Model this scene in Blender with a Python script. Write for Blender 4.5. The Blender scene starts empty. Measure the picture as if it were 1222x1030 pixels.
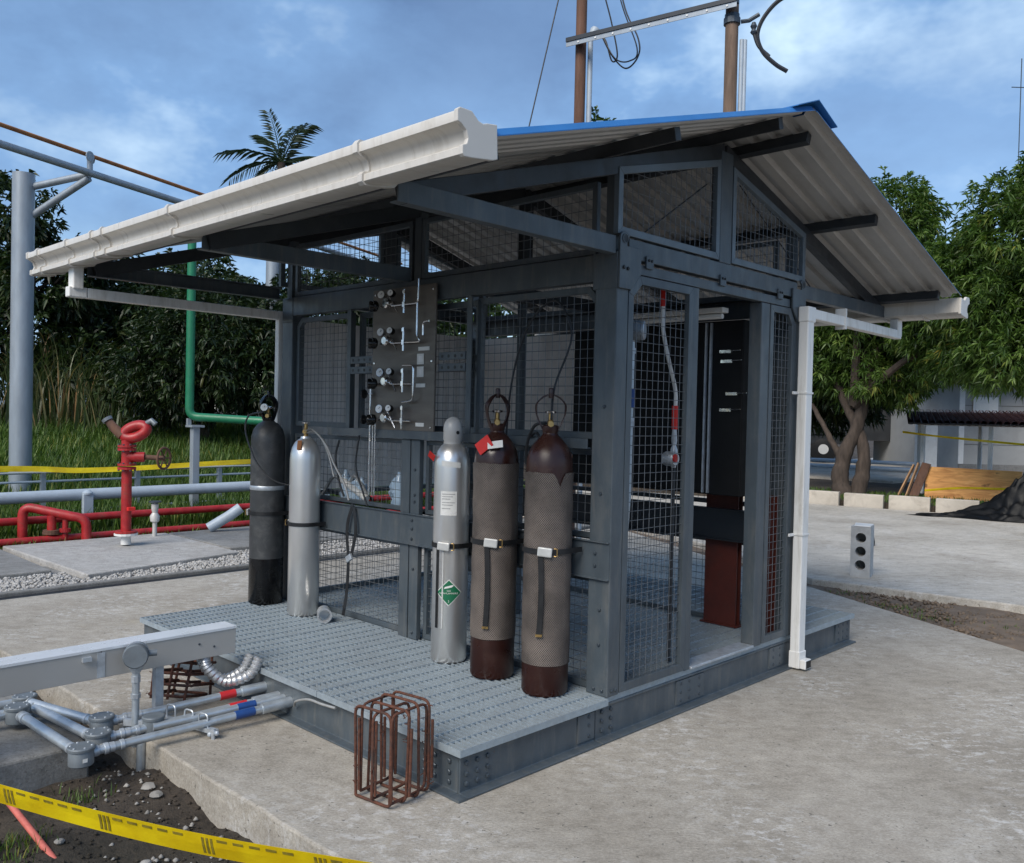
import bpy, math, random
import numpy as np
from mathutils import Vector, Matrix

random.seed(7)
rng = np.random.default_rng(7)
R = math.radians
scene = bpy.context.scene
COL = scene.collection

# ------------------------------------------------------------------ camera
cam_d = bpy.data.cameras.new('camera')
cam_d.sensor_fit = 'HORIZONTAL'
cam_d.sensor_width = 36.0
cam_d.lens = 31.0071
cam_d.clip_start = 0.05
cam_d.clip_end = 2000
cam = bpy.data.objects.new('camera', cam_d)
COL.objects.link(cam)
_R = Vector((0.716907, 0.697241, 0.022529))
_U = Vector((-0.029307, -0.002168, 0.999568))
_F = Vector((-0.6967, 0.717, -0.0189))
_F = _F.normalized(); _R = (_R - _F * _R.dot(_F)).normalized(); _U = _R.cross(_F)
CAM_LOC = Vector((2.578, -2.3988, 1.55))
cam.matrix_world = Matrix(((_R.x, _U.x, -_F.x, CAM_LOC.x), (_R.y, _U.y, -_F.y, CAM_LOC.y), (_R.z, _U.z, -_F.z, CAM_LOC.z), (0, 0, 0, 1)))
scene.camera = cam

# ------------------------------------------------------------------ light
SUN_EL = R(42)
SUN_AZ = R(283)          # direction TOWARDS the sun, measured from +X counter-clockwise
world = bpy.data.worlds.new('World')
scene.world = world
world.use_nodes = True
wn = world.node_tree
wn.nodes.clear()
w_out = wn.nodes.new('ShaderNodeOutputWorld')
w_bg = wn.nodes.new('ShaderNodeBackground')
w_sky = wn.nodes.new('ShaderNodeTexSky')
w_sky.sky_type = 'NISHITA'
w_sky.sun_disc = False
w_sky.sun_elevation = SUN_EL
w_sky.sun_rotation = math.pi / 2 - SUN_AZ
w_sky.air_density = 1.0
w_sky.dust_density = 0.25
w_sky.ozone_density = 2.5
w_bg.inputs['Strength'].default_value = 0.060
# clouds: soft grey-white and slate banks mixed over the blue
w_tc = wn.nodes.new('ShaderNodeTexCoord')
w_map = wn.nodes.new('ShaderNodeMapping')
w_map.inputs['Scale'].default_value = (1.0, 1.0, 1.7)
w_map.inputs['Location'].default_value = (0.35, 0.1, 0.0)
w_n1 = wn.nodes.new('ShaderNodeTexNoise')
w_n1.inputs['Scale'].default_value = 2.3
w_n1.inputs['Detail'].default_value = 7
w_n1.inputs['Roughness'].default_value = 0.52
w_n1.inputs['Distortion'].default_value = 0.25
w_r1 = wn.nodes.new('ShaderNodeValToRGB')
w_r1.color_ramp.elements[0].position = 0.34
w_r1.color_ramp.elements[1].position = 0.62
w_n2 = wn.nodes.new('ShaderNodeTexNoise')
w_n2.inputs['Scale'].default_value = 2.6
w_n2.inputs['Detail'].default_value = 6
w_n2.inputs['Roughness'].default_value = 0.6
w_r2 = wn.nodes.new('ShaderNodeValToRGB')
w_r2.color_ramp.elements[0].position = 0.36
w_r2.color_ramp.elements[0].color = (0.95, 1.7, 3.2, 1)
w_r2.color_ramp.elements[1].position = 0.70
w_r2.color_ramp.elements[1].color = (5.0, 6.5, 7.9, 1)
_e = w_r2.color_ramp.elements.new(0.53)
_e.color = (1.65, 2.95, 5.1, 1)
w_mix = wn.nodes.new('ShaderNodeMixRGB')
L = wn.links.new
L(w_tc.outputs['Generated'], w_map.inputs['Vector'])
L(w_map.outputs[0], w_n1.inputs['Vector'])
L(w_map.outputs[0], w_n2.inputs['Vector'])
L(w_n1.outputs['Fac'], w_r1.inputs['Fac'])
L(w_n2.outputs['Fac'], w_r2.inputs['Fac'])
L(w_r1.outputs['Color'], w_mix.inputs['Fac'])
L(w_sky.outputs['Color'], w_mix.inputs['Color1'])
L(w_r2.outputs['Color'], w_mix.inputs['Color2'])
L(w_mix.outputs['Color'], w_bg.inputs['Color'])
L(w_bg.outputs[0], w_out.inputs['Surface'])

sun_d = bpy.data.lights.new('sun', 'SUN')
sun_d.energy = 1.5
sun_d.angle = R(36)
sun_d.color = (1.0, 0.93, 0.83)
sun = bpy.data.objects.new('sun', sun_d)
COL.objects.link(sun)
_sd = Vector((math.cos(SUN_EL) * math.cos(SUN_AZ), math.cos(SUN_EL) * math.sin(SUN_AZ), math.sin(SUN_EL)))
sun.rotation_euler = _sd.to_track_quat('Z', 'Y').to_euler()

scene.view_settings.view_transform = 'Standard'
scene.view_settings.look = 'None'
scene.view_settings.gamma = 1.0
scene.view_settings.exposure = 1.35

# ------------------------------------------------------------------ materials
def new_mat(name):
    m = bpy.data.materials.new(name)
    m.use_nodes = True
    nt = m.node_tree
    b = nt.nodes['Principled BSDF']
    return m, nt, b

def objcoord(nt, scale=(1, 1, 1)):
    tc = nt.nodes.new('ShaderNodeTexCoord')
    mp = nt.nodes.new('ShaderNodeMapping')
    mp.inputs['Scale'].default_value = scale
    nt.links.new(tc.outputs['Object'], mp.inputs['Vector'])
    return mp.outputs[0]

def noise(nt, vec, scale, detail=4, rough=0.55, dist=0.0):
    n = nt.nodes.new('ShaderNodeTexNoise')
    n.inputs['Scale'].default_value = scale
    n.inputs['Detail'].default_value = detail
    n.inputs['Roughness'].default_value = rough
    n.inputs['Distortion'].default_value = dist
    nt.links.new(vec, n.inputs['Vector'])
    return n.outputs['Fac']

def ramp(nt, fac, stops):
    r = nt.nodes.new('ShaderNodeValToRGB')
    while len(r.color_ramp.elements) < len(stops):
        r.color_ramp.elements.new(0.5)
    for e, (p, c) in zip(r.color_ramp.elements, stops):
        e.position = p
        e.color = (c[0], c[1], c[2], 1) if hasattr(c, '__len__') else (c, c, c, 1)
    nt.links.new(fac, r.inputs['Fac'])
    return r.outputs['Color']

def mix(nt, fac, a, b, mode='MIX'):
    m = nt.nodes.new('ShaderNodeMixRGB')
    m.blend_type = mode
    for s, v in (('Fac', fac), ('Color1', a), ('Color2', b)):
        if isinstance(v, (int, float)):
            m.inputs[s].default_value = v if s == 'Fac' else (v, v, v, 1)
        elif isinstance(v, (tuple, list)):
            m.inputs[s].default_value = (*v[:3], 1)
        else:
            nt.links.new(v, m.inputs[s])
    return m.outputs['Color']

def bump(nt, b, h, strength=0.3, dist=0.01):
    bp = nt.nodes.new('ShaderNodeBump')
    bp.inputs['Strength'].default_value = strength
    bp.inputs['Distance'].default_value = dist
    nt.links.new(h, bp.inputs['Height'])
    nt.links.new(bp.outputs[0], b.inputs['Normal'])

def simple(name, col, rough=0.5, metal=0.0, var=0.25, scale=8, dirt=None, dirt_amt=0.4, dirt_scale=3.0, bmp=0.0, bscale=60, stretch=(1, 1, 1), spec=None):
    """procedural paint / plastic / metal: mottled colour, optional dirt or rust patches, fine bump"""
    m, nt, b = new_mat(name)
    v = objcoord(nt, stretch)
    n = noise(nt, v, scale, 5, 0.6)
    lo = tuple(c * (1 - var) for c in col)
    hi = tuple(min(1, c * (1 + var)) for c in col)
    c = ramp(nt, n, [(0.3, lo), (0.7, hi)])
    if dirt:
        d = ramp(nt, noise(nt, v, dirt_scale, 8, 0.7, 0.4), [(0.50, 0.0), (0.72, dirt_amt)])
        c = mix(nt, d, c, dirt)
    nt.links.new(c, b.inputs['Base Color'])
    rr = ramp(nt, noise(nt, v, scale * 1.7, 4), [(0.3, max(0.05, rough - 0.09)), (0.7, min(1, rough + 0.12))])
    nt.links.new(rr, b.inputs['Roughness'])
    b.inputs['Metallic'].default_value = metal
    if spec is not None:
        b.inputs['Specular IOR Level'].default_value = spec
    if bmp:
        bump(nt, b, noise(nt, v, bscale, 4, 0.6), bmp, 0.004)
    return m

M = {}
M['paint'] = simple('blue_grey_steel_paint', (0.066, 0.083, 0.097), 0.40, 0.0, 0.18, 6, (0.125, 0.13, 0.128), 0.6, 5.0, 0.08, 90, stretch=(1, 1, 0.6))
def wear(mat, rust=(0.11, 0.045, 0.022), dust=(0.17, 0.165, 0.15)):
    nt = mat.node_tree; b = nt.nodes['Principled BSDF']
    c = b.inputs['Base Color'].links[0].from_socket
    v = objcoord(nt); v2 = objcoord(nt, (7, 7, 0.8))
    f = ramp(nt, noise(nt, v, 46, 5, 0.75), [(0.655, 0.0), (0.70, 0.8)])
    g = ramp(nt, noise(nt, v, 2.6, 4, 0.6), [(0.50, 0.0), (0.62, 1.0)])
    c = mix(nt, mix(nt, 1.0, f, g, 'MULTIPLY'), c, rust)
    d = ramp(nt, noise(nt, v2, 3.0, 7, 0.7), [(0.52, 0.0), (0.72, 0.45)])
    c = mix(nt, d, c, dust)
    nt.links.new(c, b.inputs['Base Color'])
wear(M['paint'])
M['paint_dark'] = simple('shade_dark_steel_paint', (0.018, 0.023, 0.030), 0.45, 0.0, 0.15, 5, (0.05, 0.05, 0.05), 0.25, 4.0)  # steel paint darkened, standing in for the shade inside the shelter
M['paint_light'] = simple('sky_sheen_steel_paint', (0.115, 0.145, 0.170), 0.38, 0.0, 0.12, 6, (0.17, 0.18, 0.18), 0.4, 5.0)  # frame steel paint again, lightened for sky reflection on the gable frames
M['purlin'] = simple('roof_shaded_steel_paint', (0.022, 0.026, 0.031), 0.45, 0.0, 0.2, 6, (0.06, 0.06, 0.06), 0.4, 5.0)  # same steel paint as the frame, darkened for shade under the roof
M['bolt'] = simple('bolt_steel', (0.06, 0.075, 0.09), 0.4, 0.3, 0.2, 30)
M['galv'] = simple('galvanised_steel', (0.50, 0.54, 0.58), 0.42, 0.55, 0.18, 22, (0.33, 0.33, 0.32), 0.4, 5.0)
M['tray'] = simple('tray_sheet_steel', (0.44, 0.43, 0.41), 0.45, 0.3, 0.05, 3, (0.36, 0.345, 0.32), 0.3, 2.0)
M['tray_top'] = simple('tray_steel_sky_lit', (0.74, 0.77, 0.80), 0.30, 0.25, 0.04, 3)  # same tray steel, paled to carry the sky reflection on the top
M['grating'] = simple('galvanised_grating', (0.36, 0.42, 0.46), 0.48, 0.4, 0.12, 30, (0.26, 0.28, 0.30), 0.4, 2.5)
M['wire'] = simple('mesh_wire', (0.15, 0.16, 0.17), 0.45, 0.4, 0.2, 40)
M['gutter'] = simple('off_white_gutter', (0.60, 0.57, 0.52), 0.34, 0.0, 0.05, 3, (0.36, 0.32, 0.26), 0.6, 3.0, stretch=(5, 0.7, 0.7))
M['downspout'] = simple('white_pvc', (0.80, 0.79, 0.76), 0.35, 0.0, 0.05, 4, (0.45, 0.42, 0.36), 0.65, 5.0, stretch=(3, 3, 0.5))
M['roof_blue'] = simple('blue_roof_coating', (0.03, 0.16, 0.42), 0.4, 0.0, 0.12, 4)
M['roof_grey'] = simple('grey_roof_underside', (0.46, 0.45, 0.43), 0.45, 0.25, 0.1, 3, (0.34, 0.33, 0.31), 0.3, 3)
M['black'] = simple('black_rubber', (0.012, 0.012, 0.013), 0.45, 0, 0.3, 20)
M['black_gloss'] = simple('black_gloss_paint', (0.005, 0.005, 0.0055), 0.22, 0, 0.3, 12)
M['cyl_grey'] = simple('dark_grey_cylinder_paint', (0.042, 0.044, 0.046), 0.42, 0, 0.2, 10, (0.16, 0.16, 0.155), 0.5, 7, 0.06)
M['cyl_brown'] = simple('maroon_cylinder_paint', (0.032, 0.0105, 0.0075), 0.32, 0, 0.2, 9, (0.09, 0.05, 0.038), 0.35, 9, 0.05)
M['cyl_red'] = simple('deep_red_cylinder_paint', (0.30, 0.028, 0.015), 0.5, 0, 0.2, 9, (0.08, 0.02, 0.015), 0.5, 5)
M['red_pipe'] = simple('red_pipe_paint', (0.36, 0.016, 0.018), 0.42, 0, 0.3, 9, (0.15, 0.055, 0.035), 0.8, 9, 0.15, 70)
M['red_tag'] = simple('red_tag', (0.62, 0.02, 0.015), 0.5, 0, 0.1, 20)
M['white_tag'] = simple('white_tag', (0.75, 0.74, 0.70), 0.6, 0, 0.06, 30)
M['white_paint'] = simple('white_paint', (0.72, 0.72, 0.70), 0.5, 0, 0.06, 6, (0.45, 0.43, 0.40), 0.4, 4)
M['buckle'] = simple('grey_strap_buckle', (0.55, 0.55, 0.53), 0.45, 0.2, 0.1, 20)
M['brass'] = simple('brass', (0.50, 0.33, 0.13), 0.32, 0.85, 0.2, 30)
M['chrome'] = simple('polished_steel', (0.70, 0.70, 0.70), 0.18, 1.0, 0.08, 20)
M['stainless'] = simple('stainless_sheet', (0.33, 0.31, 0.29), 0.38, 0.75, 0.1, 3, stretch=(1, 1, 6))
M['panel_plate'] = simple('brushed_panel_plate', (0.15, 0.13, 0.112), 0.42, 0.5, 0.15, 4, stretch=(1, 1, 5))
M['panel_sheet'] = simple('grey_sheet_panel', (0.80, 0.78, 0.76), 0.55, 0.0, 0.1, 4)
M['light_sheet'] = simple('pale_back_sheet', (0.88, 0.80, 0.74), 0.5, 0.1, 0.14, 2.5, (0.25, 0.21, 0.18), 0.4, 2)
M['cabinet'] = simple('black_cabinet', (0.008, 0.0085, 0.0095), 0.55, 0.0, 0.2, 5, spec=0.25)
M['green_pipe'] = simple('green_pipe_paint', (0.012, 0.16, 0.075), 0.42, 0, 0.15, 6)
M['grey_pipe'] = simple('pale_grey_pipe_paint', (0.38, 0.44, 0.50), 0.42, 0.0, 0.1, 5, (0.28, 0.29, 0.29), 0.4, 5)
M['pole_galv'] = simple('weathered_galvanised_pole', (0.29, 0.33, 0.37), 0.45, 0.3, 0.12, 5, (0.30, 0.31, 0.32), 0.4, 3, stretch=(2, 2, 0.5))
M['rust_pole'] = simple('rusty_pole', (0.13, 0.066, 0.042), 0.8, 0.1, 0.3, 6, (0.05, 0.03, 0.024), 0.6, 5, 0.2, stretch=(2, 2, 0.4))
M['brown_pole'] = simple('weathered_brown_pole', (0.17, 0.115, 0.08), 0.8, 0.1, 0.35, 8, (0.07, 0.045, 0.035), 0.6, 5, 0.2, stretch=(2, 2, 0.3))
M['rust_pipe'] = simple('rust_orange_pipe', (0.30, 0.12, 0.04), 0.8, 0.0, 0.3, 6)
M['rebar'] = simple('rusty_rebar', (0.105, 0.040, 0.024), 0.85, 0.1, 0.45, 60, (0.045, 0.038, 0.034), 0.9, 12, 0.3, 220)
M['conduit'] = simple('galvanised_conduit', (0.48, 0.53, 0.57), 0.38, 0.6, 0.12, 14, (0.30, 0.31, 0.31), 0.4, 8)
M['box_grey'] = simple('cast_box_grey', (0.17, 0.195, 0.215), 0.5, 0.25, 0.15, 12, (0.10, 0.10, 0.10), 0.4, 8, 0.1, 120)
M['band_red'] = simple('red_band_tape', (0.50, 0.02, 0.025), 0.45, 0, 0.12, 20)
M['band_blue'] = simple('blue_band_tape', (0.015, 0.06, 0.22), 0.45, 0, 0.12, 20)
M['orange_rod'] = simple('salmon_red_rod', (0.62, 0.16, 0.12), 0.5, 0, 0.2, 15, (0.40, 0.08, 0.06), 0.6, 20)
M['brick'] = simple('pink_brick', (0.42, 0.25, 0.19), 0.9, 0, 0.2, 15, (0.25, 0.2, 0.17), 0.5, 10, 0.3)
M['tarp'] = simple('black_tarp_plastic', (0.0045, 0.0048, 0.0055), 0.5, 0, 0.3, 3, bmp=0.6, bscale=7, spec=0.2)
M['kerb'] = simple('pale_concrete_kerb', (0.50, 0.45, 0.38), 0.9, 0, 0.14, 3, (0.24, 0.2, 0.16), 0.55, 3.5, 0.25, 60)
M['block'] = simple('grey_concrete_block', (0.42, 0.42, 0.41), 0.9, 0, 0.15, 9, (0.28, 0.27, 0.25), 0.5, 6, 0.3, 80)
M['house'] = simple('grey_house_render', (0.36, 0.36, 0.35), 0.85, 0, 0.08, 1.5, (0.2, 0.195, 0.185), 0.4, 1.2)
M['tile'] = simple('dark_red_tile', (0.10, 0.033, 0.024), 0.8, 0, 0.35, 3)
M['dark_roof'] = simple('dark_grey_roof_sheet', (0.11, 0.11, 0.115), 0.7, 0, 0.2, 3)
M['glass'] = simple('dark_window_glass', (0.02, 0.024, 0.028), 0.1, 0, 0.1, 2)
M['wood'] = simple('raw_plank_wood', (0.42, 0.24, 0.12), 0.8, 0, 0.2, 5, (0.2, 0.1, 0.06), 0.5, 4, stretch=(1, 1, 0.3))
M['bark'] = simple('tree_bark', (0.062, 0.046, 0.036), 0.95, 0, 0.4, 9, (0.05, 0.038, 0.03), 0.6, 6, 0.5, 30, stretch=(2, 2, 0.5))
M['bark_dark'] = simple('dark_bark', (0.06, 0.047, 0.036), 0.95, 0, 0.4, 9)
M['bottle'] = simple('blue_clear_plastic', (0.45, 0.58, 0.70), 0.15, 0, 0.1, 9)
M['cable'] = simple('dark_cable', (0.02, 0.022, 0.025), 0.5, 0, 0.2, 20)
M['grey_hose'] = simple('grey_hose', (0.36, 0.36, 0.35), 0.4, 0.3, 0.15, 20)
M['foil'] = simple('silver_corrugated_flex', (0.55, 0.56, 0.57), 0.38, 0.7, 0.15, 30)
M['green_sticker'] = simple('green_sticker', (0.012, 0.14, 0.065), 0.4, 0, 0.05, 20)
M['gauge_face'] = simple('white_gauge_face', (0.78, 0.78, 0.76), 0.4, 0, 0.03, 20)
M['stone'] = simple('grey_stone', (0.30, 0.285, 0.26), 0.9, 0, 0.3, 14, None, 0, 1, 0.2)
M['truck'] = simple('dark_truck_paint', (0.03, 0.032, 0.035), 0.4, 0, 0.2, 3)
M['dirt'] = simple('light_brown_dirt', (0.155, 0.115, 0.082), 0.95, 0, 0.35, 6, (0.08, 0.058, 0.042), 0.7, 4, 0.6, 40)
M['tape_print'] = simple('faded_black_print', (0.22, 0.17, 0.02), 0.5, 0, 0.35, 60)

def m_sleeve():
    """plastic netting sleeve: fine diagonal weave in beige over brown"""
    m, nt, b = new_mat('woven_net_sleeve')
    v = objcoord(nt)
    outs = []
    for rx in (1, -1):
        tc = nt.nodes.new('ShaderNodeTexCoord')
        # cylindrical coordinate from UV
        mp = nt.nodes.new('ShaderNodeMapping')
        mp.inputs['Rotation'].default_value = (0, 0, rx * R(38))
        nt.links.new(tc.outputs['UV'], mp.inputs['Vector'])
        w = nt.nodes.new('ShaderNodeTexWave')
        w.inputs['Scale'].default_value = 42
        w.inputs['Distortion'].default_value = 2.2
        w.inputs['Detail'].default_value = 1
        nt.links.new(mp.outputs[0], w.inputs['Vector'])
        outs.append(w.outputs['Fac'])
    k = mix(nt, 1.0, outs[0], outs[1], 'LIGHTEN')
    c = ramp(nt, k, [(0.50, (0.022, 0.013, 0.011)), (1.0, (0.23, 0.195, 0.17))])
    d = ramp(nt, noise(nt, v, 5, 5, 0.6), [(0.35, (0.48, 0.47, 0.46)), (0.7, (1.15, 1.13, 1.10))])
    c = mix(nt, 1.0, c, d, 'MULTIPLY')
    nt.links.new(c, b.inputs['Base Color'])
    b.inputs['Roughness'].default_value = 0.6
    bump(nt, b, k, 0.5, 0.004)
    return m
M['sleeve'] = m_sleeve()

def m_alu():
    m, nt, b = new_mat('brushed_aluminium_cylinder')
    v = objcoord(nt, (1, 1, 1))
    v2 = objcoord(nt, (3, 3, 90))
    c = ramp(nt, noise(nt, v, 4, 5), [(0.3, (0.74, 0.73, 0.71)), (0.7, (0.82, 0.81, 0.79))])
    nt.links.new(c, b.inputs['Base Color'])
    b.inputs['Metallic'].default_value = 0.78
    rr = ramp(nt, noise(nt, v2, 3, 3), [(0.3, 0.31), (0.7, 0.35)])
    nt.links.new(rr, b.inputs['Roughness'])
    return m
M['alu'] = m_alu()

def m_concrete(name, a, bcol, eff=0.6, stain=0.5, stretch=(0.8, 1.15, 1)):
    """trowelled concrete: granular, crisp pale scuffs, brown stains, dark specks"""
    m, nt, b = new_mat(name)
    v = objcoord(nt)
    rt = nt.nodes.new('ShaderNodeMapping')
    rt.inputs['Rotation'].default_value = (0, 0, R(-44))
    nt.links.new(v, rt.inputs['Vector'])
    sc = nt.nodes.new('ShaderNodeMapping')
    sc.inputs['Scale'].default_value = stretch
    nt.links.new(rt.outputs[0], sc.inputs['Vector'])
    vs = sc.outputs[0]
    c = ramp(nt, noise(nt, v, 0.75, 9, 0.68, 0.1), [(0.36, bcol), (0.60, a)])
    mid = ramp(nt, noise(nt, vs, 11, 12, 0.78), [(0.34, (0.74, 0.73, 0.71)), (0.52, (1.0, 1.0, 1.0)), (0.70, (1.20, 1.20, 1.19))])
    c = mix(nt, 1.0, c, mid, 'MULTIPLY')
    grain = ramp(nt, noise(nt, vs, 95, 6, 0.8), [(0.34, (0.72, 0.71, 0.695)), (0.64, (1.22, 1.22, 1.22))])
    c = mix(nt, 1.0, c, grain, 'MULTIPLY')
    # crisp pale scuffs gathered in loose drifts
    e1 = ramp(nt, noise(nt, v, 1.1, 3, 0.5), [(0.45, 0.0), (0.60, 1.0)])
    e2 = ramp(nt, noise(nt, vs, 17, 12, 0.8), [(0.515, 0.0), (0.575, 1.0)])
    e = mix(nt, 1.0, mix(nt, 1.0, e1, e2, 'MULTIPLY'), eff, 'MULTIPLY')
    c = mix(nt, e, c, (0.60, 0.59, 0.57))
    s = ramp(nt, noise(nt, v, 0.8, 9, 0.7), [(0.53, 0.0), (0.70, stain)])
    c = mix(nt, s, c, (0.23, 0.195, 0.155))
    yl = ramp(nt, noise(nt, v, 0.62, 10, 0.72), [(0.62, 0.0), (0.72, 0.45)])
    c = mix(nt, yl, c, (0.40, 0.33, 0.20))
    sp = ramp(nt, noise(nt, v, 33, 3, 0.6), [(0.655, 0.0), (0.69, 0.75)])
    c = mix(nt, sp, c, (0.09, 0.085, 0.075))
    nt.links.new(c, b.inputs['Base Color'])
    b.inputs['Roughness'].default_value = 0.88
    b.inputs['Specular IOR Level'].default_value = 0.3
    h = mix(nt, 0.5, noise(nt, vs, 60, 8, 0.75), noise(nt, vs, 12, 8, 0.7))
    bump(nt, b, h, 0.55, 0.012)
    return m
M['slab'] = m_concrete('poured_concrete', (0.41, 0.382, 0.336), (0.30, 0.272, 0.230), 0.7, 0.55)
M['slab_far'] = m_concrete('pale_yard_concrete', (0.50, 0.468, 0.415), (0.38, 0.352, 0.308), 0.6, 0.5, (0.6, 1.45, 1))
M['slab_dark'] = m_concrete('dark_concrete', (0.24, 0.24, 0.235), (0.17, 0.17, 0.165), 0.1, 0.4)
M['pad'] = m_concrete('pad_concrete', (0.42, 0.41, 0.395), (0.30, 0.295, 0.285), 0.3, 0.45)

def m_soil():
    m, nt, b = new_mat('wet_soil')
    v = objcoord(nt)
    c = ramp(nt, noise(nt, v, 2.2, 8, 0.7, 0.5), [(0.30, (0.030, 0.024, 0.019)), (0.55, (0.070, 0.055, 0.042)), (0.75, (0.13, 0.105, 0.082))])
    f2 = ramp(nt, noise(nt, v, 28, 6, 0.7), [(0.3, (0.6, 0.6, 0.6)), (0.7, (1.3, 1.27, 1.22))])
    c = mix(nt, 1.0, c, f2, 'MULTIPLY')
    g = ramp(nt, noise(nt, v, 0.25, 3, 0.5), [(0.55, 0.0), (0.8, 0.35)])
    c = mix(nt, g, c, (0.05, 0.06, 0.025))
    nt.links.new(c, b.inputs['Base Color'])
    b.inputs['Roughness'].default_value = 0.9
    bump(nt, b, noise(nt, v, 22, 8, 0.75), 0.9, 0.03)
    return m
M['soil'] = m_soil()

def m_leaf(name, cols, trans=0.25, sc=0.9, rough=0.42):
    m, nt, b = new_mat(name)
    v = objcoord(nt)
    n = noise(nt, v, sc, 3, 0.6)
    at = nt.nodes.new('ShaderNodeAttribute')
    at.attribute_name = 'tone'
    k = mix(nt, 0.55, n, at.outputs['Fac'])
    c = ramp(nt, k, [(0.22, cols[0]), (0.45, cols[1]), (0.70, cols[2]), (0.84, (cols[2][0] * 2.2, cols[2][1] * 1.15, cols[2][2]))])
    nt.links.new(c, b.inputs['Base Color'])
    b.inputs['Roughness'].default_value = rough
    b.inputs['Specular IOR Level'].default_value = 0.4
    tr = nt.nodes.new('ShaderNodeBsdfTranslucent')
    c2 = mix(nt, 1.0, c, (1.2, 1.35, 0.6), 'MULTIPLY')
    nt.links.new(c2, tr.inputs['Color'])
    ms = nt.nodes.new('ShaderNodeMixShader')
    ms.inputs[0].default_value = trans
    out = nt.nodes['Material Output']
    nt.links.new(b.outputs[0], ms.inputs[1])
    nt.links.new(tr.outputs[0], ms.inputs[2])
    nt.links.new(ms.outputs[0], out.inputs['Surface'])
    return m
M['mango'] = m_leaf('mango_leaf', [(0.020, 0.044, 0.010), (0.062, 0.118, 0.022), (0.15, 0.225, 0.055)], 0.32)
M['leaf_dark'] = m_leaf('dark_leaf', [(0.008, 0.016, 0.007), (0.018, 0.035, 0.011), (0.040, 0.066, 0.020)], 0.2)
M['leaf_mid'] = m_leaf('mid_leaf', [(0.018, 0.036, 0.012), (0.036, 0.070, 0.018), (0.075, 0.12, 0.034)], 0.22)
M['reed'] = m_leaf('reed_leaf', [(0.025, 0.045, 0.014), (0.055, 0.085, 0.03), (0.16, 0.17, 0.09)], 0.2)
M['palm'] = m_leaf('palm_leaf', [(0.02, 0.038, 0.016), (0.04, 0.065, 0.026), (0.075, 0.10, 0.045)], 0.15)
M['grass'] = m_leaf('grass_blade', [(0.035, 0.072, 0.012), (0.066, 0.128, 0.020), (0.12, 0.19, 0.040)], 0.25, 0.6, 0.55)

def m_plywood():
    m, nt, b = new_mat('plywood')
    v = objcoord(nt, (1, 1, 7))
    v1 = objcoord(nt)
    c = ramp(nt, noise(nt, v, 2.6, 7, 0.6, 0.8), [(0.3, (0.50, 0.20, 0.05)), (0.6, (0.82, 0.40, 0.12)), (0.8, (0.90, 0.52, 0.19))])
    k = ramp(nt, noise(nt, v1, 5.2, 2, 0.4), [(0.66, 0.0), (0.72, 0.8)])
    c = mix(nt, k, c, (0.16, 0.07, 0.02))
    nt.links.new(c, b.inputs['Base Color'])
    b.inputs['Roughness'].default_value = 0.7
    return m
M['ply'] = m_plywood()

def m_tape():
    m, nt, b = new_mat('yellow_caution_tape')
    v = objcoord(nt)
    c = ramp(nt, noise(nt, v, 6, 4), [(0.3, (0.72, 0.50, 0.006)), (0.7, (0.92, 0.74, 0.012))])
    nt.links.new(c, b.inputs['Base Color'])
    b.inputs['Roughness'].default_value = 0.3
    tr = nt.nodes.new('ShaderNodeBsdfTranslucent')
    nt.links.new(c, tr.inputs['Color'])
    ms = nt.nodes.new('ShaderNodeMixShader')
    ms.inputs[0].default_value = 0.25
    nt.links.new(b.outputs[0], ms.inputs[1]); nt.links.new(tr.outputs[0], ms.inputs[2])
    nt.links.new(ms.outputs[0], nt.nodes['Material Output'].inputs['Surface'])
    bump(nt, b, noise(nt, v, 14, 4), 0.3, 0.01)
    return m
M['tape'] = m_tape()

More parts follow.
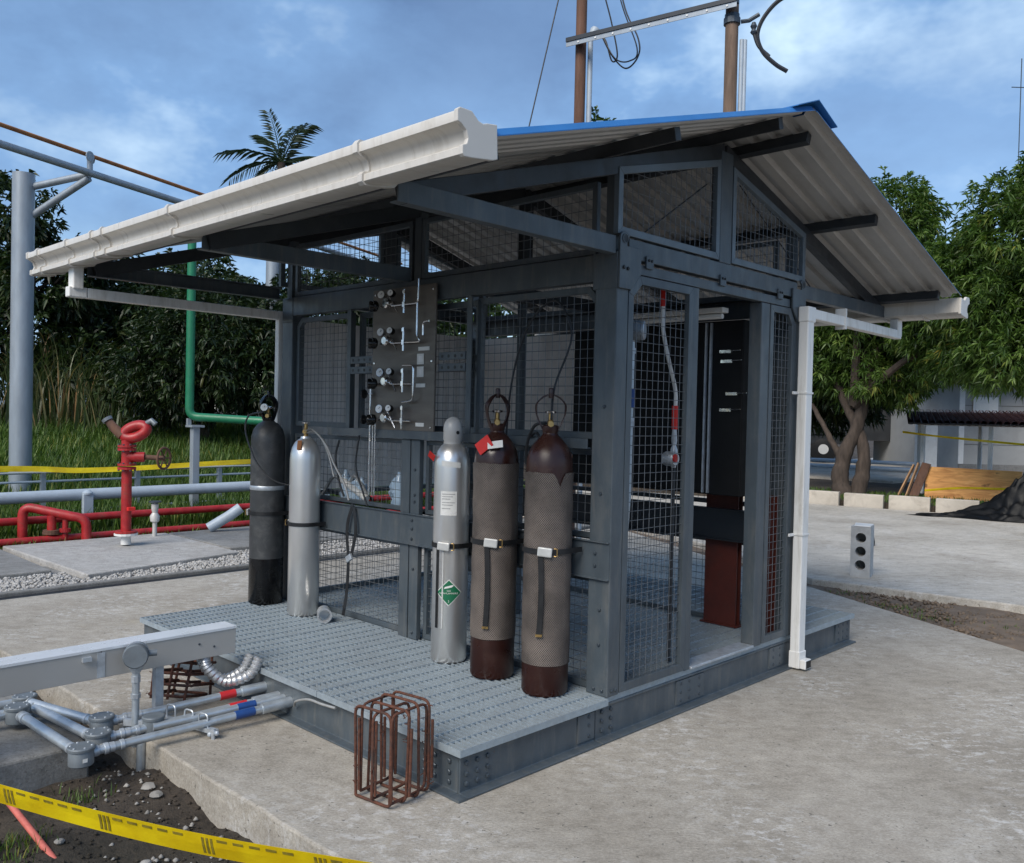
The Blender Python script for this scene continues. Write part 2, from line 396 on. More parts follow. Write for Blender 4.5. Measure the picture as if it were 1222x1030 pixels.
# ------------------------------------------------------------------ mesh helpers
class MB:
    def __init__(s):
        s.v = []; s.f = []; s.m = []; s.uv = None
    def add(s, vs, fs, mi=0):
        o = len(s.v)
        s.v += [tuple(p) for p in vs]
        s.f += [tuple(i + o for i in f) for f in fs]
        s.m += [mi] * len(fs)
        return s
    def box(s, a, b, mi=0):
        x0, y0, z0 = min(a[0], b[0]), min(a[1], b[1]), min(a[2], b[2])
        x1, y1, z1 = max(a[0], b[0]), max(a[1], b[1]), max(a[2], b[2])
        return s.add([(x0, y0, z0), (x1, y0, z0), (x1, y1, z0), (x0, y1, z0), (x0, y0, z1), (x1, y0, z1), (x1, y1, z1), (x0, y1, z1)],
                     [(0, 3, 2, 1), (4, 5, 6, 7), (0, 1, 5, 4), (1, 2, 6, 5), (2, 3, 7, 6), (3, 0, 4, 7)], mi)
    def bar(s, p, q, w, h, up=(0, 0, 1), mi=0):
        p, q = Vector(p), Vector(q)
        d = (q - p).normalized()
        u = Vector(up)
        if abs(d.dot(u)) > 0.98: u = Vector((1, 0, 0))
        r = d.cross(u).normalized() * (w / 2)
        u = r.cross(d).normalized() * (h / 2)
        vs = [p - r - u, p + r - u, p + r + u, p - r + u, q - r - u, q + r - u, q + r + u, q - r + u]
        return s.add(vs, [(0, 3, 2, 1), (4, 5, 6, 7), (0, 1, 5, 4), (1, 2, 6, 5), (2, 3, 7, 6), (3, 0, 4, 7)][::1], mi)
    def tube(s, pts, r, n=10, cap=True, closed=False, mi=0):
        pts = [Vector(p) for p in pts]
        k = len(pts)
        rs = r if hasattr(r, '__len__') else [r] * k
        vs = []; prev = None
        for i, p in enumerate(pts):
            if closed: d = pts[(i + 1) % k] - pts[i - 1]
            else: d = pts[min(i + 1, k - 1)] - pts[max(i - 1, 0)]
            if d.length < 1e-9: d = Vector((0, 0, 1))
            d.normalize()
            if prev is None:
                a = Vector((0, 0, 1)) if abs(d.z) < 0.9 else Vector((1, 0, 0))
                u = d.cross(a).normalized()
            else:
                u = (prev - d * prev.dot(d))
                u = u.normalized() if u.length > 1e-6 else d.orthogonal().normalized()
            prev = u
            w = d.cross(u)
            for j in range(n):
                t = 2 * math.pi * j / n
                vs.append(p + (u * math.cos(t) + w * math.sin(t)) * rs[i])
        fs = []
        for i in range(k if closed else k - 1):
            a = i * n; b = ((i + 1) % k) * n
            for j in range(n):
                fs.append((a + j, a + (j + 1) % n, b + (j + 1) % n, b + j))
        if cap and not closed:
            fs.append(tuple(range(n - 1, -1, -1)))
            fs.append(tuple((k - 1) * n + j for j in range(n)))
        return s.add(vs, fs, mi)
    def lathe(s, o, prof, n=24, axis=(0, 0, 1), mi=0, ripple=None):
        """prof: list of (radius, height along axis); closes ends with r=0 handled by caps"""
        o = Vector(o); ax = Vector(axis).normalized()
        a = Vector((1, 0, 0)) if abs(ax.x) < 0.9 else Vector((0, 1, 0))
        u = ax.cross(a).normalized(); w = ax.cross(u)
        vs = []
        for r, h in prof:
            for j in range(n):
                t = 2 * math.pi * j / n
                vs.append(o + ax * h + (u * math.cos(t) + w * math.sin(t)) * max(r, 1e-5))
        fs = []
        for i in range(len(prof) - 1):
            for j in range(n):
                fs.append((i * n + j, i * n + (j + 1) % n, (i + 1) * n + (j + 1) % n, (i + 1) * n + j))
        fs.append(tuple(range(n - 1, -1, -1)))
        k = len(prof) - 1
        fs.append(tuple(k * n + j for j in range(n)))
        return s.add(vs, fs, mi)
    def prism(s, poly, axis, a, b, mi=0):
        """polygon in the plane across `axis`, swept from a to b. x: (y,z)  y: (x,z)  z: (x,y)"""
        def P(p, t):
            return {'x': (t, p[0], p[1]), 'y': (p[0], t, p[1]), 'z': (p[0], p[1], t)}[axis]
        n = len(poly)
        vs = [P(p, a) for p in poly] + [P(p, b) for p in poly]
        fs = [tuple(range(n)), tuple(range(2 * n - 1, n - 1, -1))] + [(i, n + i, n + (i + 1) % n, (i + 1) % n) for i in range(n)]
        return s.add(vs, fs, mi)
    def sphere(s, c, r, n=10, k=6, mi=0):
        prof = [(r * math.sin(math.pi * i / k), -r * math.cos(math.pi * i / k)) for i in range(k + 1)]
        return s.lathe(c, prof, n, mi=mi)
    def build(s, name, mats, parent=None, smooth=False, bevel=0.0, fixn=True):
        me = bpy.data.meshes.new(name)
        me.from_pydata(s.v, [], s.f)
        mats = mats if isinstance(mats, (list, tuple)) else [mats]
        for m in mats: me.materials.append(M[m] if isinstance(m, str) else m)
        if len(mats) > 1: me.polygons.foreach_set('material_index', s.m)
        if fixn:
            import bmesh
            bm = bmesh.new(); bm.from_mesh(me)
            bmesh.ops.recalc_face_normals(bm, faces=bm.faces)
            bm.to_mesh(me); bm.free()
        if smooth:
            me.polygons.foreach_set('use_smooth', [True] * len(me.polygons))
            try: me.set_sharp_from_angle(angle=R(40))
            except Exception: pass
        me.update()
        o = bpy.data.objects.new(name, me)
        COL.objects.link(o)
        if bevel:
            bv = o.modifiers.new('bevel', 'BEVEL'); bv.width = bevel; bv.segments = 2; bv.limit_method = 'ANGLE'; bv.angle_limit = R(50)
        if parent is not None:
            o.parent = parent
            if parent.type == 'EMPTY':
                o.matrix_parent_inverse = Matrix.Translation(-Vector(parent.location))
        return o

def tag(o, label=None, cat=None, group=None, kind=None):
    if label: o['label'] = label
    if cat: o['category'] = cat
    if group: o['group'] = group
    if kind: o['kind'] = kind
    return o

def thing(name, label, cat, loc, group=None):
    o = bpy.data.objects.new(name, None)
    o.empty_display_size = 0.1
    COL.objects.link(o)
    o.location = loc
    return tag(o, label, cat, group)

def stuff(o): o['kind'] = 'stuff'; return o

def smooth_path(pts, sub=6):
    """Catmull-Rom through the points"""
    pts = [Vector(p) for p in pts]
    out = []
    P = [pts[0] * 2 - pts[1]] + pts + [pts[-1] * 2 - pts[-2]]
    for i in range(1, len(P) - 2):
        p0, p1, p2, p3 = P[i - 1], P[i], P[i + 1], P[i + 2]
        for k in range(sub):
            t = k / sub
            out.append(0.5 * ((2 * p1) + (-p0 + p2) * t + (2 * p0 - 5 * p1 + 4 * p2 - p3) * t * t + (-p0 + 3 * p1 - 3 * p2 + p3) * t ** 3))
    out.append(pts[-1])
    return out

def round_path(pts, r, sub=5):
    """polyline with rounded corners"""
    pts = [Vector(p) for p in pts]
    out = [pts[0]]
    for i in range(1, len(pts) - 1):
        a, b, c = pts[i - 1], pts[i], pts[i + 1]
        d1 = (a - b); d2 = (c - b)
        rr = min(r, d1.length * 0.49, d2.length * 0.49)
        s0 = b + d1.normalized() * rr; s1 = b + d2.normalized() * rr
        for k in range(sub + 1):
            t = k / sub
            out.append(s0 * (1 - t) ** 2 + b * 2 * t * (1 - t) + s1 * t * t)
    out.append(pts[-1])
    return out

def bulk(name, V, F, mat, parent=None, tone=None, smooth=False):
    """numpy verts (n,3) and faces (m,k) -> one mesh"""
    me = bpy.data.meshes.new(name)
    V = np.asarray(V, dtype=np.float32); F = np.asarray(F, dtype=np.int32)
    k = F.shape[1]
    me.vertices.add(len(V)); me.vertices.foreach_set('co', V.ravel())
    me.loops.add(F.size); me.loops.foreach_set('vertex_index', F.ravel())
    me.polygons.add(len(F))
    me.polygons.foreach_set('loop_start', np.arange(0, F.size, k, dtype=np.int32))
    me.polygons.foreach_set('loop_total', np.full(len(F), k, dtype=np.int32))
    if tone is not None:
        a = me.attributes.new('tone', 'FLOAT', 'POINT')
        a.data.foreach_set('value', np.asarray(tone, dtype=np.float32))
    me.materials.append(M[mat])
    me.update(calc_edges=True)
    me.validate()
    if smooth: me.polygons.foreach_set('use_smooth', [True] * len(me.polygons))
    o = bpy.data.objects.new(name, me)
    COL.objects.link(o)
    if parent is not None:
        o.parent = parent
        if parent.type == 'EMPTY':
            o.matrix_parent_inverse = Matrix.Translation(-Vector(parent.location))
    return o

def leaves(P, D, ln, wd, droop=0.35, rg=rng):
    """leaf blades: P base points, D unit directions, ln/wd arrays. Each: base, two shoulders, tip (folded kite)."""
    n = len(P)
    up = rg.normal(size=(n, 3)); up[:, 2] += 1.2
    S = np.cross(D, up); S /= np.linalg.norm(S, axis=1)[:, None] + 1e-9
    N = np.cross(S, D)
    ln = ln[:, None]; wd = wd[:, None]
    dz = np.zeros((n, 3)); dz[:, 2] = -1
    mid = P + D * ln * 0.45 + dz * ln * droop * 0.18
    tip = P + D * ln + dz * ln * droop
    V = np.stack([P, mid + S * wd * 0.5 + N * wd * 0.18, tip, mid - S * wd * 0.5 + N * wd * 0.18], 1).reshape(-1, 3)
    b = np.arange(n)[:, None] * 4
    F = np.concatenate([b + np.array([[0, 1, 2]]), b + np.array([[0, 2, 3]])], 0)
    tone = np.repeat(rg.random(n), 4)
    return V, F, tone

# ------------------------------------------------------------------ ground and slabs
def fnoise(x, y):
    return (math.sin(x * 3.1 + y * 1.7) + math.sin(x * 7.3 - y * 5.1 + 1.3) * 0.5 + math.sin(x * 15.7 + y * 13.1 + 0.4) * 0.3 + math.sin(x * 31 - y * 27) * 0.15) / 2

def grid_mesh(name, xs, ys, zf, mat, smooth=True):
    V = [(x, y, zf(x, y)) for y in ys for x in xs]
    nx = len(xs)
    F = [(j * nx + i, j * nx + i + 1, (j + 1) * nx + i + 1, (j + 1) * nx + i) for j in range(len(ys) - 1) for i in range(nx - 1)]
    return bulk(name, V, F, mat, smooth=smooth)

def ground_z(x, y):
    z = -0.09 + 0.015 * fnoise(x * .7, y * .7)
    if -6 < x < 4 and -6 < y < -0.3:
        pit = -0.150 + 0.035 * fnoise(x, y) + 0.03 * fnoise(x * 2.3 + 4, y * 2.1)
        heap = 0.12 * math.exp(-((x + 2.35) ** 2 / 0.08 + (y + 0.80) ** 2 / 0.02))
        t = min(1, max(0, (-0.35 - y) / 0.2)) * min(1, (x + 6) / 1.5) * min(1, (y + 6) / 1.5)
        z = z * (1 - t) + (pit + heap) * t
    if x < -9.3:
        z += 0.155 * min(8, max(0, -9.9 - x))
    return z
xs = [-400, -200, -90, -50, -35] + list(np.arange(-26, -6, 0.8)) + list(np.arange(-6, 2.2, 0.06)) + list(np.arange(2.5, 14, 1.5)) + [20, 40, 90, 200, 400]
ys = [-400, -150, -60, -25, -12] + list(np.arange(-7, -3, 0.5)) + list(np.arange(-3, -0.3, 0.05)) + list(np.arange(0, 30, 1.0)) + [35, 50, 90, 200, 400]
tag(grid_mesh('ground', xs, ys, ground_z, 'soil'), kind='structure')

def slab(name, poly, z0, z1, mat, bev=0.012):
    o = MB().prism(poly, 'z', z0, z1).build(name, mat, bevel=bev)
    return tag(o, kind='structure')

# main slab: front edge with a slightly broken line
front = [(-5.12, -0.70)] + [(x, -0.62 - 0.012 * abs(x) + 0.004 * math.sin(x * 9) + 0.003 * math.sin(x * 23)) for x in np.arange(-4.9, 4.0, 0.12)] + [(9, -0.6)]
back = [(9, 0.4), (4.0, 2.9), (0.92, 4.42), (-1.16, 5.50), (-3.0, 6.45), (-5.12, 7.6)]
slab('main_slab', front + back, -0.42, 0.0, 'slab', 0.010)
slab('side_slab', [(-6.5, -5), (-1.62, -5), (-1.60, -0.84), (-2.2, -0.83), (-6.5, -0.95)], -0.4, -0.004, 'slab_dark')
far = [(-30, 6.6), (-5.3, 8.0), (-3.0, 6.9), (-1.28, 5.82), (0.5, 6.05), (4, 6.4), (14, 7.4), (14, 17.0), (-1.0, 14.15), (-4.9, 13.28), (-14, 11.2), (-30, 9)]
slab('yard_slab', far, -0.3, 0.02, 'slab_far', 0.015)
# dark drain kerb and gravel strip on the left
slab('drain_kerb', [(-5.36, -5), (-5.285, -5), (-5.265, 8.5), (-5.34, 8.5)], -0.3, 0.02, 'slab_dark')
slab('drain_channel', [(-5.28, -5), (-5.125, -5), (-5.125, 8.5), (-5.26, 8.5)], -0.3, -0.012, 'black')
slab('gravel_bed', [(-6.6, -5), (-5.365, -5), (-5.345, 8.5), (-6.6, 8.5)], -0.3, -0.02, 'slab_dark')
slab('hydrant_pad', [(-5.62, 0.62), (-5.98, 2.30), (-7.80, 2.32), (-7.80, 0.55)], -0.3, 0.035, 'pad')
slab('left_pad', [(-6.05, -3.0), (-6.10, 0.48), (-7.80, 0.50), (-7.8, -3.0)], -0.3, 0.025, 'slab_dark')
slab('right_pad', [(-6.30, 2.36), (-6.05, 6.5), (-7.8, 6.5), (-7.8, 2.36)], -0.3, 0.03, 'slab_dark')

# gravel stones
def stones(name, n, fx, smin, smax, mat, seed=3):
    rg = np.random.default_rng(seed)
    base = np.array([[0, 0, 1], [1, 0, 0], [0, 1, 0], [-1, 0, 0], [0, -1, 0], [0, 0, -1]], float)
    faces = np.array([[0, 1, 2], [0, 2, 3], [0, 3, 4], [0, 4, 1], [5, 2, 1], [5, 3, 2], [5, 4, 3], [5, 1, 4]])
    P = fx(rg, n)
    n = len(P)
    s = rg.uniform(smin, smax, (n, 1, 1)) * rg.uniform(0.6, 1.3, (n, 6, 3))
    s[:, :, 2] *= 0.7
    a = rg.uniform(0, 6.28, n)
    V = base[None] * s
    x = V[:, :, 0] * np.cos(a)[:, None] - V[:, :, 1] * np.sin(a)[:, None]
    y = V[:, :, 0] * np.sin(a)[:, None] + V[:, :, 1] * np.cos(a)[:, None]
    V = np.stack([x, y, V[:, :, 2]], 2) + P[:, None, :]
    F = faces[None] + (np.arange(n) * 6)[:, None, None]
    return bulk(name, V.reshape(-1, 3), F.reshape(-1, 3), mat)
def gravel_pts(rg, n):
    y = rg.uniform(-3.0, 6.0, n); x = rg.uniform(-6.2, -5.37, n)
    edge = np.where((y > 0.55) & (y < 2.35), -5.60 - (y - 0.62) * 0.23, np.where(y <= 0.55, -6.03, -6.28))
    k = x > edge
    return np.stack([x[k], y[k], rg.uniform(-0.02, 0.006, k.sum())], 1)
M['gravel'] = simple('pale_gravel', (0.36, 0.35, 0.335), 0.9, 0, 0.55, 30)
tag(stones('gravel', 17000, gravel_pts, 0.012, 0.026, 'gravel'), 'pale grey gravel strip beside the concrete hydrant pad', 'gravel', kind='stuff')
def pit_pts(rg, n):
    x = rg.uniform(-2.6, 0.4, n); y = rg.uniform(-2.2, -0.62, n)
    return np.array([(a, b, ground_z(a, b) + 0.003) for a, b in zip(x, y) if b > -2.2 and not (a < -1.58 and b < -0.82)])
tag(stones('soil_clods', 2600, pit_pts, 0.003, 0.014, 'soil', 5), 'crumbs of dark soil and grit in the trench', 'soil', kind='stuff')
def edge_pts(rg, n):
    x = rg.uniform(-1.7, 0.3, n); y = -0.68 - np.abs(rg.normal(0, 0.22, n))
    return np.array([(a, b, ground_z(a, b) + 0.006) for a, b in zip(x, y) if not (a < -1.58 and b < -0.82)])
tag(stones('trench_pebbles', 170, edge_pts, 0.004, 0.015, 'stone', 6), 'scattered pale pebbles along the slab edge in the trench', 'pebbles', kind='stuff')
def strip_pts(rg, n):
    out = []
    for _ in range(n):
        t = rg.uniform(-4.5, 6); 
        y0 = 4.9 - 0.52 * t; y1 = 6.0 + 0.15 * t
        y0 = 4.9 - 0.52 * t if t > -4.9 else 6.8
        y = rg.uniform(y0 - .1, max(y0, y1) + .1)
        out.append((t, y, -0.05))
    return np.array(out)
tag(stones('strip_rubble', 5200, strip_pts, 0.006, 0.028, 'dirt', 8), 'rubble and soil crumbs in the dirt strip behind the shelter', 'rubble', kind='stuff')
tag(grid_mesh('dirt_strip', list(np.arange(-6.0, 8.0, 0.12)), list(np.arange(2.2, 8.0, 0.12)), lambda x, y: -0.055 + 0.02 * fnoise(x * 1.3, y * 1.3), 'dirt'), kind='structure')
def pebble(x, y, s, lab, seed):
    rg = random.Random(seed)
    mb = MB()
    prof = [(0.0, -0.6), (0.7, -0.4), (1.0, 0), (0.75, 0.42), (0.0, 0.62)]
    mb.lathe((0, 0, 0), [(r * s, h * s) for r, h in prof], 8)
    mb.v = [(x + a * rg.uniform(.85, 1.2), y + b * rg.uniform(.85, 1.2), ground_z(x, y) + 0.35 * s + c) for a, b, c in mb.v]
    o = mb.build('stone', 'stone', smooth=True)
    tag(o, lab, 'stone', 'loose stones in the trench')
pebble(-1.20, -0.74, 0.030, 'rounded grey stone beside the conduit support post foot', 1)
pebble(-1.10, -0.75, 0.026, 'smaller rounded stone right of the support post foot', 2)
pebble(-0.70, -0.80, 0.022, 'pale pebble against the slab edge in the trench', 3)
pebble(-0.62, -1.00, 0.020, 'pale pebble just above the yellow tape in the trench', 4)
pebble(-0.92, -1.20, 0.018, 'small pale pebble below the yellow tape', 5)

# ------------------------------------------------------------------ shelter
HD = 0.202        # deck top
XL = -3.02        # left end
YF, YR = 0.95, 2.87   # front and rear post faces
YE = 3.75         # rear deck end
ZT = 2.41         # tie top
shelter = thing('gas_shelter', 'open steel gas cylinder shelter with mesh walls, grated deck and blue roof', 'shelter', (-1.5, 1.9, 0))

def Lsec(a, t, sx=1, sy=1):
    return [(0, 0), (sx * a, 0), (sx * a, sy * t), (sx * t, sy * t), (sx * t, sy * a), (0, sy * a)]
def Csec(h, w, t, sx=1):
    # web on x=0, flanges towards +sx ; z from 0 to h
    return [(0, 0), (sx * w, 0), (sx * w, t), (sx * t, t), (sx * t, h - t), (sx * w, h - t), (sx * w, h), (0, h)]
def off(poly, dx, dy): return [(a + dx, b + dy) for a, b in poly]

# base: perimeter channels with the web outside-in and flanges out
def base_beam(axis, a, b, at, sgn):
    zt = HD - 0.032
    poly = [(0, 0.0), (sgn * 0.06, 0.0), (sgn * 0.06, 0.010), (sgn * 0.012, 0.012), (sgn * 0.012, zt - 0.012), (sgn * 0.02, zt - 0.01), (sgn * 0.02, zt), (0, zt)]
    mb = MB()
    mb.prism(off(poly, at, 0.001), axis, a, b)
    return mb.build('base_beam', 'paint', shelter, bevel=0.003)
# faces: right side x=0 (flange outwards +x), front y=0, rear, left
right_parts = [(0.016, 0.88), (0.885, 2.95), (2.955, YE)]
b_right = [base_beam('y', a, b, -0.03, 1) for a, b in right_parts]
b_front = [base_beam('x', XL, -0.0305, 0.028, -1)]
MB().box((-0.030, -0.032, 0.001), (0.030, 0.0155, 0.011)).build('corner_flange', 'paint', shelter)
base_beam('x', XL, -0.035, YE - 0.02, 1)
base_beam('y', 0.04, YE - 0.05, XL + 0.03, -1)
for x in (-0.8, -1.55, -2.3):
    MB().box((x - 0.03, 0.05, 0.005), (x + 0.03, YE - 0.05, HD - 0.034)).build('cross_member', 'paint_dark', shelter)
def bolts(parent, pts, axis, r=0.011, h=0.010, mat='bolt'):
    mb = MB()
    for p in pts:
        mb.lathe(p, [(r, 0), (r, h * .7), (r * .7, h)], 6, axis)
    return stuff(mb.build('bolts', mat, parent))
bolts(b_right[0], [(-0.018, y, z) for y in (0.05, 0.11, 0.17) for z in (0.045, 0.085, 0.13)] + [(-0.018, y, z) for y in (0.83,) for z in (0.05, 0.1, 0.14)], (1, 0, 0))
bolts(b_right[1], [(-0.018, y, z) for y in (0.93, 1.0, 1.6, 1.68, 1.78, 2.62, 2.70, 2.86) for z in (0.05, 0.095, 0.14)], (1, 0, 0))
bolts(b_right[2], [(-0.018, y, z) for y in (3.0, 3.55, 3.62, 3.69) for z in (0.05, 0.095, 0.14)], (1, 0, 0))
bolts(b_front[0], [(x, 0.016, z) for x in (-0.08, -0.17, -0.24) for z in (0.045, 0.085, 0.13)], (0, -1, 0))

# splice plates on the base
MB().box((-0.018, 0.75, 0.03), (-0.012, 0.872, 0.155)).build('splice_plate', 'paint', shelter)
MB().box((-0.018, 1.56, 0.03), (-0.011, 1.83, 0.155)).build('splice_plate', 'paint', shelter)
MB().box((-0.018, 2.57, 0.03), (-0.011, 2.75, 0.155)).build('splice_plate', 'paint', shelter)
MB().box((-0.018, 3.5, 0.03), (-0.011, 3.72, 0.155)).build('splice_plate', 'paint', shelter)

def grating(x0, x1, y0, y1, name='grating'):
    z1 = HD; z0 = HD - 0.028
    g = MB()
    n = int((y1 - y0) / 0.0302)
    for i in range(1, n):
        y = y0 + (y1 - y0) * i / n
        g.box((x0 + 0.006, y - 0.0026, z0), (x1 - 0.006, y + 0.0026, z1 - 0.001))
    k = int((x1 - x0) / 0.098)
    for i in range(1, k):
        x = x0 + (x1 - x0) * i / k
        g.box((x - 0.0035, y0 + 0.006, z1 - 0.010), (x + 0.0035, y1 - 0.006, z1 - 0.0005))
    o = stuff(g.build(name, 'grating', shelter, fixn=False))
    e = MB()
    e.box((x0, y0, z0 - 0.002), (x1, y0 + 0.006, z1)); e.box((x0, y1 - 0.006, z0 - 0.002), (x1, y1, z1))
    e.box((x0, y0 + 0.006, z0 - 0.002), (x0 + 0.006, y1 - 0.006, z1)); e.box((x1 - 0.006, y0 + 0.006, z0 - 0.002), (x1, y1 - 0.006, z1))
    e.build('edge_band', 'grating', o)
    return o
for xa, xb in ((XL, -2.018), (-2.014, -1.012), (-1.008, 0.012)):
    grating(xa, xb, -0.012, YF - 0.006)
    grating(xa, min(xb, -0.02), YF - 0.002, YR + 0.002)
    grating(xa, xb, YR + 0.006, YE)

MB().box((XL + 0.06, 0.06, 0.012), (-0.06, YE - 0.06, 0.02)).build('deck_shade_plate', 'paint_dark', shelter)  # dark sheet added under the grating so the gaps read dark
# posts
PX = 0.15; PY = 0.10
def post(x0, x1, y0, y1, z0=HD, z1=2.17, name='post', bev=0.006):
    return MB().box((x0, y0, z0), (x1, y1, z1)).build(name, 'paint', shelter, bevel=bev)
pR = post(-0.135, -0.002, YF, YF + 0.092)
pB = post(-0.135, -0.002, YR - 0.10, YR)
pL = post(XL + 0.02, XL + 0.15, YF + 0.02, YF + 0.12)
pLB = post(XL + 0.02, XL + 0.15, YR - 0.10, YR)
post(-1.57, -1.45, YR - 0.09, YR)
post(-1.575, -1.525, 1.9, 1.95, HD, 2.3, 'post')
for z in (0.235, 0.60, 1.12, 1.45):
    pass
bolts(pR, [(-0.035, YF, 0.232), (-0.085, YF, 0.232), (-0.06, YF, 0.62), (-0.07, YF, 1.18), (-0.06, YF, 1.60), (-0.06, YF, 0.45)], (0, -1, 0), 0.009, 0.009)
bolts(pR, [(-0.002, YF + 0.03, 0.232), (-0.002, YF + 0.06, 0.232)], (1, 0, 0), 0.009, 0.009)
# corner gusset plates with a lifting hole
def gusset(y0, sgn):
    poly = [(0, 2.165), (0.092, 2.165), (0.17, 2.245), (0.17, 2.37), (0.055, 2.37), (0.055, 2.40)]
    poly += [(0.038 + 0.038 * math.cos(t) , 2.405 + 0.032 * math.sin(t)) for t in np.linspace(0.3, math.pi, 7)]
    poly = [(y0 + sgn * a, z) for a, z in poly]
    o = MB().prism(poly, 'x', 0.000, 0.012).build('gusset_plate', 'paint', shelter, bevel=0.002)
    h = MB().lathe((0.0125, y0 + sgn * 0.037, 2.402), [(0.020, 0), (0.020, 0.0015)], 18, (1, 0, 0)).build('lifting_hole', 'black', o)
    r = MB(); 
    for t in np.linspace(0, 2 * math.pi, 18, endpoint=False): pass
    r.tube([(0.0135, y0 + sgn * 0.037 + 0.021 * math.cos(t), 2.402 + 0.021 * math.sin(t)) for t in np.linspace(0, 2 * math.pi, 18, endpoint=False)], 0.003, 6, closed=True)
    r.build('hole_rim', 'paint', o, smooth=True)
    bolts(o, [(0.012, y0 + sgn * 0.03, 2.265), (0.012, y0 + sgn * 0.062, 2.262)], (1, 0, 0), 0.009, 0.008, 'black')
gusset(YF, 1); gusset(YR, -1)
MB().box((-0.15, YF - 0.002, 2.165), (-0.001, YF + 0.09, 2.34)).build('post_head', 'paint', shelter, bevel=0.004)
MB().box((-0.15, YR - 0.092, 2.165), (-0.001, YR + 0.001, 2.34)).build('post_head', 'paint', shelter, bevel=0.004)
MB().box((XL + 0.018, YF + 0.018, 2.165), (XL + 0.152, YF + 0.122, 2.34)).build('post_head', 'paint', shelter, bevel=0.004)
MB().box((XL + 0.018, YR - 0.102, 2.165), (XL + 0.152, YR + 0.001, 2.34)).build('post_head', 'paint', shelter, bevel=0.004)

# tie beams at the frames (right, middle, left): cantilever front and rear
def tie(x, face):
    h = 0.085
    o = MB().prism(off(Csec(h, 0.05, 0.007, face), x, ZT - h), 'y', -0.37, YF - 0.012).build('cantilever_beam', 'paint', shelter, bevel=0.003)
    MB().prism(off(Csec(h, 0.05, 0.007, face), x, ZT - h), 'y', YR + 0.012, 4.16).build('cantilever_beam', 'paint', shelter, bevel=0.003)
    return o
tie(-0.004, -1); tie(-1.53, -1); tie(XL + 0.02, 1)
# side beams on the right gable: upper tie and lower lintel, with clips
MB().prism(off(Csec(0.095, 0.05, 0.007, -1), -0.003, 2.318), 'y', YF + 0.09, YR - 0.09).build('gable_tie_beam', 'paint', shelter, bevel=0.003)
MB().prism(off(Csec(0.05, 0.05, 0.006, -1), -0.006, 2.250), 'y', YF + 0.172, YR - 0.172).build('lintel_beam', 'paint', shelter, bevel=0.003)
for y in (1.17, 1.86, 2.52):
    o = MB().box((-0.003, y, 2.285), (0.008, y + 0.06, 2.345)).build('beam_clip', 'paint', shelter, bevel=0.002)
    bolts(o, [(0.008, y + 0.018, 2.325), (0.008, y + 0.043, 2.325)], (1, 0, 0), 0.007, 0.007, 'black')
MB().prism(off(Csec(0.095, 0.05, 0.007, 1), XL + 0.02, 2.318), 'y', YF + 0.12, YR - 0.1).build('gable_tie_beam', 'paint', shelter)
MB().prism(off(Csec(0.085, 0.05, 0.007, -1), -1.53, 2.318), 'y', YF + 0.05, YR - 0.1).build('inner_tie_beam', 'paint_dark', shelter)
# long head beams along X, front and rear
for y, s in ((YF + 0.02, 1), (YR - 0.02, -1)):
    MB().prism(off(Csec(0.13, 0.06, 0.008, s), y, 2.21), 'x', XL + 0.155, -0.155).build('head_beam', 'paint', shelter, bevel=0.003)

# gable frames in angle steel with mesh infill
def wires(name, parent, O, U, V, us, vs, pitch=0.047, r=0.0018, inside=None, mat='wire'):
    """wire mesh on plane O + u U + v V, clipped to polygon-ish function inside(u)->(v0,v1)"""
    O, U, V = Vector(O), Vector(U), Vector(V)
    N = U.cross(V).normalized()
    mb = MB()
    def seg(a, b, n_off):
        d = (b - a).normalized(); sd = d.cross(N)
        p = [sd * r, N * r, -sd * r, -N * r]
        o = N * n_off
        mb.add([a + o + q for q in p] + [b + o + q for q in p], [(i, (i + 1) % 4, 4 + (i + 1) % 4, 4 + i) for i in range(4)])
    u0, u1 = us; v0, v1 = vs
    nu = max(2, int(round((u1 - u0) / pitch)))
    nv = max(2, int(round((v1 - v0) / pitch)))
    for i in range(1, nu):
        u = u0 + (u1 - u0) * i / nu
        a, b = (v0, v1) if inside is None else inside(u)
        if b - a > 0.01: seg(O + U * u + V * a, O + U * u + V * b, r * .8)
    for j in range(1, nv):
        v = v0 + (v1 - v0) * j / nv
        if inside is None: a, b = u0, u1
        else:
            ok = [u for u in np.linspace(u0, u1, 120) if inside(u)[0] <= v <= inside(u)[1]]
            if len(ok) < 2: continue
            a, b = ok[0], ok[-1]
        seg(O + U * a + V * v, O + U * b + V * v, -r * .8)
    return stuff(mb.build(name, mat, parent, fixn=False))

RZ0, RY0, RS = 3.135, 1.90, 0.2985      # roof underside at the ridge, ridge y, slope
def roof_z(y): return RZ0 - RS * abs(y - RY0)

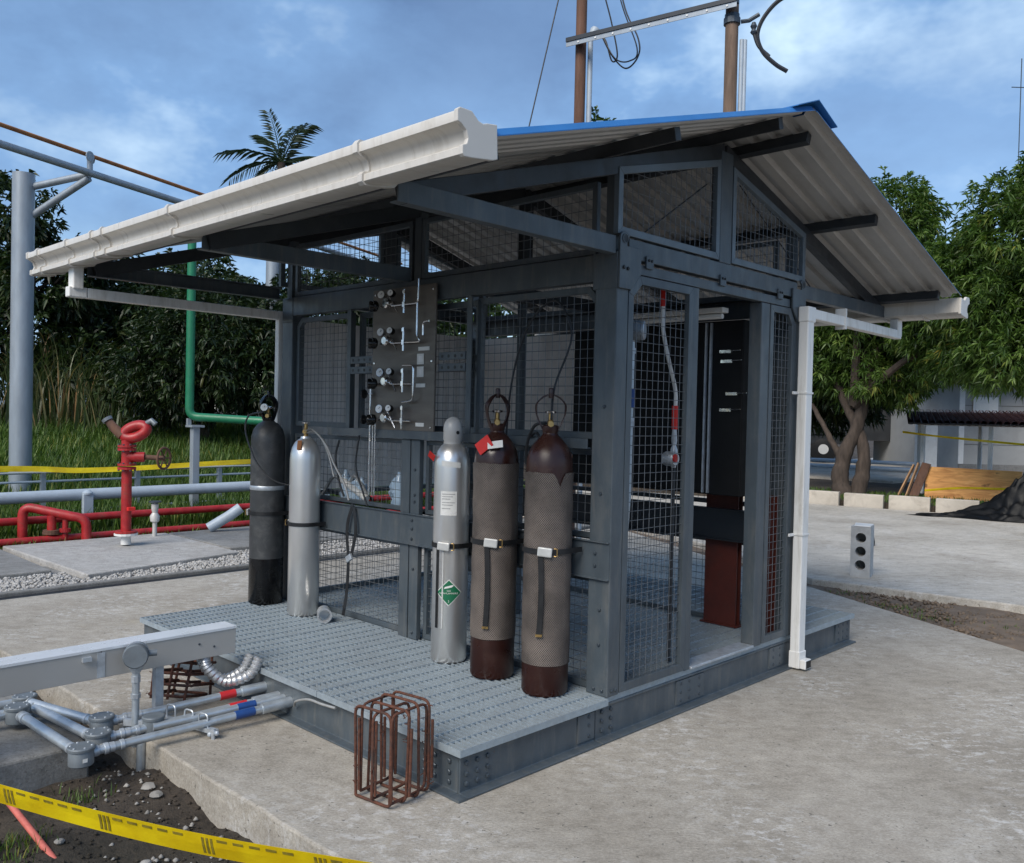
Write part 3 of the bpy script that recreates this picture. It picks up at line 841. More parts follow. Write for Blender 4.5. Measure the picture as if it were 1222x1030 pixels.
def frame_panel(name, plane, pts, w=0.035, d=0.03, mat='paint', wire=True, pitch=0.047, wm='wire'):
    """polygonal angle-steel frame. plane: ('x', x) or ('y', y); pts in (y,z) or (x,z), mitred bars inside the outline."""
    ax, c = plane
    cx = sum(p[0] for p in pts) / len(pts); cz = sum(p[1] for p in pts) / len(pts)
    root = None
    def P(p, t): return (t, p[0], p[1]) if ax == 'x' else (p[0], t, p[1])
    n = len(pts)
    # inner offset polygon
    A = sum(pts[i][0] * pts[(i + 1) % n][1] - pts[(i + 1) % n][0] * pts[i][1] for i in range(n))
    pp = pts if A > 0 else pts[::-1]
    lines = []
    for i in range(n):
        a, b = Vector(pp[i]), Vector(pp[(i + 1) % n])
        dd = (b - a).normalized(); nn = Vector((-dd.y, dd.x))
        lines.append((a + nn * w, dd))
    inner = []
    for i in range(n):
        (p, d1), (q, d2) = lines[i - 1], lines[i]
        cr = d1.x * d2.y - d1.y * d2.x
        t = ((q.x - p.x) * d2.y - (q.y - p.y) * d2.x) / cr
        inner.append(p + d1 * t)
    mb = MB()
    for i in range(n):
        j = (i + 1) % n
        quad = [pp[i], pp[j], tuple(inner[j]), tuple(inner[i])]
        vs = [P(q, c) for q in quad] + [P(q, c + d) for q in quad]
        mb.add(vs, [(0, 1, 2, 3), (7, 6, 5, 4), (0, 4, 5, 1), (1, 5, 6, 2), (2, 6, 7, 3), (3, 7, 4, 0)])
    fr = mb.build(name, mat, shelter, bevel=0.002)
    if wire:
        us = (min(p[0] for p in inner), max(p[0] for p in inner))
        vs = (min(p[1] for p in inner), max(p[1] for p in inner))
        def ins(u):
            zs = []
            for i in range(n):
                a, b = inner[i], inner[(i + 1) % n]
                if abs(a.x - b.x) < 1e-6: continue
                if min(a.x, b.x) - 1e-6 <= u <= max(a.x, b.x) + 1e-6:
                    t = (u - a.x) / (b.x - a.x); zs.append(a.y + (b.y - a.y) * t)
            return (min(zs), max(zs)) if len(zs) >= 2 else (0, -1)
        cw = c + d * 0.4
        if ax == 'x': wires('wire_mesh', fr, (cw, 0, 0), (0, 1, 0), (0, 0, 1), us, vs, pitch, inside=ins, mat=wm)
        else: wires('wire_mesh', fr, (0, cw, 0), (1, 0, 0), (0, 0, 1), us, vs, pitch, inside=ins, mat=wm)
    return fr
for gx, s in ((-0.030, 1), (XL, 1)):
    frame_panel('gable_panel', ('x', gx), [(YF - 0.005, 2.424), (1.852, 2.424), (1.852, roof_z(1.852) - 0.15), (YF - 0.005, roof_z(YF) - 0.115)], 0.036, mat='paint_light')
    frame_panel('gable_panel', ('x', gx), [(1.985, 2.424), (YR + 0.005, 2.424), (YR + 0.005, roof_z(YR) - 0.115), (1.985, roof_z(1.985) - 0.15)], 0.036, mat='paint_light')
    MB().box((gx - 0.035, 1.858, 2.414), (gx + 0.028, 1.978, roof_z(1.858) - 0.10)).build('king_post', 'paint', shelter, bevel=0.004)
MB().box((-1.56, 1.88, 2.404), (-1.50, 1.96, roof_z(1.9) - 0.10)).build('king_post', 'paint_dark', shelter)
# clerestory mesh above the head beams
for y in (YF + 0.03, YR - 0.06):
    for xa, xb in ((XL + 0.16, -1.575), (-1.485, -0.16)):
        frame_panel('clerestory_panel', ('y', y), [(xa, 2.345), (xb, 2.345), (xb, 2.70), (xa, 2.70)], 0.03)
# posts of the clerestory
for y in (YF + 0.03, YR - 0.07):
    for x in (-1.55, -0.10, XL + 0.06):
        MB().box((x - 0.02 + 0.02, y, 2.342), (x + 0.06, y + 0.05, 2.74)).build('stub_post', 'paint', shelter)

# rafters at the frames (rect hollow), following the slope
def rafter(x):
    for s in (-1, 1):
        y1 = RY0 + s * 2.24
        a = (x, RY0 + s * 0.006, RZ0 - 0.105 - 0.0035); b = (x, y1, roof_z(y1) - 0.105)
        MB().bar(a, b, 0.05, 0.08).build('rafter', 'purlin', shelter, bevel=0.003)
rafter(-0.03); rafter(-1.53); rafter(XL + 0.045)
# purlins
for y in (-0.28, 0.83, 1.745, 2.055, 2.97, 4.08):
    z = roof_z(y) - 0.035
    s = 1 if y < RY0 else -1
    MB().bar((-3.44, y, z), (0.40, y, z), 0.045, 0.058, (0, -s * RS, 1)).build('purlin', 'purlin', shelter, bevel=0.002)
# diagonal brace rods under the roof
MB().tube([(-0.1, YF + 0.1, 2.36), (-1.5, YR - 0.1, 2.36)], 0.006, 6).build('brace_rod', 'paint_dark', shelter)
MB().tube([(-1.55, YF + 0.1, 2.36), (-2.95, YR - 0.1, 2.36)], 0.006, 6).build('brace_rod', 'paint_dark', shelter)
MB().tube([(-0.06, 2.15, 2.90), (-0.06, 3.2, 2.36)], 0.004, 6).build('brace_rod', 'paint_dark', shelter)
MB().tube([(-0.09, 1.2, 2.44), (-0.09, 1.85, 2.85)], 0.004, 6).build('brace_rod', 'paint_dark', shelter)

# corrugated roof sheets
def roof_sheet(x0, x1, s, dz):
    # s=-1 front slope, +1 rear
    P = 0.125; h = 0.024
    nper = int(round((x1 - x0) / P))
    prof = []
    for i in range(nper):
        b = x0 + i * P
        prof += [(b, 0), (b + P * .42, 0), (b + P * .54, h), (b + P * .84, h), (b + P * .96, 0)]
    prof.append((x1, 0))
    ys_ = [RY0 + s * 0.012, RY0 + s * 1.1, RY0 + s * 2.30]
    mb = MB(); n = len(prof)
    vs = []
    for k, t in ((0, 0.0), (1, 0.004)):
        for y in ys_:
            for x, z in prof:
                vs.append((x, y, roof_z(y) + z + t + dz))
    fs = []; ms = []
    m = len(ys_)
    for k in (0, 1):
        for j in range(m - 1):
            for i in range(n - 1):
                a = k * m * n + j * n + i
                fs.append((a, a + 1, a + n + 1, a + n)); ms.append(1 - k if k else 1)
    for i in range(n - 1):   # end closers
        for j in (0, m - 1):
            a = j * n + i
            fs.append((a, a + 1, a + 1 + m * n, a + m * n)); ms.append(0)
    for i in (0, n - 1):
        for j in range(m - 1):
            a = j * n + i
            fs.append((a, a + n, a + n + m * n, a + m * n)); ms.append(0)
    for f, mi in zip(fs, ms): pass
    mb.v = vs; mb.f = fs; mb.m = ms
    return mb.build('roof_sheet', ['roof_blue', 'roof_grey'], shelter, fixn=False)
xe = [-3.49, -2.74, -1.99, -1.24, -0.49, 0.51]
for i in range(5):
    for s in (-1, 1):
        roof_sheet(xe[i], xe[i + 1] + (0.0 if i == 4 else 0.0), s, 0.0)
# ridge cap
poly = []
for s in (-1, 1):
    pass
rc = MB()
for s in (-1, 1):
    a = (RY0, RZ0 + 0.052); b = (RY0 + s * 0.22, roof_z(RY0 + 0.22) + 0.036)
    vs = []
    for x in (-3.50, 0.525):
        vs += [(x, a[0], a[1]), (x, b[0], b[1]), (x, b[0], b[1] - 0.005), (x, a[0], a[1] - 0.005)]
    rc.add(vs, [(0, 1, 5, 4), (2, 3, 7, 6), (1, 2, 6, 5), (0, 3, 2, 1), (4, 5, 6, 7)])
rc.build('ridge_cap', 'roof_blue', shelter)
# roof screws
mb = MB()
for y in (-0.28, 0.83, 1.745, 2.055, 2.97, 4.08):
    for x in np.arange(-3.40, 0.5, 0.25):
        mb.lathe((x + 0.0, y, roof_z(y) + 0.026), [(0.010, 0), (0.010, 0.004), (0.005, 0.012)], 6)
stuff(mb.build('roof_screws', 'bolt', shelter))

# gutters (ogee PVC)
def gutter_profile(sgn, y0):
    # outward distance from back wall -> y ; list of (d, z)
    inner = [(0.0, 2.492), (0.0, 2.392), (0.012, 2.380), (0.100, 2.366), (0.142, 2.364), (0.148, 2.368), (0.148, 2.390), (0.144, 2.394), (0.126, 2.396),
             (0.117, 2.410), (0.118, 2.426), (0.127, 2.446), (0.143, 2.459), (0.164, 2.463), (0.170, 2.466), (0.171, 2.494), (0.166, 2.501), (0.148, 2.501), (0.148, 2.494)]
    return [(y0 + sgn * d, z) for d, z in inner]
def gutter(sgn, y0, zoff=0.0, outlet_x=None, br=()):
    root = MB()
    pr = [(a, b + zoff) for a, b in gutter_profile(sgn, y0)]
    t = 0.004
    # open sheet with thickness: offset by normals
    n = len(pr)
    inn = []
    for i in range(n):
        a = Vector(pr[max(i - 1, 0)]); b = Vector(pr[min(i + 1, n - 1)])
        d = (b - a).normalized(); nn = Vector((-d.y, d.x)) * (t * (1 if sgn < 0 else -1)) * -1
        inn.append((pr[i][0] + nn.x, pr[i][1] + nn.y))
    x0, x1 = -3.512, 0.502
    vs = []
    for x in (x0, x1):
        vs += [(x, a, b) for a, b in pr] + [(x, a, b) for a, b in inn]
    fs = []
    m = 2 * n
    for i in range(n - 1):
        fs += [(i, i + 1, m + i + 1, m + i), (n + i + 1, n + i, m + n + i, m + n + i + 1), (i, n + i, n + i + 1, i + 1), (m + i, m + i + 1, m + n + i + 1, m + n + i)]
    fs += [(0, m, m + n, n), (n - 1, n + n - 1, m + n + n - 1, m + n - 1)]
    root.add(vs, fs)
    g = root.build('gutter', 'gutter', shelter, smooth=True)
    cap = [(0.002, 2.492), (-0.004, 2.380), (0.02, 2.372), (0.112, 2.360), (0.145, 2.358), (0.153, 2.366), (0.153, 2.394), (0.135, 2.401), (0.130, 2.418), (0.138, 2.442), (0.160, 2.458), (0.176, 2.462), (0.177, 2.500), (0.165, 2.508), (0.115, 2.508), (0.10, 2.496), (0.085, 2.484), (0.065, 2.480), (0.045, 2.486)]
    cap = [(y0 + sgn * d, z + zoff) for d, z in cap]
    for xa, xb in ((0.498, 0.516), (-3.526, -3.508)):
        MB().prism(cap, 'x', xa, xb).build('end_cap', 'gutter', g, bevel=0.003)
    for x, w in br:
        # clip that hugs the profile
        mb = MB()
        o2 = []
        for i in range(1, n - 1):
            a = Vector(pr[max(i - 1, 0)]); b = Vector(pr[min(i + 1, n - 1)])
            d = (b - a).normalized(); nn = Vector((-d.y, d.x)) * (0.009 * (1 if sgn < 0 else -1))
            o2.append((pr[i][0] + nn.x, pr[i][1] + nn.y))
        k = len(o2)
        base = pr[1:n - 1]
        vs = []
        for xx in (x - w / 2, x + w / 2):
            vs += [(xx, a, b) for a, b in o2] + [(xx, a, b) for a, b in base]
        fs = []
        for i in range(k - 1):
            fs += [(i, i + 1, 2 * k + i + 1, 2 * k + i), (i, k + i, k + i + 1, i + 1), (2 * k + i, 2 * k + i + 1, 3 * k + i + 1, 3 * k + i)]
        fs += [(0, 2 * k, 3 * k, k), (k - 1, 2 * k - 1, 4 * k - 1, 3 * k - 1)]
        mb.add(vs, fs)
        mb.build('gutter_clip', 'gutter', g, smooth=True)
    return g
gf = gutter(-1, -0.375, 0, br=[(-0.02, 0.028), (-1.53, 0.026), (-2.33, 0.02), (-2.48, 0.02), (-2.86, 0.024), (-3.34, 0.034)])
gr = gutter(1, 4.18, -0.055, br=[(-0.02, 0.022), (-1.53, 0.022), (0.25, 0.02)])
# front outlet and left downspout
def rect_pipe(mb, p, q, w, h, up=(0, 0, 1)): mb.bar(p, q, w, h, up)
ds = MB()
ds.bar((-2.98, -0.44, 2.372), (-2.98, -0.44, 2.24), 0.06, 0.085)
ds.bar((-2.98, -0.49, 2.222), (-2.98, -0.385, 2.222), 0.062, 0.062)
dso = ds.build('downspout', 'downspout', shelter, bevel=0.006)
MB().bar((-2.98, -0.384, 2.222), (-3.055, 0.955, 2.222), 0.055, 0.06).build('downspout', 'downspout', shelter, bevel=0.005)
MB().bar((-3.058, 0.985, 2.255), (-3.058, 0.985, 0.12), 0.05, 0.05).build('downspout', 'downspout', shelter, bevel=0.005)
# rear-right downspout
d1 = MB().bar((0.048, 4.25, 2.315), (0.048, 4.25, 2.19), 0.085, 0.06).build('downspout', 'downspout', shelter, bevel=0.006)
MB().bar((0.048, 4.285, 2.205), (0.048, 2.86, 2.222), 0.058, 0.062).build('downspout', 'downspout', shelter, bevel=0.005)
MB().box((0.015, 2.765, 2.165), (0.085, 2.868, 2.262)).build('downspout_elbow', 'downspout', shelter, bevel=0.008)
dv = MB().box((0.018, 2.77, 0.10), (0.081, 2.852, 2.17)).build('downspout', 'downspout', shelter, bevel=0.007)
sh = MB().box((0.014, 2.766, 0.012), (0.086, 2.858, 0.118))
sh.box((0.086, 2.772, 0.014), (0.125, 2.85, 0.072))
sh.build('downspout_shoe', 'downspout', shelter, bevel=0.006)
MB().box((0.1252, 2.779, 0.02), (0.1262, 2.843, 0.066)).build('outlet_mouth', 'black', shelter)
for z in (1.72, 0.84):
    MB().box((0.013, 2.764, z), (0.086, 2.857, z + 0.012)).box((0.02, 2.70, z - 0.004), (0.03, 2.764, z + 0.014)).build('pipe_clip', 'downspout', dv, bevel=0.002)
MB().box((0.012, 3.30, 2.165), (0.083, 3.32, 2.30)).build('pipe_clip', 'downspout', shelter)

# side wall panels on the right face (x=0): left mesh panel, door opening, right mesh panel
XS = -0.032
fp = frame_panel('side_panel', ('x', XS), [(YF + 0.095, HD + 0.006), (1.615, HD + 0.006), (1.615, 2.245), (1.135, 2.245), (YF + 0.095, 2.155)], 0.042, 0.03)
frame_panel('side_panel', ('x', XS), [(2.452, HD + 0.006), (YR - 0.102, HD + 0.006), (YR - 0.102, 2.155), (2.70, 2.245), (2.452, 2.245)], 0.042, 0.03)
MB().box((-0.06, 1.619, HD), (-0.006, 1.672, 2.247)).build('door_jamb', 'paint', shelter, bevel=0.003)
MB().box((-0.088, 2.350, HD), (-0.006, 2.448, 2.247)).build('door_post', 'paint', shelter, bevel=0.004)
MB().box((-0.10, 1.675, HD + 0.001), (0.004, 2.346, HD + 0.016)).build('door_sill', 'galv', shelter, bevel=0.003)

# front wall: mesh panels, mid rail channel, low post, bottom frame
YW = 1.0
frame_panel('front_panel', ('y', YW), [(XL + 0.16, 1.44), (-2.20, 1.44), (-2.20, 2.195), (XL + 0.22, 2.195), (XL + 0.16, 2.14)], 0.034)
frame_panel('front_panel', ('y', YW), [(-1.01, 1.44), (-0.142, 1.44), (-0.142, 2.12), (-0.21, 2.195), (-1.01, 2.195)], 0.034)
frame_panel('front_panel', ('y', YW + 0.045), [(-2.18, 1.44), (-1.04, 1.44), (-1.04, 2.195), (-2.18, 2.195)], 0.034)
frame_panel('front_panel', ('y', YW), [(XL + 0.16, HD + 0.004), (-1.61, HD + 0.004), (-1.61, 0.765), (XL + 0.16, 0.765)], 0.03)
frame_panel('front_panel', ('y', YW), [(-1.43, HD + 0.004), (-0.142, HD + 0.004), (-0.142, 0.765), (-1.43, 0.765)], 0.03)
frame_panel('front_panel', ('y', YW), [(XL + 0.16, 0.95), (-1.61, 0.95), (-1.61, 1.385), (XL + 0.16, 1.385)], 0.025)
frame_panel('front_panel', ('y', YW), [(-1.43, 0.95), (-0.142, 0.95), (-0.142, 1.385), (-1.43, 1.385)], 0.025)
# low post (two angles back to back)
lp = MB().box((-1.605, 0.952, HD), (-1.522, 0.99, 1.39)).build('low_post', 'paint', shelter, bevel=0.003)
lp2 = MB().box((-1.518, 0.957, HD), (-1.438, 0.99, 1.39)).build('low_post', 'paint', shelter, bevel=0.003)
bolts(lp2, [(-1.478, 0.957, z) for z in (0.24, 0.62, 1.02, 1.06, 1.21)], (0, -1, 0), 0.009, 0.008)
# horizontal C channel rail the cylinders are strapped to
rail = MB().prism(off(Csec(0.185, 0.020, 0.006, -1), 0.9498, 0.765), 'x', -2.96, -0.006).build('rail_channel', 'paint', shelter, bevel=0.002)
bolts(rail, [(-1.48, 0.943, 0.80), (-1.48, 0.943, 0.86), (-1.48, 0.943, 0.91), (-0.09, 0.943, 0.83), (-0.09, 0.943, 0.89)], (0, -1, 0), 0.009, 0.008)
# shelf angle under the instrument boards
MB().prism(off(Lsec(0.05, 0.006, 1, 1), 0.93, 1.392), 'x', -2.36, -0.145).build('shelf_angle', 'paint', shelter, bevel=0.002)
# instrument rack uprights and perforated struts
for x in (-2.17, -1.03):
    MB().prism(off(Lsec(0.04, 0.005, 1, 1), x - 0.02, 0.955), 'z', 1.40, 2.205).build('rack_upright', 'paint', shelter)
for z in (1.79, 1.855):
    for xa, xb in ((-2.145, -1.905), (-1.28, -1.055)):
        o = MB().box((xa, 0.952, z), (xb, 0.966, z + 0.045)).build('slotted_strut', 'paint', shelter, bevel=0.002)
        h = MB()
        k = int((xb - xa) / 0.05)
        for i in range(k):
            x = xa + 0.03 + i * (xb - xa - 0.06) / max(1, k - 1)
            h.lathe((x, 0.9518, z + 0.022), [(0.010, 0), (0.010, -0.0008)], 10, (0, 1, 0))
        stuff(h.build('strut_slots', 'black', o))
# left wall: mesh below and a ribbed dark sheet above
frame_panel('left_panel', ('x', XL + 0.04), [(YF + 0.125, HD + 0.004), (YR - 0.105, HD + 0.004), (YR - 0.105, 0.965), (YF + 0.125, 0.965)], 0.035)
mb = MB(); prof = []
n = 60
for i in range(n + 1):
    y = YF + 0.125 + (YR - 0.23 - YF) * i / n
    prof.append((XL + 0.06 + (0.008 if i % 4 in (1, 2) else 0.0), y))
vs = [(x, y, z) for z in (0.97, 2.20) for x, y in prof] + [(x - 0.003, y, z) for z in (0.97, 2.20) for x, y in prof]
k = len(prof)
fs = [(i, i + 1, k + i + 1, k + i) for i in range(k - 1)] + [(2 * k + i, 3 * k + i, 3 * k + i + 1, 2 * k + i + 1) for i in range(k - 1)]
mb.add(vs, fs); mb.build('ribbed_sheet', 'panel_sheet', shelter, fixn=False)
# rear wall: mesh low, pale sheet and dark board high, rail
YB = YR - 0.075
for xa, xb in ((XL + 0.16, -1.585), (-1.435, -0.142)):
    frame_panel('rear_panel', ('y', YB), [(xa, HD + 0.004), (xb, HD + 0.004), (xb, 0.76), (xa, 0.76)], 0.03)
    frame_panel('rear_panel', ('y', YB), [(xa, 0.985), (xb, 0.985), (xb, 2.19), (xa, 2.19)], 0.03)
MB().prism(off(Csec(0.205, 0.05, 0.006, -1), 2.708, 0.765), 'x', -2.85, -0.15).build('rail_channel', 'paint_dark', shelter)
MB().box((-2.84, YB - 0.016, 1.36), (-1.72, YB - 0.010, 2.18)).build('back_sheet', 'light_sheet', shelter)
MB().prism(off(Lsec(0.05, 0.006, 1, 1), YB - 0.055, 1.30), 'x', -2.85, -1.60).build('shelf_angle', 'paint_light', shelter)

# ------------------------------------------------------------------ instrument panel on the front wall
ip = thing('regulator_board', 'brushed steel gas regulator board with four gauge rows on the front wall', 'panel', (-1.7, 0.94, 1.44))
ipp = MB().box((-2.0, 0.935, 1.44), (-1.405, 0.949, 2.30)).build('back_plate', 'panel_plate', ip, bevel=0.003)
bolts(ipp, [(x, 0.935, z) for x in (-1.975, -1.43) for z in (1.465, 1.85, 2.27)], (0, -1, 0), 0.008, 0.006, 'chrome')
YP = 0.935
def gauge(o, r, parent, d=(0, -1, 0.0), body='black_gloss'):
    d = Vector(d).normalized()
    g = MB().lathe(o, [(r * .9, 0), (r, 0.006), (r, 0.028), (r * .93, 0.032)], 18, d).build('gauge', body, parent, smooth=True)
    MB().lathe(Vector(o) + d * 0.0325, [(r * .86, 0), (r * .86, 0.001)], 18, d).build('gauge_face', 'gauge_face', g)
    MB().bar(Vector(o) + d * 0.0345, Vector(o) + d * 0.0345 + Vector((r * .5, 0, r * .35)), 0.0025, 0.001, d).build('needle', 'black', g)
    return g
for i, z in enumerate((2.205, 1.98, 1.735, 1.515)):
    rg_ = MB()
    rg_.lathe((-1.80, YP, z), [(0.020, 0), (0.020, 0.03), (0.030, 0.035), (0.030, 0.06), (0.022, 0.068)], 16, (0, -1, 0))
    ro = rg_.build('regulator', 'chrome', ip, smooth=True)
    kb = MB().lathe((-1.88, YP - 0.05, z - 0.015), [(0.012, 0), (0.030, 0.01), (0.033, 0.05), (0.028, 0.058)], 16, (-0.55, -0.83, 0)).build('knob', 'black_gloss', ro, smooth=True)
    gauge((-1.895, YP - 0.055, z - 0.015), 0.034, ro, (-0.15, -0.95, 0.1), 'black_gloss')
    gauge((-1.855, YP - 0.03, z + 0.05), 0.026, ro, (0.3, -0.9, 0.12), 'chrome')
    gauge((-1.765, YP - 0.03, z + 0.055), 0.022, ro, (0.3, -0.9, 0.12), 'black_gloss')
    t = MB()
    t.tube([(-1.88, YP - 0.03, z - 0.015), (-1.58, YP - 0.03, z - 0.015)], 0.006, 8)
    t.tube([(-1.66, YP - 0.03, z + 0.075), (-1.66, YP - 0.03, z - 0.065)], 0.007, 8)
    t.tube([(-1.72, YP - 0.03, z - 0.06), (-1.80, YP - 0.03, z + 0.04)], 0.005, 6)
    t.lathe((-1.66, YP - 0.03, z - 0.03), [(0.014, 0), (0.014, 0.03)], 6)
    t.lathe((-1.66, YP - 0.03, z + 0.05), [(0.013, 0), (0.013, 0.02)], 6)
    t.build('valve_tree', 'chrome', ro, smooth=True)
def ptube(pts, mat='chrome', r=0.006, name='tube', rr=0.03):
    return MB().tube(round_path(pts, rr), r, 8).build(name, mat, ip, smooth=True)
ptube([(-1.58, YP - 0.03, 2.19), (-1.53, YP - 0.03, 2.19), (-1.53, YP - 0.03, 2.33)])
ptube([(-1.53, YP - 0.035, 2.19), (-1.53, YP - 0.035, 2.0), (-1.50, YP - 0.03, 1.965), (-1.62, YP - 0.03, 1.965)])
ptube([(-1.66, YP - 0.03, 1.83), (-1.56, YP - 0.03, 1.83), (-1.56, YP - 0.03, 1.62), (-1.66, YP - 0.03, 1.61)])
ptube([(-1.48, YP - 0.03, 2.0), (-1.48, YP - 0.03, 2.08), (-1.43, YP - 0.03, 2.08)])
for k, (x, zt) in enumerate(((-1.985, 1.72), (-1.955, 1.52), (-1.93, 1.50))):
    MB().tube([(x, YP - 0.02, zt), (x, YP - 0.02, 1.03)], 0.006 if k == 0 else 0.004, 8).build('drop_tube', 'chrome', ip, smooth=True)
ptube([(-1.985, YP - 0.02, 1.72), (-1.90, YP - 0.03, 1.72)], r=0.008)
for z in (1.66, 1.50):
    MB().lathe((-2.04, YP - 0.02, z), [(0.004, 0), (0.03, 0.004), (0.03, 0.014), (0.004, 0.018)], 14, (-1, -0.3, 0)).build('hand_knob', 'black', ip, smooth=True)
    ptube([(-2.04, YP - 0.02, z), (-1.96, YP - 0.02, z)], r=0.005)
for x, z, w, h in ((-1.50, 1.925, 0.10, 0.022), (-1.525, 1.71, 0.085, 0.022), (-1.525, 1.48, 0.075, 0.022)):
    MB().box((x - w / 2, YP - 0.004, z - h / 2), (x + w / 2, YP - 0.0005, z + h / 2)).build('name_plate', 'white_tag', ip)
for z in (1.865, 1.79):
    o = MB().box((-1.56, YP - 0.004, z - 0.031), (-1.50, YP - 0.0005, z + 0.031)).build('white_label', 'white_tag', ip)
    MB().box((-1.545, YP - 0.0055, z - 0.018), (-1.515, YP - 0.0042, z + 0.018)).build('label_print', 'panel_sheet', o)

ip.location.x += 0.11

# ------------------------------------------------------------------ inside the shelter
cab = thing('equipment_cabinet', 'tall black equipment cabinet hanging inside behind the doorway', 'cabinet', (-0.95, 2.6, 1.05))
MB().box((-1.50, 2.42, 1.08), (-0.16, 2.78, 2.16)).build('cabinet_body', 'cabinet', cab, bevel=0.006)
MB().box((-1.49, 2.408, 1.10), (-0.43, 2.418, 2.14)).build('cabinet_door', 'cabinet', cab, bevel=0.003)
for x in (-0.415, -0.380):
    MB().box((x - 0.006, 2.402, 1.09), (x + 0.006, 2.4185, 2.15)).build('door_trim', 'galv', cab)
MB().tube(round_path([(-0.50, 2.40, 1.72), (-0.50, 2.36, 1.72), (-0.50, 2.36, 1.52), (-0.50, 2.40, 1.52)], 0.02), 0.008, 8).build('door_handle', 'galv', cab, smooth=True)
for z, x in ((1.96, -0.27), (1.90, -0.26), (1.70, -0.22), (1.60, -0.26)):
    mb = MB().box((x - 0.05, 2.409, z), (x + 0.03, 2.419, z + 0.018))
    mb.tube([(x + 0.03, 2.40, z + 0.012), (x + 0.10, 2.40, z + 0.014)], 0.003, 6)
    mb.build('valve_fitting', 'chrome', cab)
lamp = thing('tube_light', 'long unlit tube lamp hung under the inner tie beam', 'lamp', (-0.6, 2.35, 2.15))
MB().box((-0.95, 2.20, 2.185), (-0.18, 2.27, 2.215)).build('lamp_body', 'white_paint', lamp, bevel=0.004)
MB().tube([(-0.93, 2.235, 2.165), (-0.20, 2.235, 2.165)], 0.016, 10).build('lamp_tube', 'gauge_face', lamp, smooth=True)

jb = thing('gas_detector', 'round grey junction box on a vertical conduit inside the side mesh', 'junction box', (-0.17, 1.25, HD))
MB().lathe((-0.20, 1.285, 2.0), [(0.048, 0), (0.055, 0.01), (0.055, 0.075), (0.048, 0.085)], 20, (0.9, 0.45, 0)).build('box_body', 'box_grey', jb, smooth=True)
MB().lathe((-0.123, 1.324, 2.0), [(0.05, 0), (0.05, 0.012), (0.044, 0.017)], 20, (0.9, 0.45, 0)).build('box_lid', 'galv', jb, smooth=True)
MB().tube([(-0.165, 1.30, 1.95), (-0.165, 1.30, 1.15), (-0.165, 1.28, 0.95), (-0.165, 1.25, 0.70), (-0.165, 1.22, HD + .01)], 0.016, 10).build('conduit', 'conduit', jb, smooth=True)
MB().tube([(-0.165, 1.30, 1.70), (-0.165, 1.30, 1.60)], 0.02, 10).build('blue_band', 'band_blue', jb, smooth=True)
for z in (1.88, 1.52, 1.5):
    MB().lathe((-0.165, 1.30, z), [(0.023, 0), (0.023, 0.028)], 8).build('fitting', 'galv', jb)
fx = thing('flexible_hose_drop', 'white flexible hose with red ends leading to a valve inside the mesh', 'hose', (-0.16, 1.72, 1.3))
MB().tube(smooth_path([(-0.16, 1.56, 2.17), (-0.16, 1.57, 2.02), (-0.16, 1.63, 1.86), (-0.16, 1.70, 1.70), (-0.16, 1.70, 1.56), (-0.16, 1.70, 1.50)]), 0.011, 10).build('hose', 'white_paint', fx, smooth=True)
MB().tube([(-0.16, 1.56, 2.25), (-0.16, 1.56, 2.15)], 0.015, 10).build('red_end', 'red_tag', fx, smooth=True)
MB().tube([(-0.16, 1.70, 1.62), (-0.16, 1.70, 1.49)], 0.017, 10).build('red_end', 'red_tag', fx, smooth=True)
v_ = MB().lathe((-0.16, 1.70, 1.28), [(0.013, 0), (0.018, 0.03), (0.012, 0.05), (0.02, 0.07), (0.02, 0.10), (0.012, 0.12), (0.017, 0.15), (0.012, 0.21)], 10)
v_.build('fittings', 'galv', fx, smooth=True)
MB().lathe((-0.16, 1.66, 1.33), [(0.035, -0.03), (0.04, -0.02), (0.04, 0.03), (0.034, 0.04)], 14, (1, 0, 0)).build('valve_body', 'galv', fx, smooth=True)
MB().lathe((-0.118, 1.645, 1.335), [(0.022, 0), (0.022, 0.01)], 12, (1, 0, 0)).build('valve_cap', 'red_tag', fx)
MB().tube([(-0.16, 1.70, 1.29), (-0.16, 1.70, HD + .01)], 0.012, 8).build('pipe', 'paint_dark', fx, smooth=True)

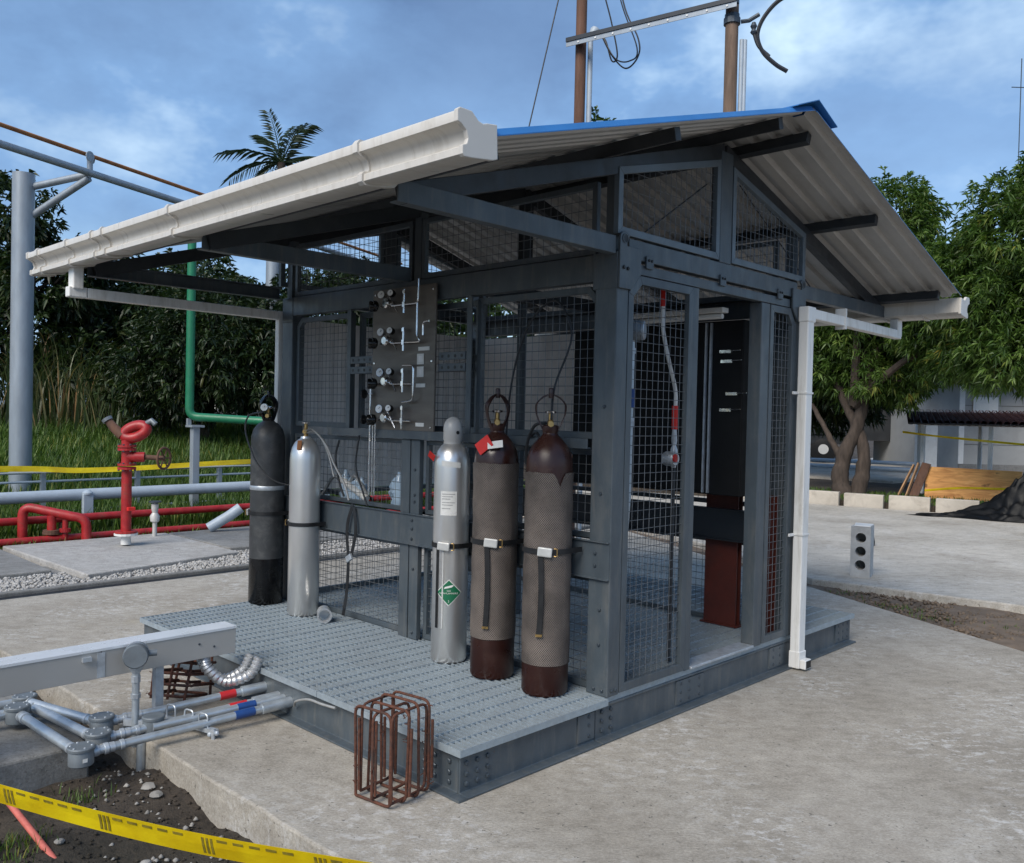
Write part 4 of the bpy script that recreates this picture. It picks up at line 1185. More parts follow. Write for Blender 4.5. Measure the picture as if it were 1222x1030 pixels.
# ------------------------------------------------------------------ gas cylinders
def view_dir(c):
    d = Vector((CAM_LOC.x - c[0], CAM_LOC.y - c[1], 0)).normalized()
    return d
def strap(parent, c, r, z, toward, tail=0.0, side=0.0, buckle=True):
    """webbing strap round the cylinder to the rail, ratchet buckle facing the yard"""
    mb = MB(); n = 36
    rr = r + 0.003
    ring = []
    for i in range(n + 1):
        t = math.pi + (math.pi) * i / n       # front half circle (towards -y)
        ring.append((c[0] + rr * math.cos(t), c[1] + rr * math.sin(t)))
    pts = [(c[0] - rr, c[1] + min(0.95 - c[1] - 0.022, r))] + ring + [(c[0] + rr, c[1] + min(0.95 - c[1] - 0.022, r))]
    vs = []
    for x, y in pts:
        vs += [(x, y, z - 0.0125), (x, y, z + 0.0125)]
    k = len(pts)
    fs = [(2 * i, 2 * i + 2, 2 * i + 3, 2 * i + 1) for i in range(k - 1)]
    mb.add(vs, fs)
    st = mb.build('strap', 'black', parent, fixn=False)
    sol = st.modifiers.new('thick', 'SOLIDIFY'); sol.thickness = 0.003; sol.offset = 1
    if buckle:
        a = toward
        d = Vector((math.cos(a), math.sin(a), 0)); t = Vector((-d.y, d.x, 0))
        p = Vector((c[0], c[1], z)) + d * (rr + 0.012)
        MB().bar(p - t * 0.035 + Vector((0, 0, 0.003)), p + t * 0.035 - Vector((0, 0, 0.003)), 0.014, 0.045, (0, 0, 1)).build('buckle', 'buckle', st, bevel=0.006)
        q = p + t * 0.045
        MB().tube([q + t * 0.0 + Vector((0, 0, .018)), q + t * 0.014 + Vector((0, 0, .018)), q + t * 0.014 - Vector((0, 0, .018)), q - Vector((0, 0, .018))], 0.003, 6).build('buckle_loop', 'brass', st)
        if tail:
            e = p - t * 0.022 - d * 0.006
            tl = [e + Vector((0, 0, -tail * s)) + t * (0.008 * math.sin(3 * s)) - d * 0.001 for s in np.linspace(0, 1, 8)]
            m2 = MB()
            vs = []
            for q in tl: vs += [q - t * 0.0125, q + t * 0.0125]
            m2.add(vs, [(2 * i, 2 * i + 1, 2 * i + 3, 2 * i + 2) for i in range(len(tl) - 1)])
            o = m2.build('strap_tail', 'black', st, fixn=False)
            so = o.modifiers.new('thick', 'SOLIDIFY'); so.thickness = 0.003
            MB().bar(tl[-1] - t * 0.016, tl[-1] + t * 0.016, 0.008, 0.012).build('tail_hook', 'brass', st)
    return st

def cyl_body(c, prof, mat, parent, name='body', n=40):
    return MB().lathe((c[0], c[1], HD), prof, n).build(name, mat, parent, smooth=True)

def sleeve_mesh(c, r, z0, z1, parent, notch=None):
    """net sleeve as a slightly loose tube with UVs; the top edge is torn"""
    n = 48; k = 24
    vs = []; uv = []
    for j in range(k + 1):
        for i in range(n + 1):
            a = 2 * math.pi * i / n
            top = z1 + 0.002 * math.sin(a * 3) + 0.0015 * math.sin(a * 13)
            if notch:
                da = (a - notch[0] + math.pi) % (2 * math.pi) - math.pi
                top -= notch[1] * max(0, 1 - abs(da) / notch[2])
            z = z0 + (top - z0) * j / k
            rr = r + 0.0035 + 0.0012 * math.sin(a * 7 + z * 9) + 0.0015 * math.sin(z * 40 + a * 2) + (0.003 * (j == k))
            vs.append((c[0] + rr * math.cos(a), c[1] + rr * math.sin(a), z)); uv.append((a * r * 1.0, z))
    fs = []
    w = n + 1
    for j in range(k):
        for i in range(n):
            fs.append((j * w + i, j * w + i + 1, (j + 1) * w + i + 1, (j + 1) * w + i))
    me = bpy.data.meshes.new('net_sleeve')
    me.from_pydata(vs, [], fs)
    ul = me.uv_layers.new(name='UVMap')
    for p in me.polygons:
        for li in p.loop_indices:
            ul.data[li].uv = uv[me.loops[li].vertex_index]
        p.use_smooth = True
    me.materials.append(M['sleeve'])
    o = bpy.data.objects.new('net_sleeve', me)
    COL.objects.link(o)
    o.parent = parent; o.matrix_parent_inverse = Matrix.Translation(-Vector(parent.location))
    return o

def valve(c, z, parent, mat='brass', d=(0.7, -0.7, 0)):
    d = Vector(d).normalized()
    mb = MB()
    mb.lathe((c[0], c[1], z), [(0.013, 0), (0.016, 0.02), (0.016, 0.05), (0.011, 0.055), (0.011, 0.085)], 10)
    mb.tube([Vector((c[0], c[1], z + 0.035)), Vector((c[0], c[1], z + 0.035)) + d * 0.045], 0.010, 8)
    mb.lathe(Vector((c[0], c[1], z + 0.035)) + d * 0.03, [(0.015, 0), (0.015, 0.014)], 6, d)
    o = mb.build('valve', mat, parent, smooth=True)
    hw = MB().lathe((c[0], c[1], z + 0.085), [(0.012, 0), (0.026, 0.003), (0.028, 0.012), (0.012, 0.016)], 14).build('hand_wheel', 'chrome', o, smooth=True)
    return o

def guard(c, z, parent, mat, h=0.16, w=0.055, wide=0.012, ang=0.0, knob=True, collar=True):
    """open valve guard: two bowed straps joined by a ring on top"""
    tr_ = 0.0085
    mb = MB()
    if collar: mb.lathe((c[0], c[1], z), [(0.036, -0.01), (0.040, 0), (0.040, 0.025), (0.034, 0.03)], 20)
    half = R(wide * 1800)            # angular half-width of each side plate
    for sd in (0, math.pi):
        nt_, nph = 14, 7
        vs = []
        for lay in (0.0, 0.006):
            for i in range(nt_):
                t = i / (nt_ - 1)
                rr = 0.036 + (w - 0.036) * math.sin(min(1, t * 1.5) * math.pi / 2) if t < 0.67 else w * math.cos((t - 0.67) / 0.33 * math.pi / 2) ** 0.6
                rr = max(rr, 0.011) + lay
                hw = half * (1 - 0.35 * math.sin(math.pi * min(1, t * 1.25)))
                for k in range(nph):
                    a = ang + sd + hw * (2 * k / (nph - 1) - 1)
                    vs.append((c[0] + rr * math.cos(a), c[1] + rr * math.sin(a), z + 0.01 + h * t + (lay if t > .9 else 0)))
        m_ = nt_ * nph
        fs = []
        for i in range(nt_ - 1):
            for k in range(nph - 1):
                a = i * nph + k
                fs += [(a, a + 1, a + nph + 1, a + nph), (m_ + a, m_ + a + nph, m_ + a + nph + 1, m_ + a + 1)]
            for k in (0, nph - 1):
                a = i * nph + k
                fs.append((a, a + nph, m_ + a + nph, m_ + a))
        mb.add(vs, fs)
    if knob: mb.lathe((c[0], c[1], z + h - 0.004), [(0.012, 0), (0.013, 0.02), (0.013, 0.045), (0.010, 0.05)], 12)
    return mb.build('valve_guard', mat, parent, smooth=True)

CY = 0.820
CYR = 0.114
# 1 dark grey / black cylinder far left
c1 = (-2.93, CY + 0.01); 
cy1 = thing('gas_cylinder', 'tall dark grey gas cylinder with black lower part and black valve guard', 'gas cylinder', (c1[0], c1[1], HD), 'gas cylinders on the front deck')
r = 0.116
cyl_body(c1, [(r * .93, 0.0), (r + 0.001, 0.012), (r + 0.001, 0.315), (r + 0.001, 0.3155)], 'black_gloss', cy1, 'black_foot')
cyl_body(c1, [(r, 0.316), (r, 1.12), (r * .98, 1.16), (r * .86, 1.21), (r * .62, 1.245), (r * .40, 1.262), (r * .33, 1.27)], 'cyl_grey', cy1)
cyl_body(c1, [(r + .0005, 0.79), (r + 0.003, 0.795), (r + 0.003, 0.815), (r + .0005, 0.82)], 'galv', cy1, 'pale_ring')
guard(c1, HD + 1.265, cy1, 'black_gloss', 0.17, 0.060, 0.034, R(50))
gauge((c1[0] + 0.03, c1[1] - 0.045, HD + 1.36), 0.026, cy1, (0.7, -0.7, 0.05), 'chrome')
valve(c1, HD + 1.268, cy1)
strap(cy1, c1, r, HD + 0.63, R(215))
MB().bar((c1[0] - 0.05, c1[1] - 0.075, HD + 1.215), (c1[0] + 0.0, c1[1] - 0.105, HD + 1.16), 0.05, 0.003, (-0.3, -0.8, 0.5)).build('red_tag', 'red_tag', cy1)
MB().bar((c1[0] - 0.045, c1[1] - 0.084, HD + 1.20), (c1[0] - 0.01, c1[1] - 0.105, HD + 1.17), 0.03, 0.003, (-0.3, -0.8, 0.5)).build('white_tag', 'white_tag', cy1)

# 2 silver cylinder left
c2 = (-2.46, CY + 0.012)
cy2 = thing('gas_cylinder', 'silver aluminium gas cylinder with brass valve, second from the left', 'gas cylinder', (c2[0], c2[1], HD), 'gas cylinders on the front deck')
r = 0.101
cyl_body(c2, [(r * .93, 0.0), (r, 0.012), (r, 1.02), (r * .97, 1.06), (r * .88, 1.10), (r * .70, 1.135), (r * .48, 1.155), (0.036, 1.162), (0.033, 1.175)], 'alu', cy2)
valve(c2, HD + 1.172, cy2)
strap(cy2, c2, r, HD + 0.60, R(190))
MB().bar((c2[0] + 0.04, c2[1] - 0.07, HD + 1.15), (c2[0] + 0.055, c2[1] - 0.085, HD + 1.09), 0.03, 0.003, (0.5, -0.8, 0.3)).build('paper_tag', 'rust_pipe', cy2)

# 3 silver cylinder with cap
c3 = (-1.01, CY + 0.012)
cy3 = thing('gas_cylinder', 'silver gas cylinder with closed domed cap and green diamond sticker', 'gas cylinder', (c3[0], c3[1], HD), 'gas cylinders on the front deck')
r = 0.098
cyl_body(c3, [(r * .93, 0.0), (r, 0.012), (r, 1.06), (r * .97, 1.10), (r * .86, 1.14), (r * .66, 1.17), (0.048, 1.185)], 'alu', cy3)
M['cap_grey'] = simple('pale_grey_cap', (0.52, 0.51, 0.49), 0.4, 0.1, 0.08, 8)
MB().lathe((c3[0], c3[1], HD + 1.182), [(0.050, 0), (0.050, 0.02), (0.053, 0.024), (0.053, 0.085), (0.049, 0.11), (0.037, 0.132), (0.018, 0.146), (0.004, 0.149)], 26).build('valve_cap', 'cap_grey', cy3, smooth=True)
vd = view_dir(c3); 
def on_cyl(c, r, ang, s, z, off_=0.0):
    """point on the cylinder: s metres along the surface from angle ang"""
    a = ang + s / r
    return (c[0] + (r + off_) * math.cos(a), c[1] + (r + off_) * math.sin(a), z)
va = math.atan2(vd.y, vd.x)
MB().lathe(on_cyl(c3, 0.053, va + 0.5, 0, HD + 1.245, 0.0008), [(0.010, 0), (0.010, 0.001)], 10, (math.cos(va + .5), math.sin(va + .5), 0)).build('cap_hole', 'black', cy3)
def wrapped(name, c, r, ang, poly, off_, mat, parent, sub=10):
    """flat outline bent round the cylinder; poly in (s,z) convex"""
    mb = MB()
    cs = sum(p[0] for p in poly) / len(poly); cz = sum(p[1] for p in poly) / len(poly)
    ss = np.linspace(min(p[0] for p in poly), max(p[0] for p in poly), sub + 1)
    vs = []; 
    def zr(s):
        zs = []
        for i in range(len(poly)):
            a, b = poly[i], poly[(i + 1) % len(poly)]
            if abs(a[0] - b[0]) < 1e-9:
                if abs(a[0] - s) < 1e-6: zs += [a[1], b[1]]
                continue
            if min(a[0], b[0]) - 1e-9 <= s <= max(a[0], b[0]) + 1e-9:
                zs.append(a[1] + (b[1] - a[1]) * (s - a[0]) / (b[0] - a[0]))
        return min(zs), max(zs)
    for s in ss:
        a, b = zr(s)
        vs += [on_cyl(c, r, ang, s, a, off_), on_cyl(c, r, ang, s, b, off_)]
    mb.add(vs, [(2 * i, 2 * i + 2, 2 * i + 3, 2 * i + 1) for i in range(sub)])
    return mb.build(name, mat, parent, fixn=False)
def diamond(h, z): return [(-h, z), (0, z - h), (h, z), (0, z + h)]
zd = HD + 0.385
dm = wrapped('diamond_sticker', c3, r, va - 0.05, diamond(0.072, zd), 0.0012, 'white_tag', cy3)
dg = wrapped('green_field', c3, r, va - 0.05, diamond(0.067, zd), 0.0019, 'green_sticker', dm)
def text_on_cyl(txt, c, r, ang, s0, z0, size, off_, mat, parent, name='print'):
    cu = bpy.data.curves.new('txt', 'FONT'); cu.body = txt; cu.size = size; cu.align_x = 'CENTER'; cu.align_y = 'CENTER'
    o = bpy.data.objects.new('txt', cu); COL.objects.link(o)
    dg_ = bpy.context.evaluated_depsgraph_get()
    me = bpy.data.meshes.new_from_object(o.evaluated_get(dg_))
    bpy.data.objects.remove(o)
    for v in me.vertices:
        v.co = on_cyl(c, r, ang, s0 + v.co.x, z0 + v.co.y, off_)
    me.materials.clear(); me.materials.append(M[mat]); me.name = name
    t = bpy.data.objects.new(name, me); COL.objects.link(t); t.parent = parent
    return t
text_on_cyl('NON-FLAMMABLE', c3, r, va - 0.05, 0, zd - 0.004, 0.0125, 0.0027, 'white_tag', dm, 'lettering')
text_on_cyl('GAS', c3, r, va - 0.05, 0, zd + 0.010, 0.012, 0.0027, 'white_tag', dm, 'lettering')
text_on_cyl('2', c3, r, va - 0.05, 0, zd - 0.047, 0.016, 0.0027, 'white_tag', dm, 'lettering')
wrapped('cylinder_symbol', c3, r, va - 0.05, [(-0.026, zd + 0.020), (0.018, zd + 0.030), (0.026, zd + 0.040), (0.018, zd + 0.042), (-0.024, zd + 0.030)], 0.0027, 'white_tag', dm)
wl = wrapped('paper_label', c3, r, va - 0.12, [(-0.05, HD + 0.80), (0.04, HD + 0.80), (0.04, HD + 0.93), (-0.05, HD + 0.93)], 0.0012, 'white_tag', cy3)
M['faint_print'] = simple('faint_grey_print', (0.42, 0.41, 0.40), 0.6, 0, 0.2, 60)
for k, z in enumerate((0.915, 0.902, 0.889, 0.87, 0.857, 0.838)):
    wrapped('print_line', c3, r, va - 0.12, [(-0.042, HD + z - 0.003), (0.03 - 0.012 * (k % 3), HD + z - 0.003), (0.03 - 0.012 * (k % 3), HD + z + 0.002), (-0.042, HD + z + 0.002)], 0.0018, 'faint_print', wl)
for s in (-0.035, 0.005, 0.022):
    wrapped('print_mark', c3, r, va - 0.12, [(s, HD + 0.812), (s + 0.012, HD + 0.812), (s + 0.012, HD + 0.820), (s, HD + 0.820)], 0.0018, 'panel_sheet', wl)
wrapped('shoulder_label', c3, r, va - 0.1, [(-0.05, HD + 1.065), (0.055, HD + 1.055), (0.055, HD + 1.085), (-0.05, HD + 1.095)], 0.0015, 'white_tag', cy3)
strap(cy3, c3, r, HD + 0.635, va + 0.0 - 0.35, 0.0)
wrapped('strap_end', c3, r, va - 0.75, [(-0.010, HD + 0.19), (0.008, HD + 0.19), (0.008, HD + 0.62), (-0.010, HD + 0.62)], 0.003, 'black', cy3)
wrapped('strap_end', c3, r, va - 0.40, [(-0.004, HD + 0.19), (0.004, HD + 0.19), (0.003, HD + 0.62), (-0.004, HD + 0.62)], 0.003, 'buckle', cy3)
MB().bar(Vector(on_cyl(c3, r, va - 1.15, 0, HD + 1.13, 0.02)), Vector(on_cyl(c3, r, va - 1.15, -0.035, HD + 1.10, 0.02)), 0.045, 0.003, (0.6, -0.7, 0.3)).build('red_tag', 'red_tag', cy3)

# 4 and 5 maroon cylinders in net sleeves
def brown(c, z0, z1, label, notch, guard_ang, gw, buckle_a, tail, r=CYR, gwide=0.012, taper=0.0):
    cy = thing('gas_cylinder', label, 'gas cylinder', (c[0], c[1], HD), 'gas cylinders on the front deck')
    cyl_body(c, [(r * .94, 0), (r, 0.014), (r, 1.10), (r * .98, 1.135), (r * .90, 1.17), (r * .74, 1.205), (r * .52, 1.235), (r * .37, 1.25), (0.036, 1.262), (0.034, 1.275)], 'cyl_brown', cy)
    sleeve_mesh(c, r, HD + z0, HD + z1, cy, notch)
    guard(c, HD + 1.272, cy, 'cyl_brown', 0.165, gw, gwide, guard_ang)
    valve(c, HD + 1.272, cy)
    strap(cy, c, r + 0.005, HD + 0.70, buckle_a, tail)
    return cy
c4 = (-0.655, CY - 0.002)
va4 = math.atan2(view_dir(c4).y, view_dir(c4).x)
cy4 = brown(c4, 0.205, 1.10, 'maroon gas cylinder in net sleeve with red tag, left of the pair', None, va4 + R(90), 0.060, va4 - 0.15, 0.43, gwide=0.03)
tg = on_cyl(c4, CYR, va4 - 0.5, 0, HD + 1.19, 0.0)
MB().bar(Vector(tg) + Vector((-0.05, -0.01, -0.025)), Vector(tg) + Vector((0.02, 0.01, 0.03)), 0.065, 0.003, (0.6, -0.7, 0.4)).build('red_tag', 'red_tag', cy4)
MB().bar(Vector(tg) + Vector((0.012, 0.0, 0.0)), Vector(tg) + Vector((0.075, 0.045, 0.012)), 0.04, 0.003, (0.6, -0.7, 0.5)).build('white_tag', 'white_tag', cy4)
c5 = (-0.285, CY - 0.004)
va5 = math.atan2(view_dir(c5).y, view_dir(c5).x)
cy5 = brown(c5, 0.150, 1.075, 'maroon gas cylinder in torn net sleeve nearest the corner post', (va5 + 0.45, 0.065, 0.22), va5 + R(90), 0.072, va5 - 0.1, 0.40)

# rust-red steel columns on the rear deck
M['red_column'] = simple('rust_red_primer', (0.085, 0.014, 0.008), 0.6, 0, 0.25, 5, (0.05, 0.014, 0.01), 0.6, 4)
for x0, x1, lab in ((-0.571, -0.335, 'wide flat rust-red steel column under the black cabinet, seen through the doorway'), (-0.185, -0.085, 'narrow rust-red steel column behind the small side mesh')):
    t = thing('steel_column', lab, 'column', ((x0 + x1) / 2, 2.74, HD), 'red columns inside the rear wall')
    MB().box((x0, 2.715, HD + 0.012), (x1, 2.725, 1.075)).build('front_flange', 'red_column', t)
    MB().box(((x0 + x1) / 2 - 0.006, 2.7255, HD + 0.012), ((x0 + x1) / 2 + 0.006, 2.765, 1.075)).build('web', 'red_column', t)
    MB().box((x0, 2.7655, HD + 0.012), (x1, 2.776, 1.075)).build('rear_flange', 'red_column', t)
    MB().box((x0 - 0.02, 2.70, HD + 0.001), (x1 + 0.02, 2.785, HD + 0.011)).build('base_plate', 'red_column', t)

# hoses
def hose(pts, r, mat, name, lab, cat='hose', sub=8):
    o = MB().tube(smooth_path(pts, sub), r, 8).build(name, mat, smooth=True)
    return tag(o, lab, cat)
hose([(c5[0] + 0.03, c5[1] - 0.03, HD + 1.33), (-0.30, 0.86, 1.70), (-0.26, 0.93, 1.95), (-0.38, 0.94, 2.13), (-0.55, 0.93, 2.02), (-0.66, 0.93, 1.75), (-0.70, 0.93, 1.40), (-0.70, 0.945, 1.05)], 0.0055, 'cable', 'hose', 'thin dark hose arching up from the right maroon cylinder valve')
hose([(c5[0] - 0.03, c5[1], HD + 1.31), (-0.40, 0.83, 1.50), (-0.475, 0.86, 1.42), (-0.50, 0.88, 1.32), (-0.46, 0.88, 1.26), (-0.41, 0.88, 1.30), (-0.405, 0.88, 1.39), (-0.45, 0.90, 1.46), (-0.52, 0.92, 1.44)], 0.008, 'cable', 'hose', 'coiled dark hose hanging between the two maroon cylinders')
hose([(c2[0] + 0.03, c2[1] - 0.03, HD + 1.21), (-2.42, 0.86, 1.42), (-2.33, 0.90, 1.33), (-2.24, 0.91, 1.20), (-2.14, 0.92, 1.08), (-2.08, 0.915, 0.98)], 0.007, 'grey_hose', 'hose', 'grey hose curving from the left silver cylinder valve down to the rail')
hose([(c2[0] + 0.03, c2[1] - 0.02, HD + 1.20), (-2.40, 0.88, 1.40), (-2.32, 0.91, 1.28), (-2.25, 0.915, 1.12)], 0.006, 'grey_hose', 'hose', 'second thinner hose beside the left silver cylinder')
hose([(c1[0] + 0.02, c1[1] - 0.05, HD + 1.33), (c1[0] - 0.09, c1[1] - 0.1, HD + 1.30), (c1[0] - 0.10, c1[1] - 0.12, HD + 1.20), (-2.85, 0.66, 1.26), (-2.70, 0.64, 1.16), (-2.58, 0.70, 1.07), (-2.50, 0.93, 1.02)], 0.006, 'cable', 'hose', 'dark hose from the grey cylinder drooping behind the silver one')
hose([(-2.22, 0.93, 1.36), (-2.25, 0.925, 1.25), (-2.21, 0.925, 1.10), (-2.15, 0.925, 1.0)], 0.007, 'cable', 'hose', 'black hose hanging below the shelf angle')
# slack strap with hook hanging on the rail
ss_ = thing('hanging_strap', 'slack black webbing strap hanging from the mid rail', 'strap', (-2.07, 0.92, 0.25))
mb = MB()
for pts in ([(-2.06, 0.925, 0.96), (-2.06, 0.922, 0.93), (-2.09, 0.918, 0.85), (-2.10, 0.918, 0.75), (-2.08, 0.918, 0.60), (-2.09, 0.918, 0.40), (-2.10, 0.90, 0.24)], [(-2.04, 0.925, 0.94), (-2.01, 0.918, 0.85), (-2.01, 0.918, 0.76), (-2.05, 0.916, 0.62)]):
    sp = smooth_path(pts, 6)
    vs = []
    for p in sp: vs += [p + Vector((-0.012, 0, 0)), p + Vector((0.012, 0.004, 0))]
    mb.add(vs, [(2 * i, 2 * i + 1, 2 * i + 3, 2 * i + 2) for i in range(len(sp) - 1)])
o = mb.build('webbing', 'black', ss_, fixn=False); sm = o.modifiers.new('thick', 'SOLIDIFY'); sm.thickness = 0.003
MB().bar((-2.08, 0.908, 0.60), (-2.03, 0.908, 0.63), 0.018, 0.04).build('ratchet', 'galv', ss_, bevel=0.004)
# stray pipe stub on the deck
ps = MB()
a = Vector((-2.235, 0.845, HD + 0.046)); d = Vector((0.75, -0.45, 0)).normalized()
ps.lathe(a, [(0.044, 0), (0.044, 0.10), (0.047, 0.102), (0.047, 0.115), (0.036, 0.115), (0.036, 0.0)], 22, d)
tag(ps.build('pipe_stub', 'alu', smooth=True), 'short open pipe stub lying on the deck by the silver cylinder', 'pipe')
# bottles and packing on the rail ledge behind the mesh
for k, (x, z, s) in enumerate(((-2.38, 1.04, 1.0), (-2.20, 1.02, 0.8), (-1.80, 1.02, 1.1), (-1.73, 1.05, 0.9))):
    y = 1.10
    mb = MB().lathe((x, y, 0.955), [(0.030 * s, 0), (0.034 * s, 0.01), (0.034 * s, 0.13 * s), (0.026 * s, 0.16 * s), (0.013 * s, 0.185 * s), (0.013 * s, 0.20 * s)], 14)
    o = mb.build('plastic_bottle', 'bottle', smooth=True)
    tag(o, ['clear bottle behind mesh right of the left silver cylinder', 'small clear bottle behind mesh beside the grey hose', 'large clear bottle behind mesh left of the low post', 'pale bottle behind mesh touching the low post'][k], 'bottle', 'bottles on the ledge behind the mesh')
for k, (pts, r_, mt, lab) in enumerate((
    ([(-2.62, 1.08, 0.97), (-2.50, 1.09, 1.10), (-2.36, 1.10, 1.03), (-2.25, 1.08, 1.12), (-2.12, 1.09, 1.0)], 0.012, 'grey_hose', 'tangled grey hose lying on the ledge behind the mesh'),
    ([(-2.60, 1.10, 1.0), (-2.45, 1.12, 0.98), (-2.30, 1.10, 1.05), (-2.10, 1.12, 0.97)], 0.010, 'cable', 'tangled black cable on the ledge behind the mesh'),
    ([(-1.99, 0.92, 1.40), (-2.02, 0.92, 1.2), (-1.95, 0.925, 1.05), (-1.90, 0.925, 0.96)], 0.006, 'cable', 'thin black tube hanging under the regulator board'),
    ([(-0.75, 0.935, 1.30), (-0.80, 0.935, 1.0), (-0.82, 0.90, 0.72), (-0.80, 0.90, 0.45), (-0.83, 0.91, 0.24)], 0.008, 'cable', 'black hose hanging behind the left maroon cylinder'),
    ([(-0.50, 0.935, 1.10), (-0.48, 0.92, 0.80), (-0.50, 0.90, 0.55), (-0.47, 0.90, 0.30)], 0.009, 'cable', 'black hose hanging between the two maroon cylinders to the deck'))):
    tag(MB().tube(smooth_path(pts, 8), r_, 8).build('hose', mt, smooth=True), lab, 'hose')
def crumple(name, lab, c, rad, mat, seed):
    rr = random.Random(seed); mb = MB().sphere((0, 0, 0), 1.0, 16, 10)
    mb.v = [(c[0] + a * rad[0] * (k := rr.uniform(.7, 1.2)), c[1] + b * rad[1] * k, c[2] + d * rad[2] * k) for a, b, d in mb.v]
    tag(mb.build(name, mat), lab, 'packing')
crumple('plastic_wrap', 'crumpled clear plastic wrap on the ledge behind the silver cylinder', (-2.30, 1.11, 1.02), (0.15, 0.04, 0.085), 'bottle', 3)
crumple('plastic_wrap', 'crumpled pale plastic bag on the ledge left of the low post', (-1.79, 1.11, 1.04), (0.11, 0.04, 0.10), 'bottle', 4)
lg = MB().box((XL + 0.16, 1.04, 0.938), (-0.15, 1.16, 0.952)).build('ledge', 'paint_dark', shelter)
cr = tag(MB().tube(smooth_path([(-2.55, 1.09, 1.16), (-2.35, 1.08, 1.07), (-2.1, 1.07, 0.98)]), 0.022, 10).build('pale_pipe', 'white_tag', smooth=True), 'pale slanting pipe lying behind the mesh above the rail', 'pipe')

# ------------------------------------------------------------------ cable tray and conduits, lower left
ct = thing('cable_tray', 'galvanised covered cable tray running from the left to the deck', 'cable tray', (-1.61, -2.5, 0))
XT0, XT1, ZT0, ZT1 = -1.755, -1.632, 0.278, 0.418
MB().box((XT0, -0.78, ZT0), (XT1, -0.10, ZT1 - 0.004)).build('tray_section', 'tray', ct, bevel=0.002)
MB().box((XT0, -3.4, ZT0), (XT1, -0.784, ZT1 - 0.004)).build('tray_section', 'tray', ct, bevel=0.002)
MB().prism([(XT0 - 0.004, ZT1 - 0.018), (XT0 - 0.004, ZT1), (XT1 + 0.004, ZT1), (XT1 + 0.004, ZT1 - 0.012), (XT1 + 0.001, ZT1 - 0.012), (XT1 + 0.001, ZT1 - 0.003), (XT0 - 0.001, ZT1 - 0.003), (XT0 - 0.001, ZT1 - 0.018)], 'y', -3.4, -0.098).build('tray_cover', 'tray_top', ct)
MB().box((XT1, -0.80, ZT0 + 0.004), (XT1 + 0.003, -0.765, ZT1 - 0.02)).build('splice_plate', 'galv', ct)
bolts(ct, [(XT1, y, z) for y, z in ((-0.22, 0.33), (-0.30, 0.355), (-0.84, 0.37))], (1, 0, 0), 0.006, 0.005, 'bolt')
MB().box((XT1 - 0.09, -0.87, 0.39 - 0.02), (XT1 + 0.02, -0.83, 0.39)).build('tray_bracket', 'galv', ct)
# tray legs far left
MB().box((-1.72, -2.2, -0.004), (-1.67, -2.15, ZT0)).build('tray_leg', 'galv', ct)
MB().box((-1.72, -0.50, 0.0), (-1.68, -0.46, ZT0)).build('tray_leg', 'galv', ct)
# flexible metal hoses out of the tray end into the base
for k, (x, dx, lab) in enumerate(((-1.70, 0.02, 'silver corrugated flexible conduit looping out under the tray end'), (-1.665, 0.07, 'second silver flexible conduit loop at the tray end'))):
    pts = smooth_path([(x, -0.26, 0.29), (x + 0.01, -0.24, 0.22), (x + 0.02 + dx * .4, -0.16, 0.14), (x + 0.04 + dx, -0.06, 0.17), (x + 0.05 + dx, -0.01, 0.25)], 14)
    rs = [0.026 + 0.003 * math.sin(i * 2.1) for i in range(len(pts))]
    tag(MB().tube(pts, rs, 14).build('flexible_conduit', 'foil', smooth=True), lab, 'conduit', 'flexible conduits at the tray end')

cbz = 0.075
def cbox(x, y, z, label, ends=()):
    """round cast junction box with a bolted lid"""
    t = thing('junction_box', label, 'junction box', (x, y, z - 0.045), 'round cast junction boxes')
    MB().lathe((x, y, z - 0.045), [(0.046, 0), (0.052, 0.006), (0.052, 0.062), (0.050, 0.066)], 26).build('box_body', 'box_grey', t, smooth=True)
    l = MB().lathe((x, y, z + 0.022), [(0.056, 0), (0.057, 0.004), (0.057, 0.012), (0.053, 0.016)], 26).build('box_lid', 'box_grey', t, smooth=True)
    bolts(l, [(x + 0.043 * math.cos(a), y + 0.043 * math.sin(a), z + 0.037) for a in np.linspace(0, 2 * math.pi, 6, endpoint=False)], (0, 0, 1), 0.0055, 0.005, 'galv')
    return t
def hub(p, d, r, parent):
    d = Vector(d).normalized()
    MB().lathe(p, [(r, 0), (r, 0.022), (r * .8, 0.024), (r * .8, 0.045), (r * 1.05, 0.047), (r * 1.05, 0.062), (r * .8, 0.064)], 12, d).build('coupling', 'galv', parent, smooth=True)
BA = (-1.36, -0.965, 0.045); BB = (-1.49, -0.845, 0.045); BC = (-1.66, -0.765, 0.055)
BD = (-2.02, -1.02, 0.07); BE = (-2.16, -0.945, 0.07)
t1 = cbox(*BA, 'round grey junction box lowest and nearest the yellow tape')
t2 = cbox(*BB, 'round grey junction box just behind the nearest one')
t3 = cbox(*BC, 'round grey junction box in front of the support post')
t4 = cbox(*BD, 'round grey junction box at the left frame edge, front one')
t5 = cbox(*BE, 'round grey junction box at the left frame edge, rear one')
for t, (x, y, z) in ((t1, BA), (t2, BB), (t3, BC)):
    MB().box((x + 0.0525, y - 0.012, z - 0.02), (x + 0.0535, y + 0.008, z - 0.004)).build('paper_tag', 'white_tag', t)
ends = [(-1.285, 0.02, 0.078), (-1.40, 0.02, 0.078), (-1.535, 0.02, 0.098)]
labs = [('front', 'band_blue'), ('middle', 'band_red'), ('rear', 'band_red')]
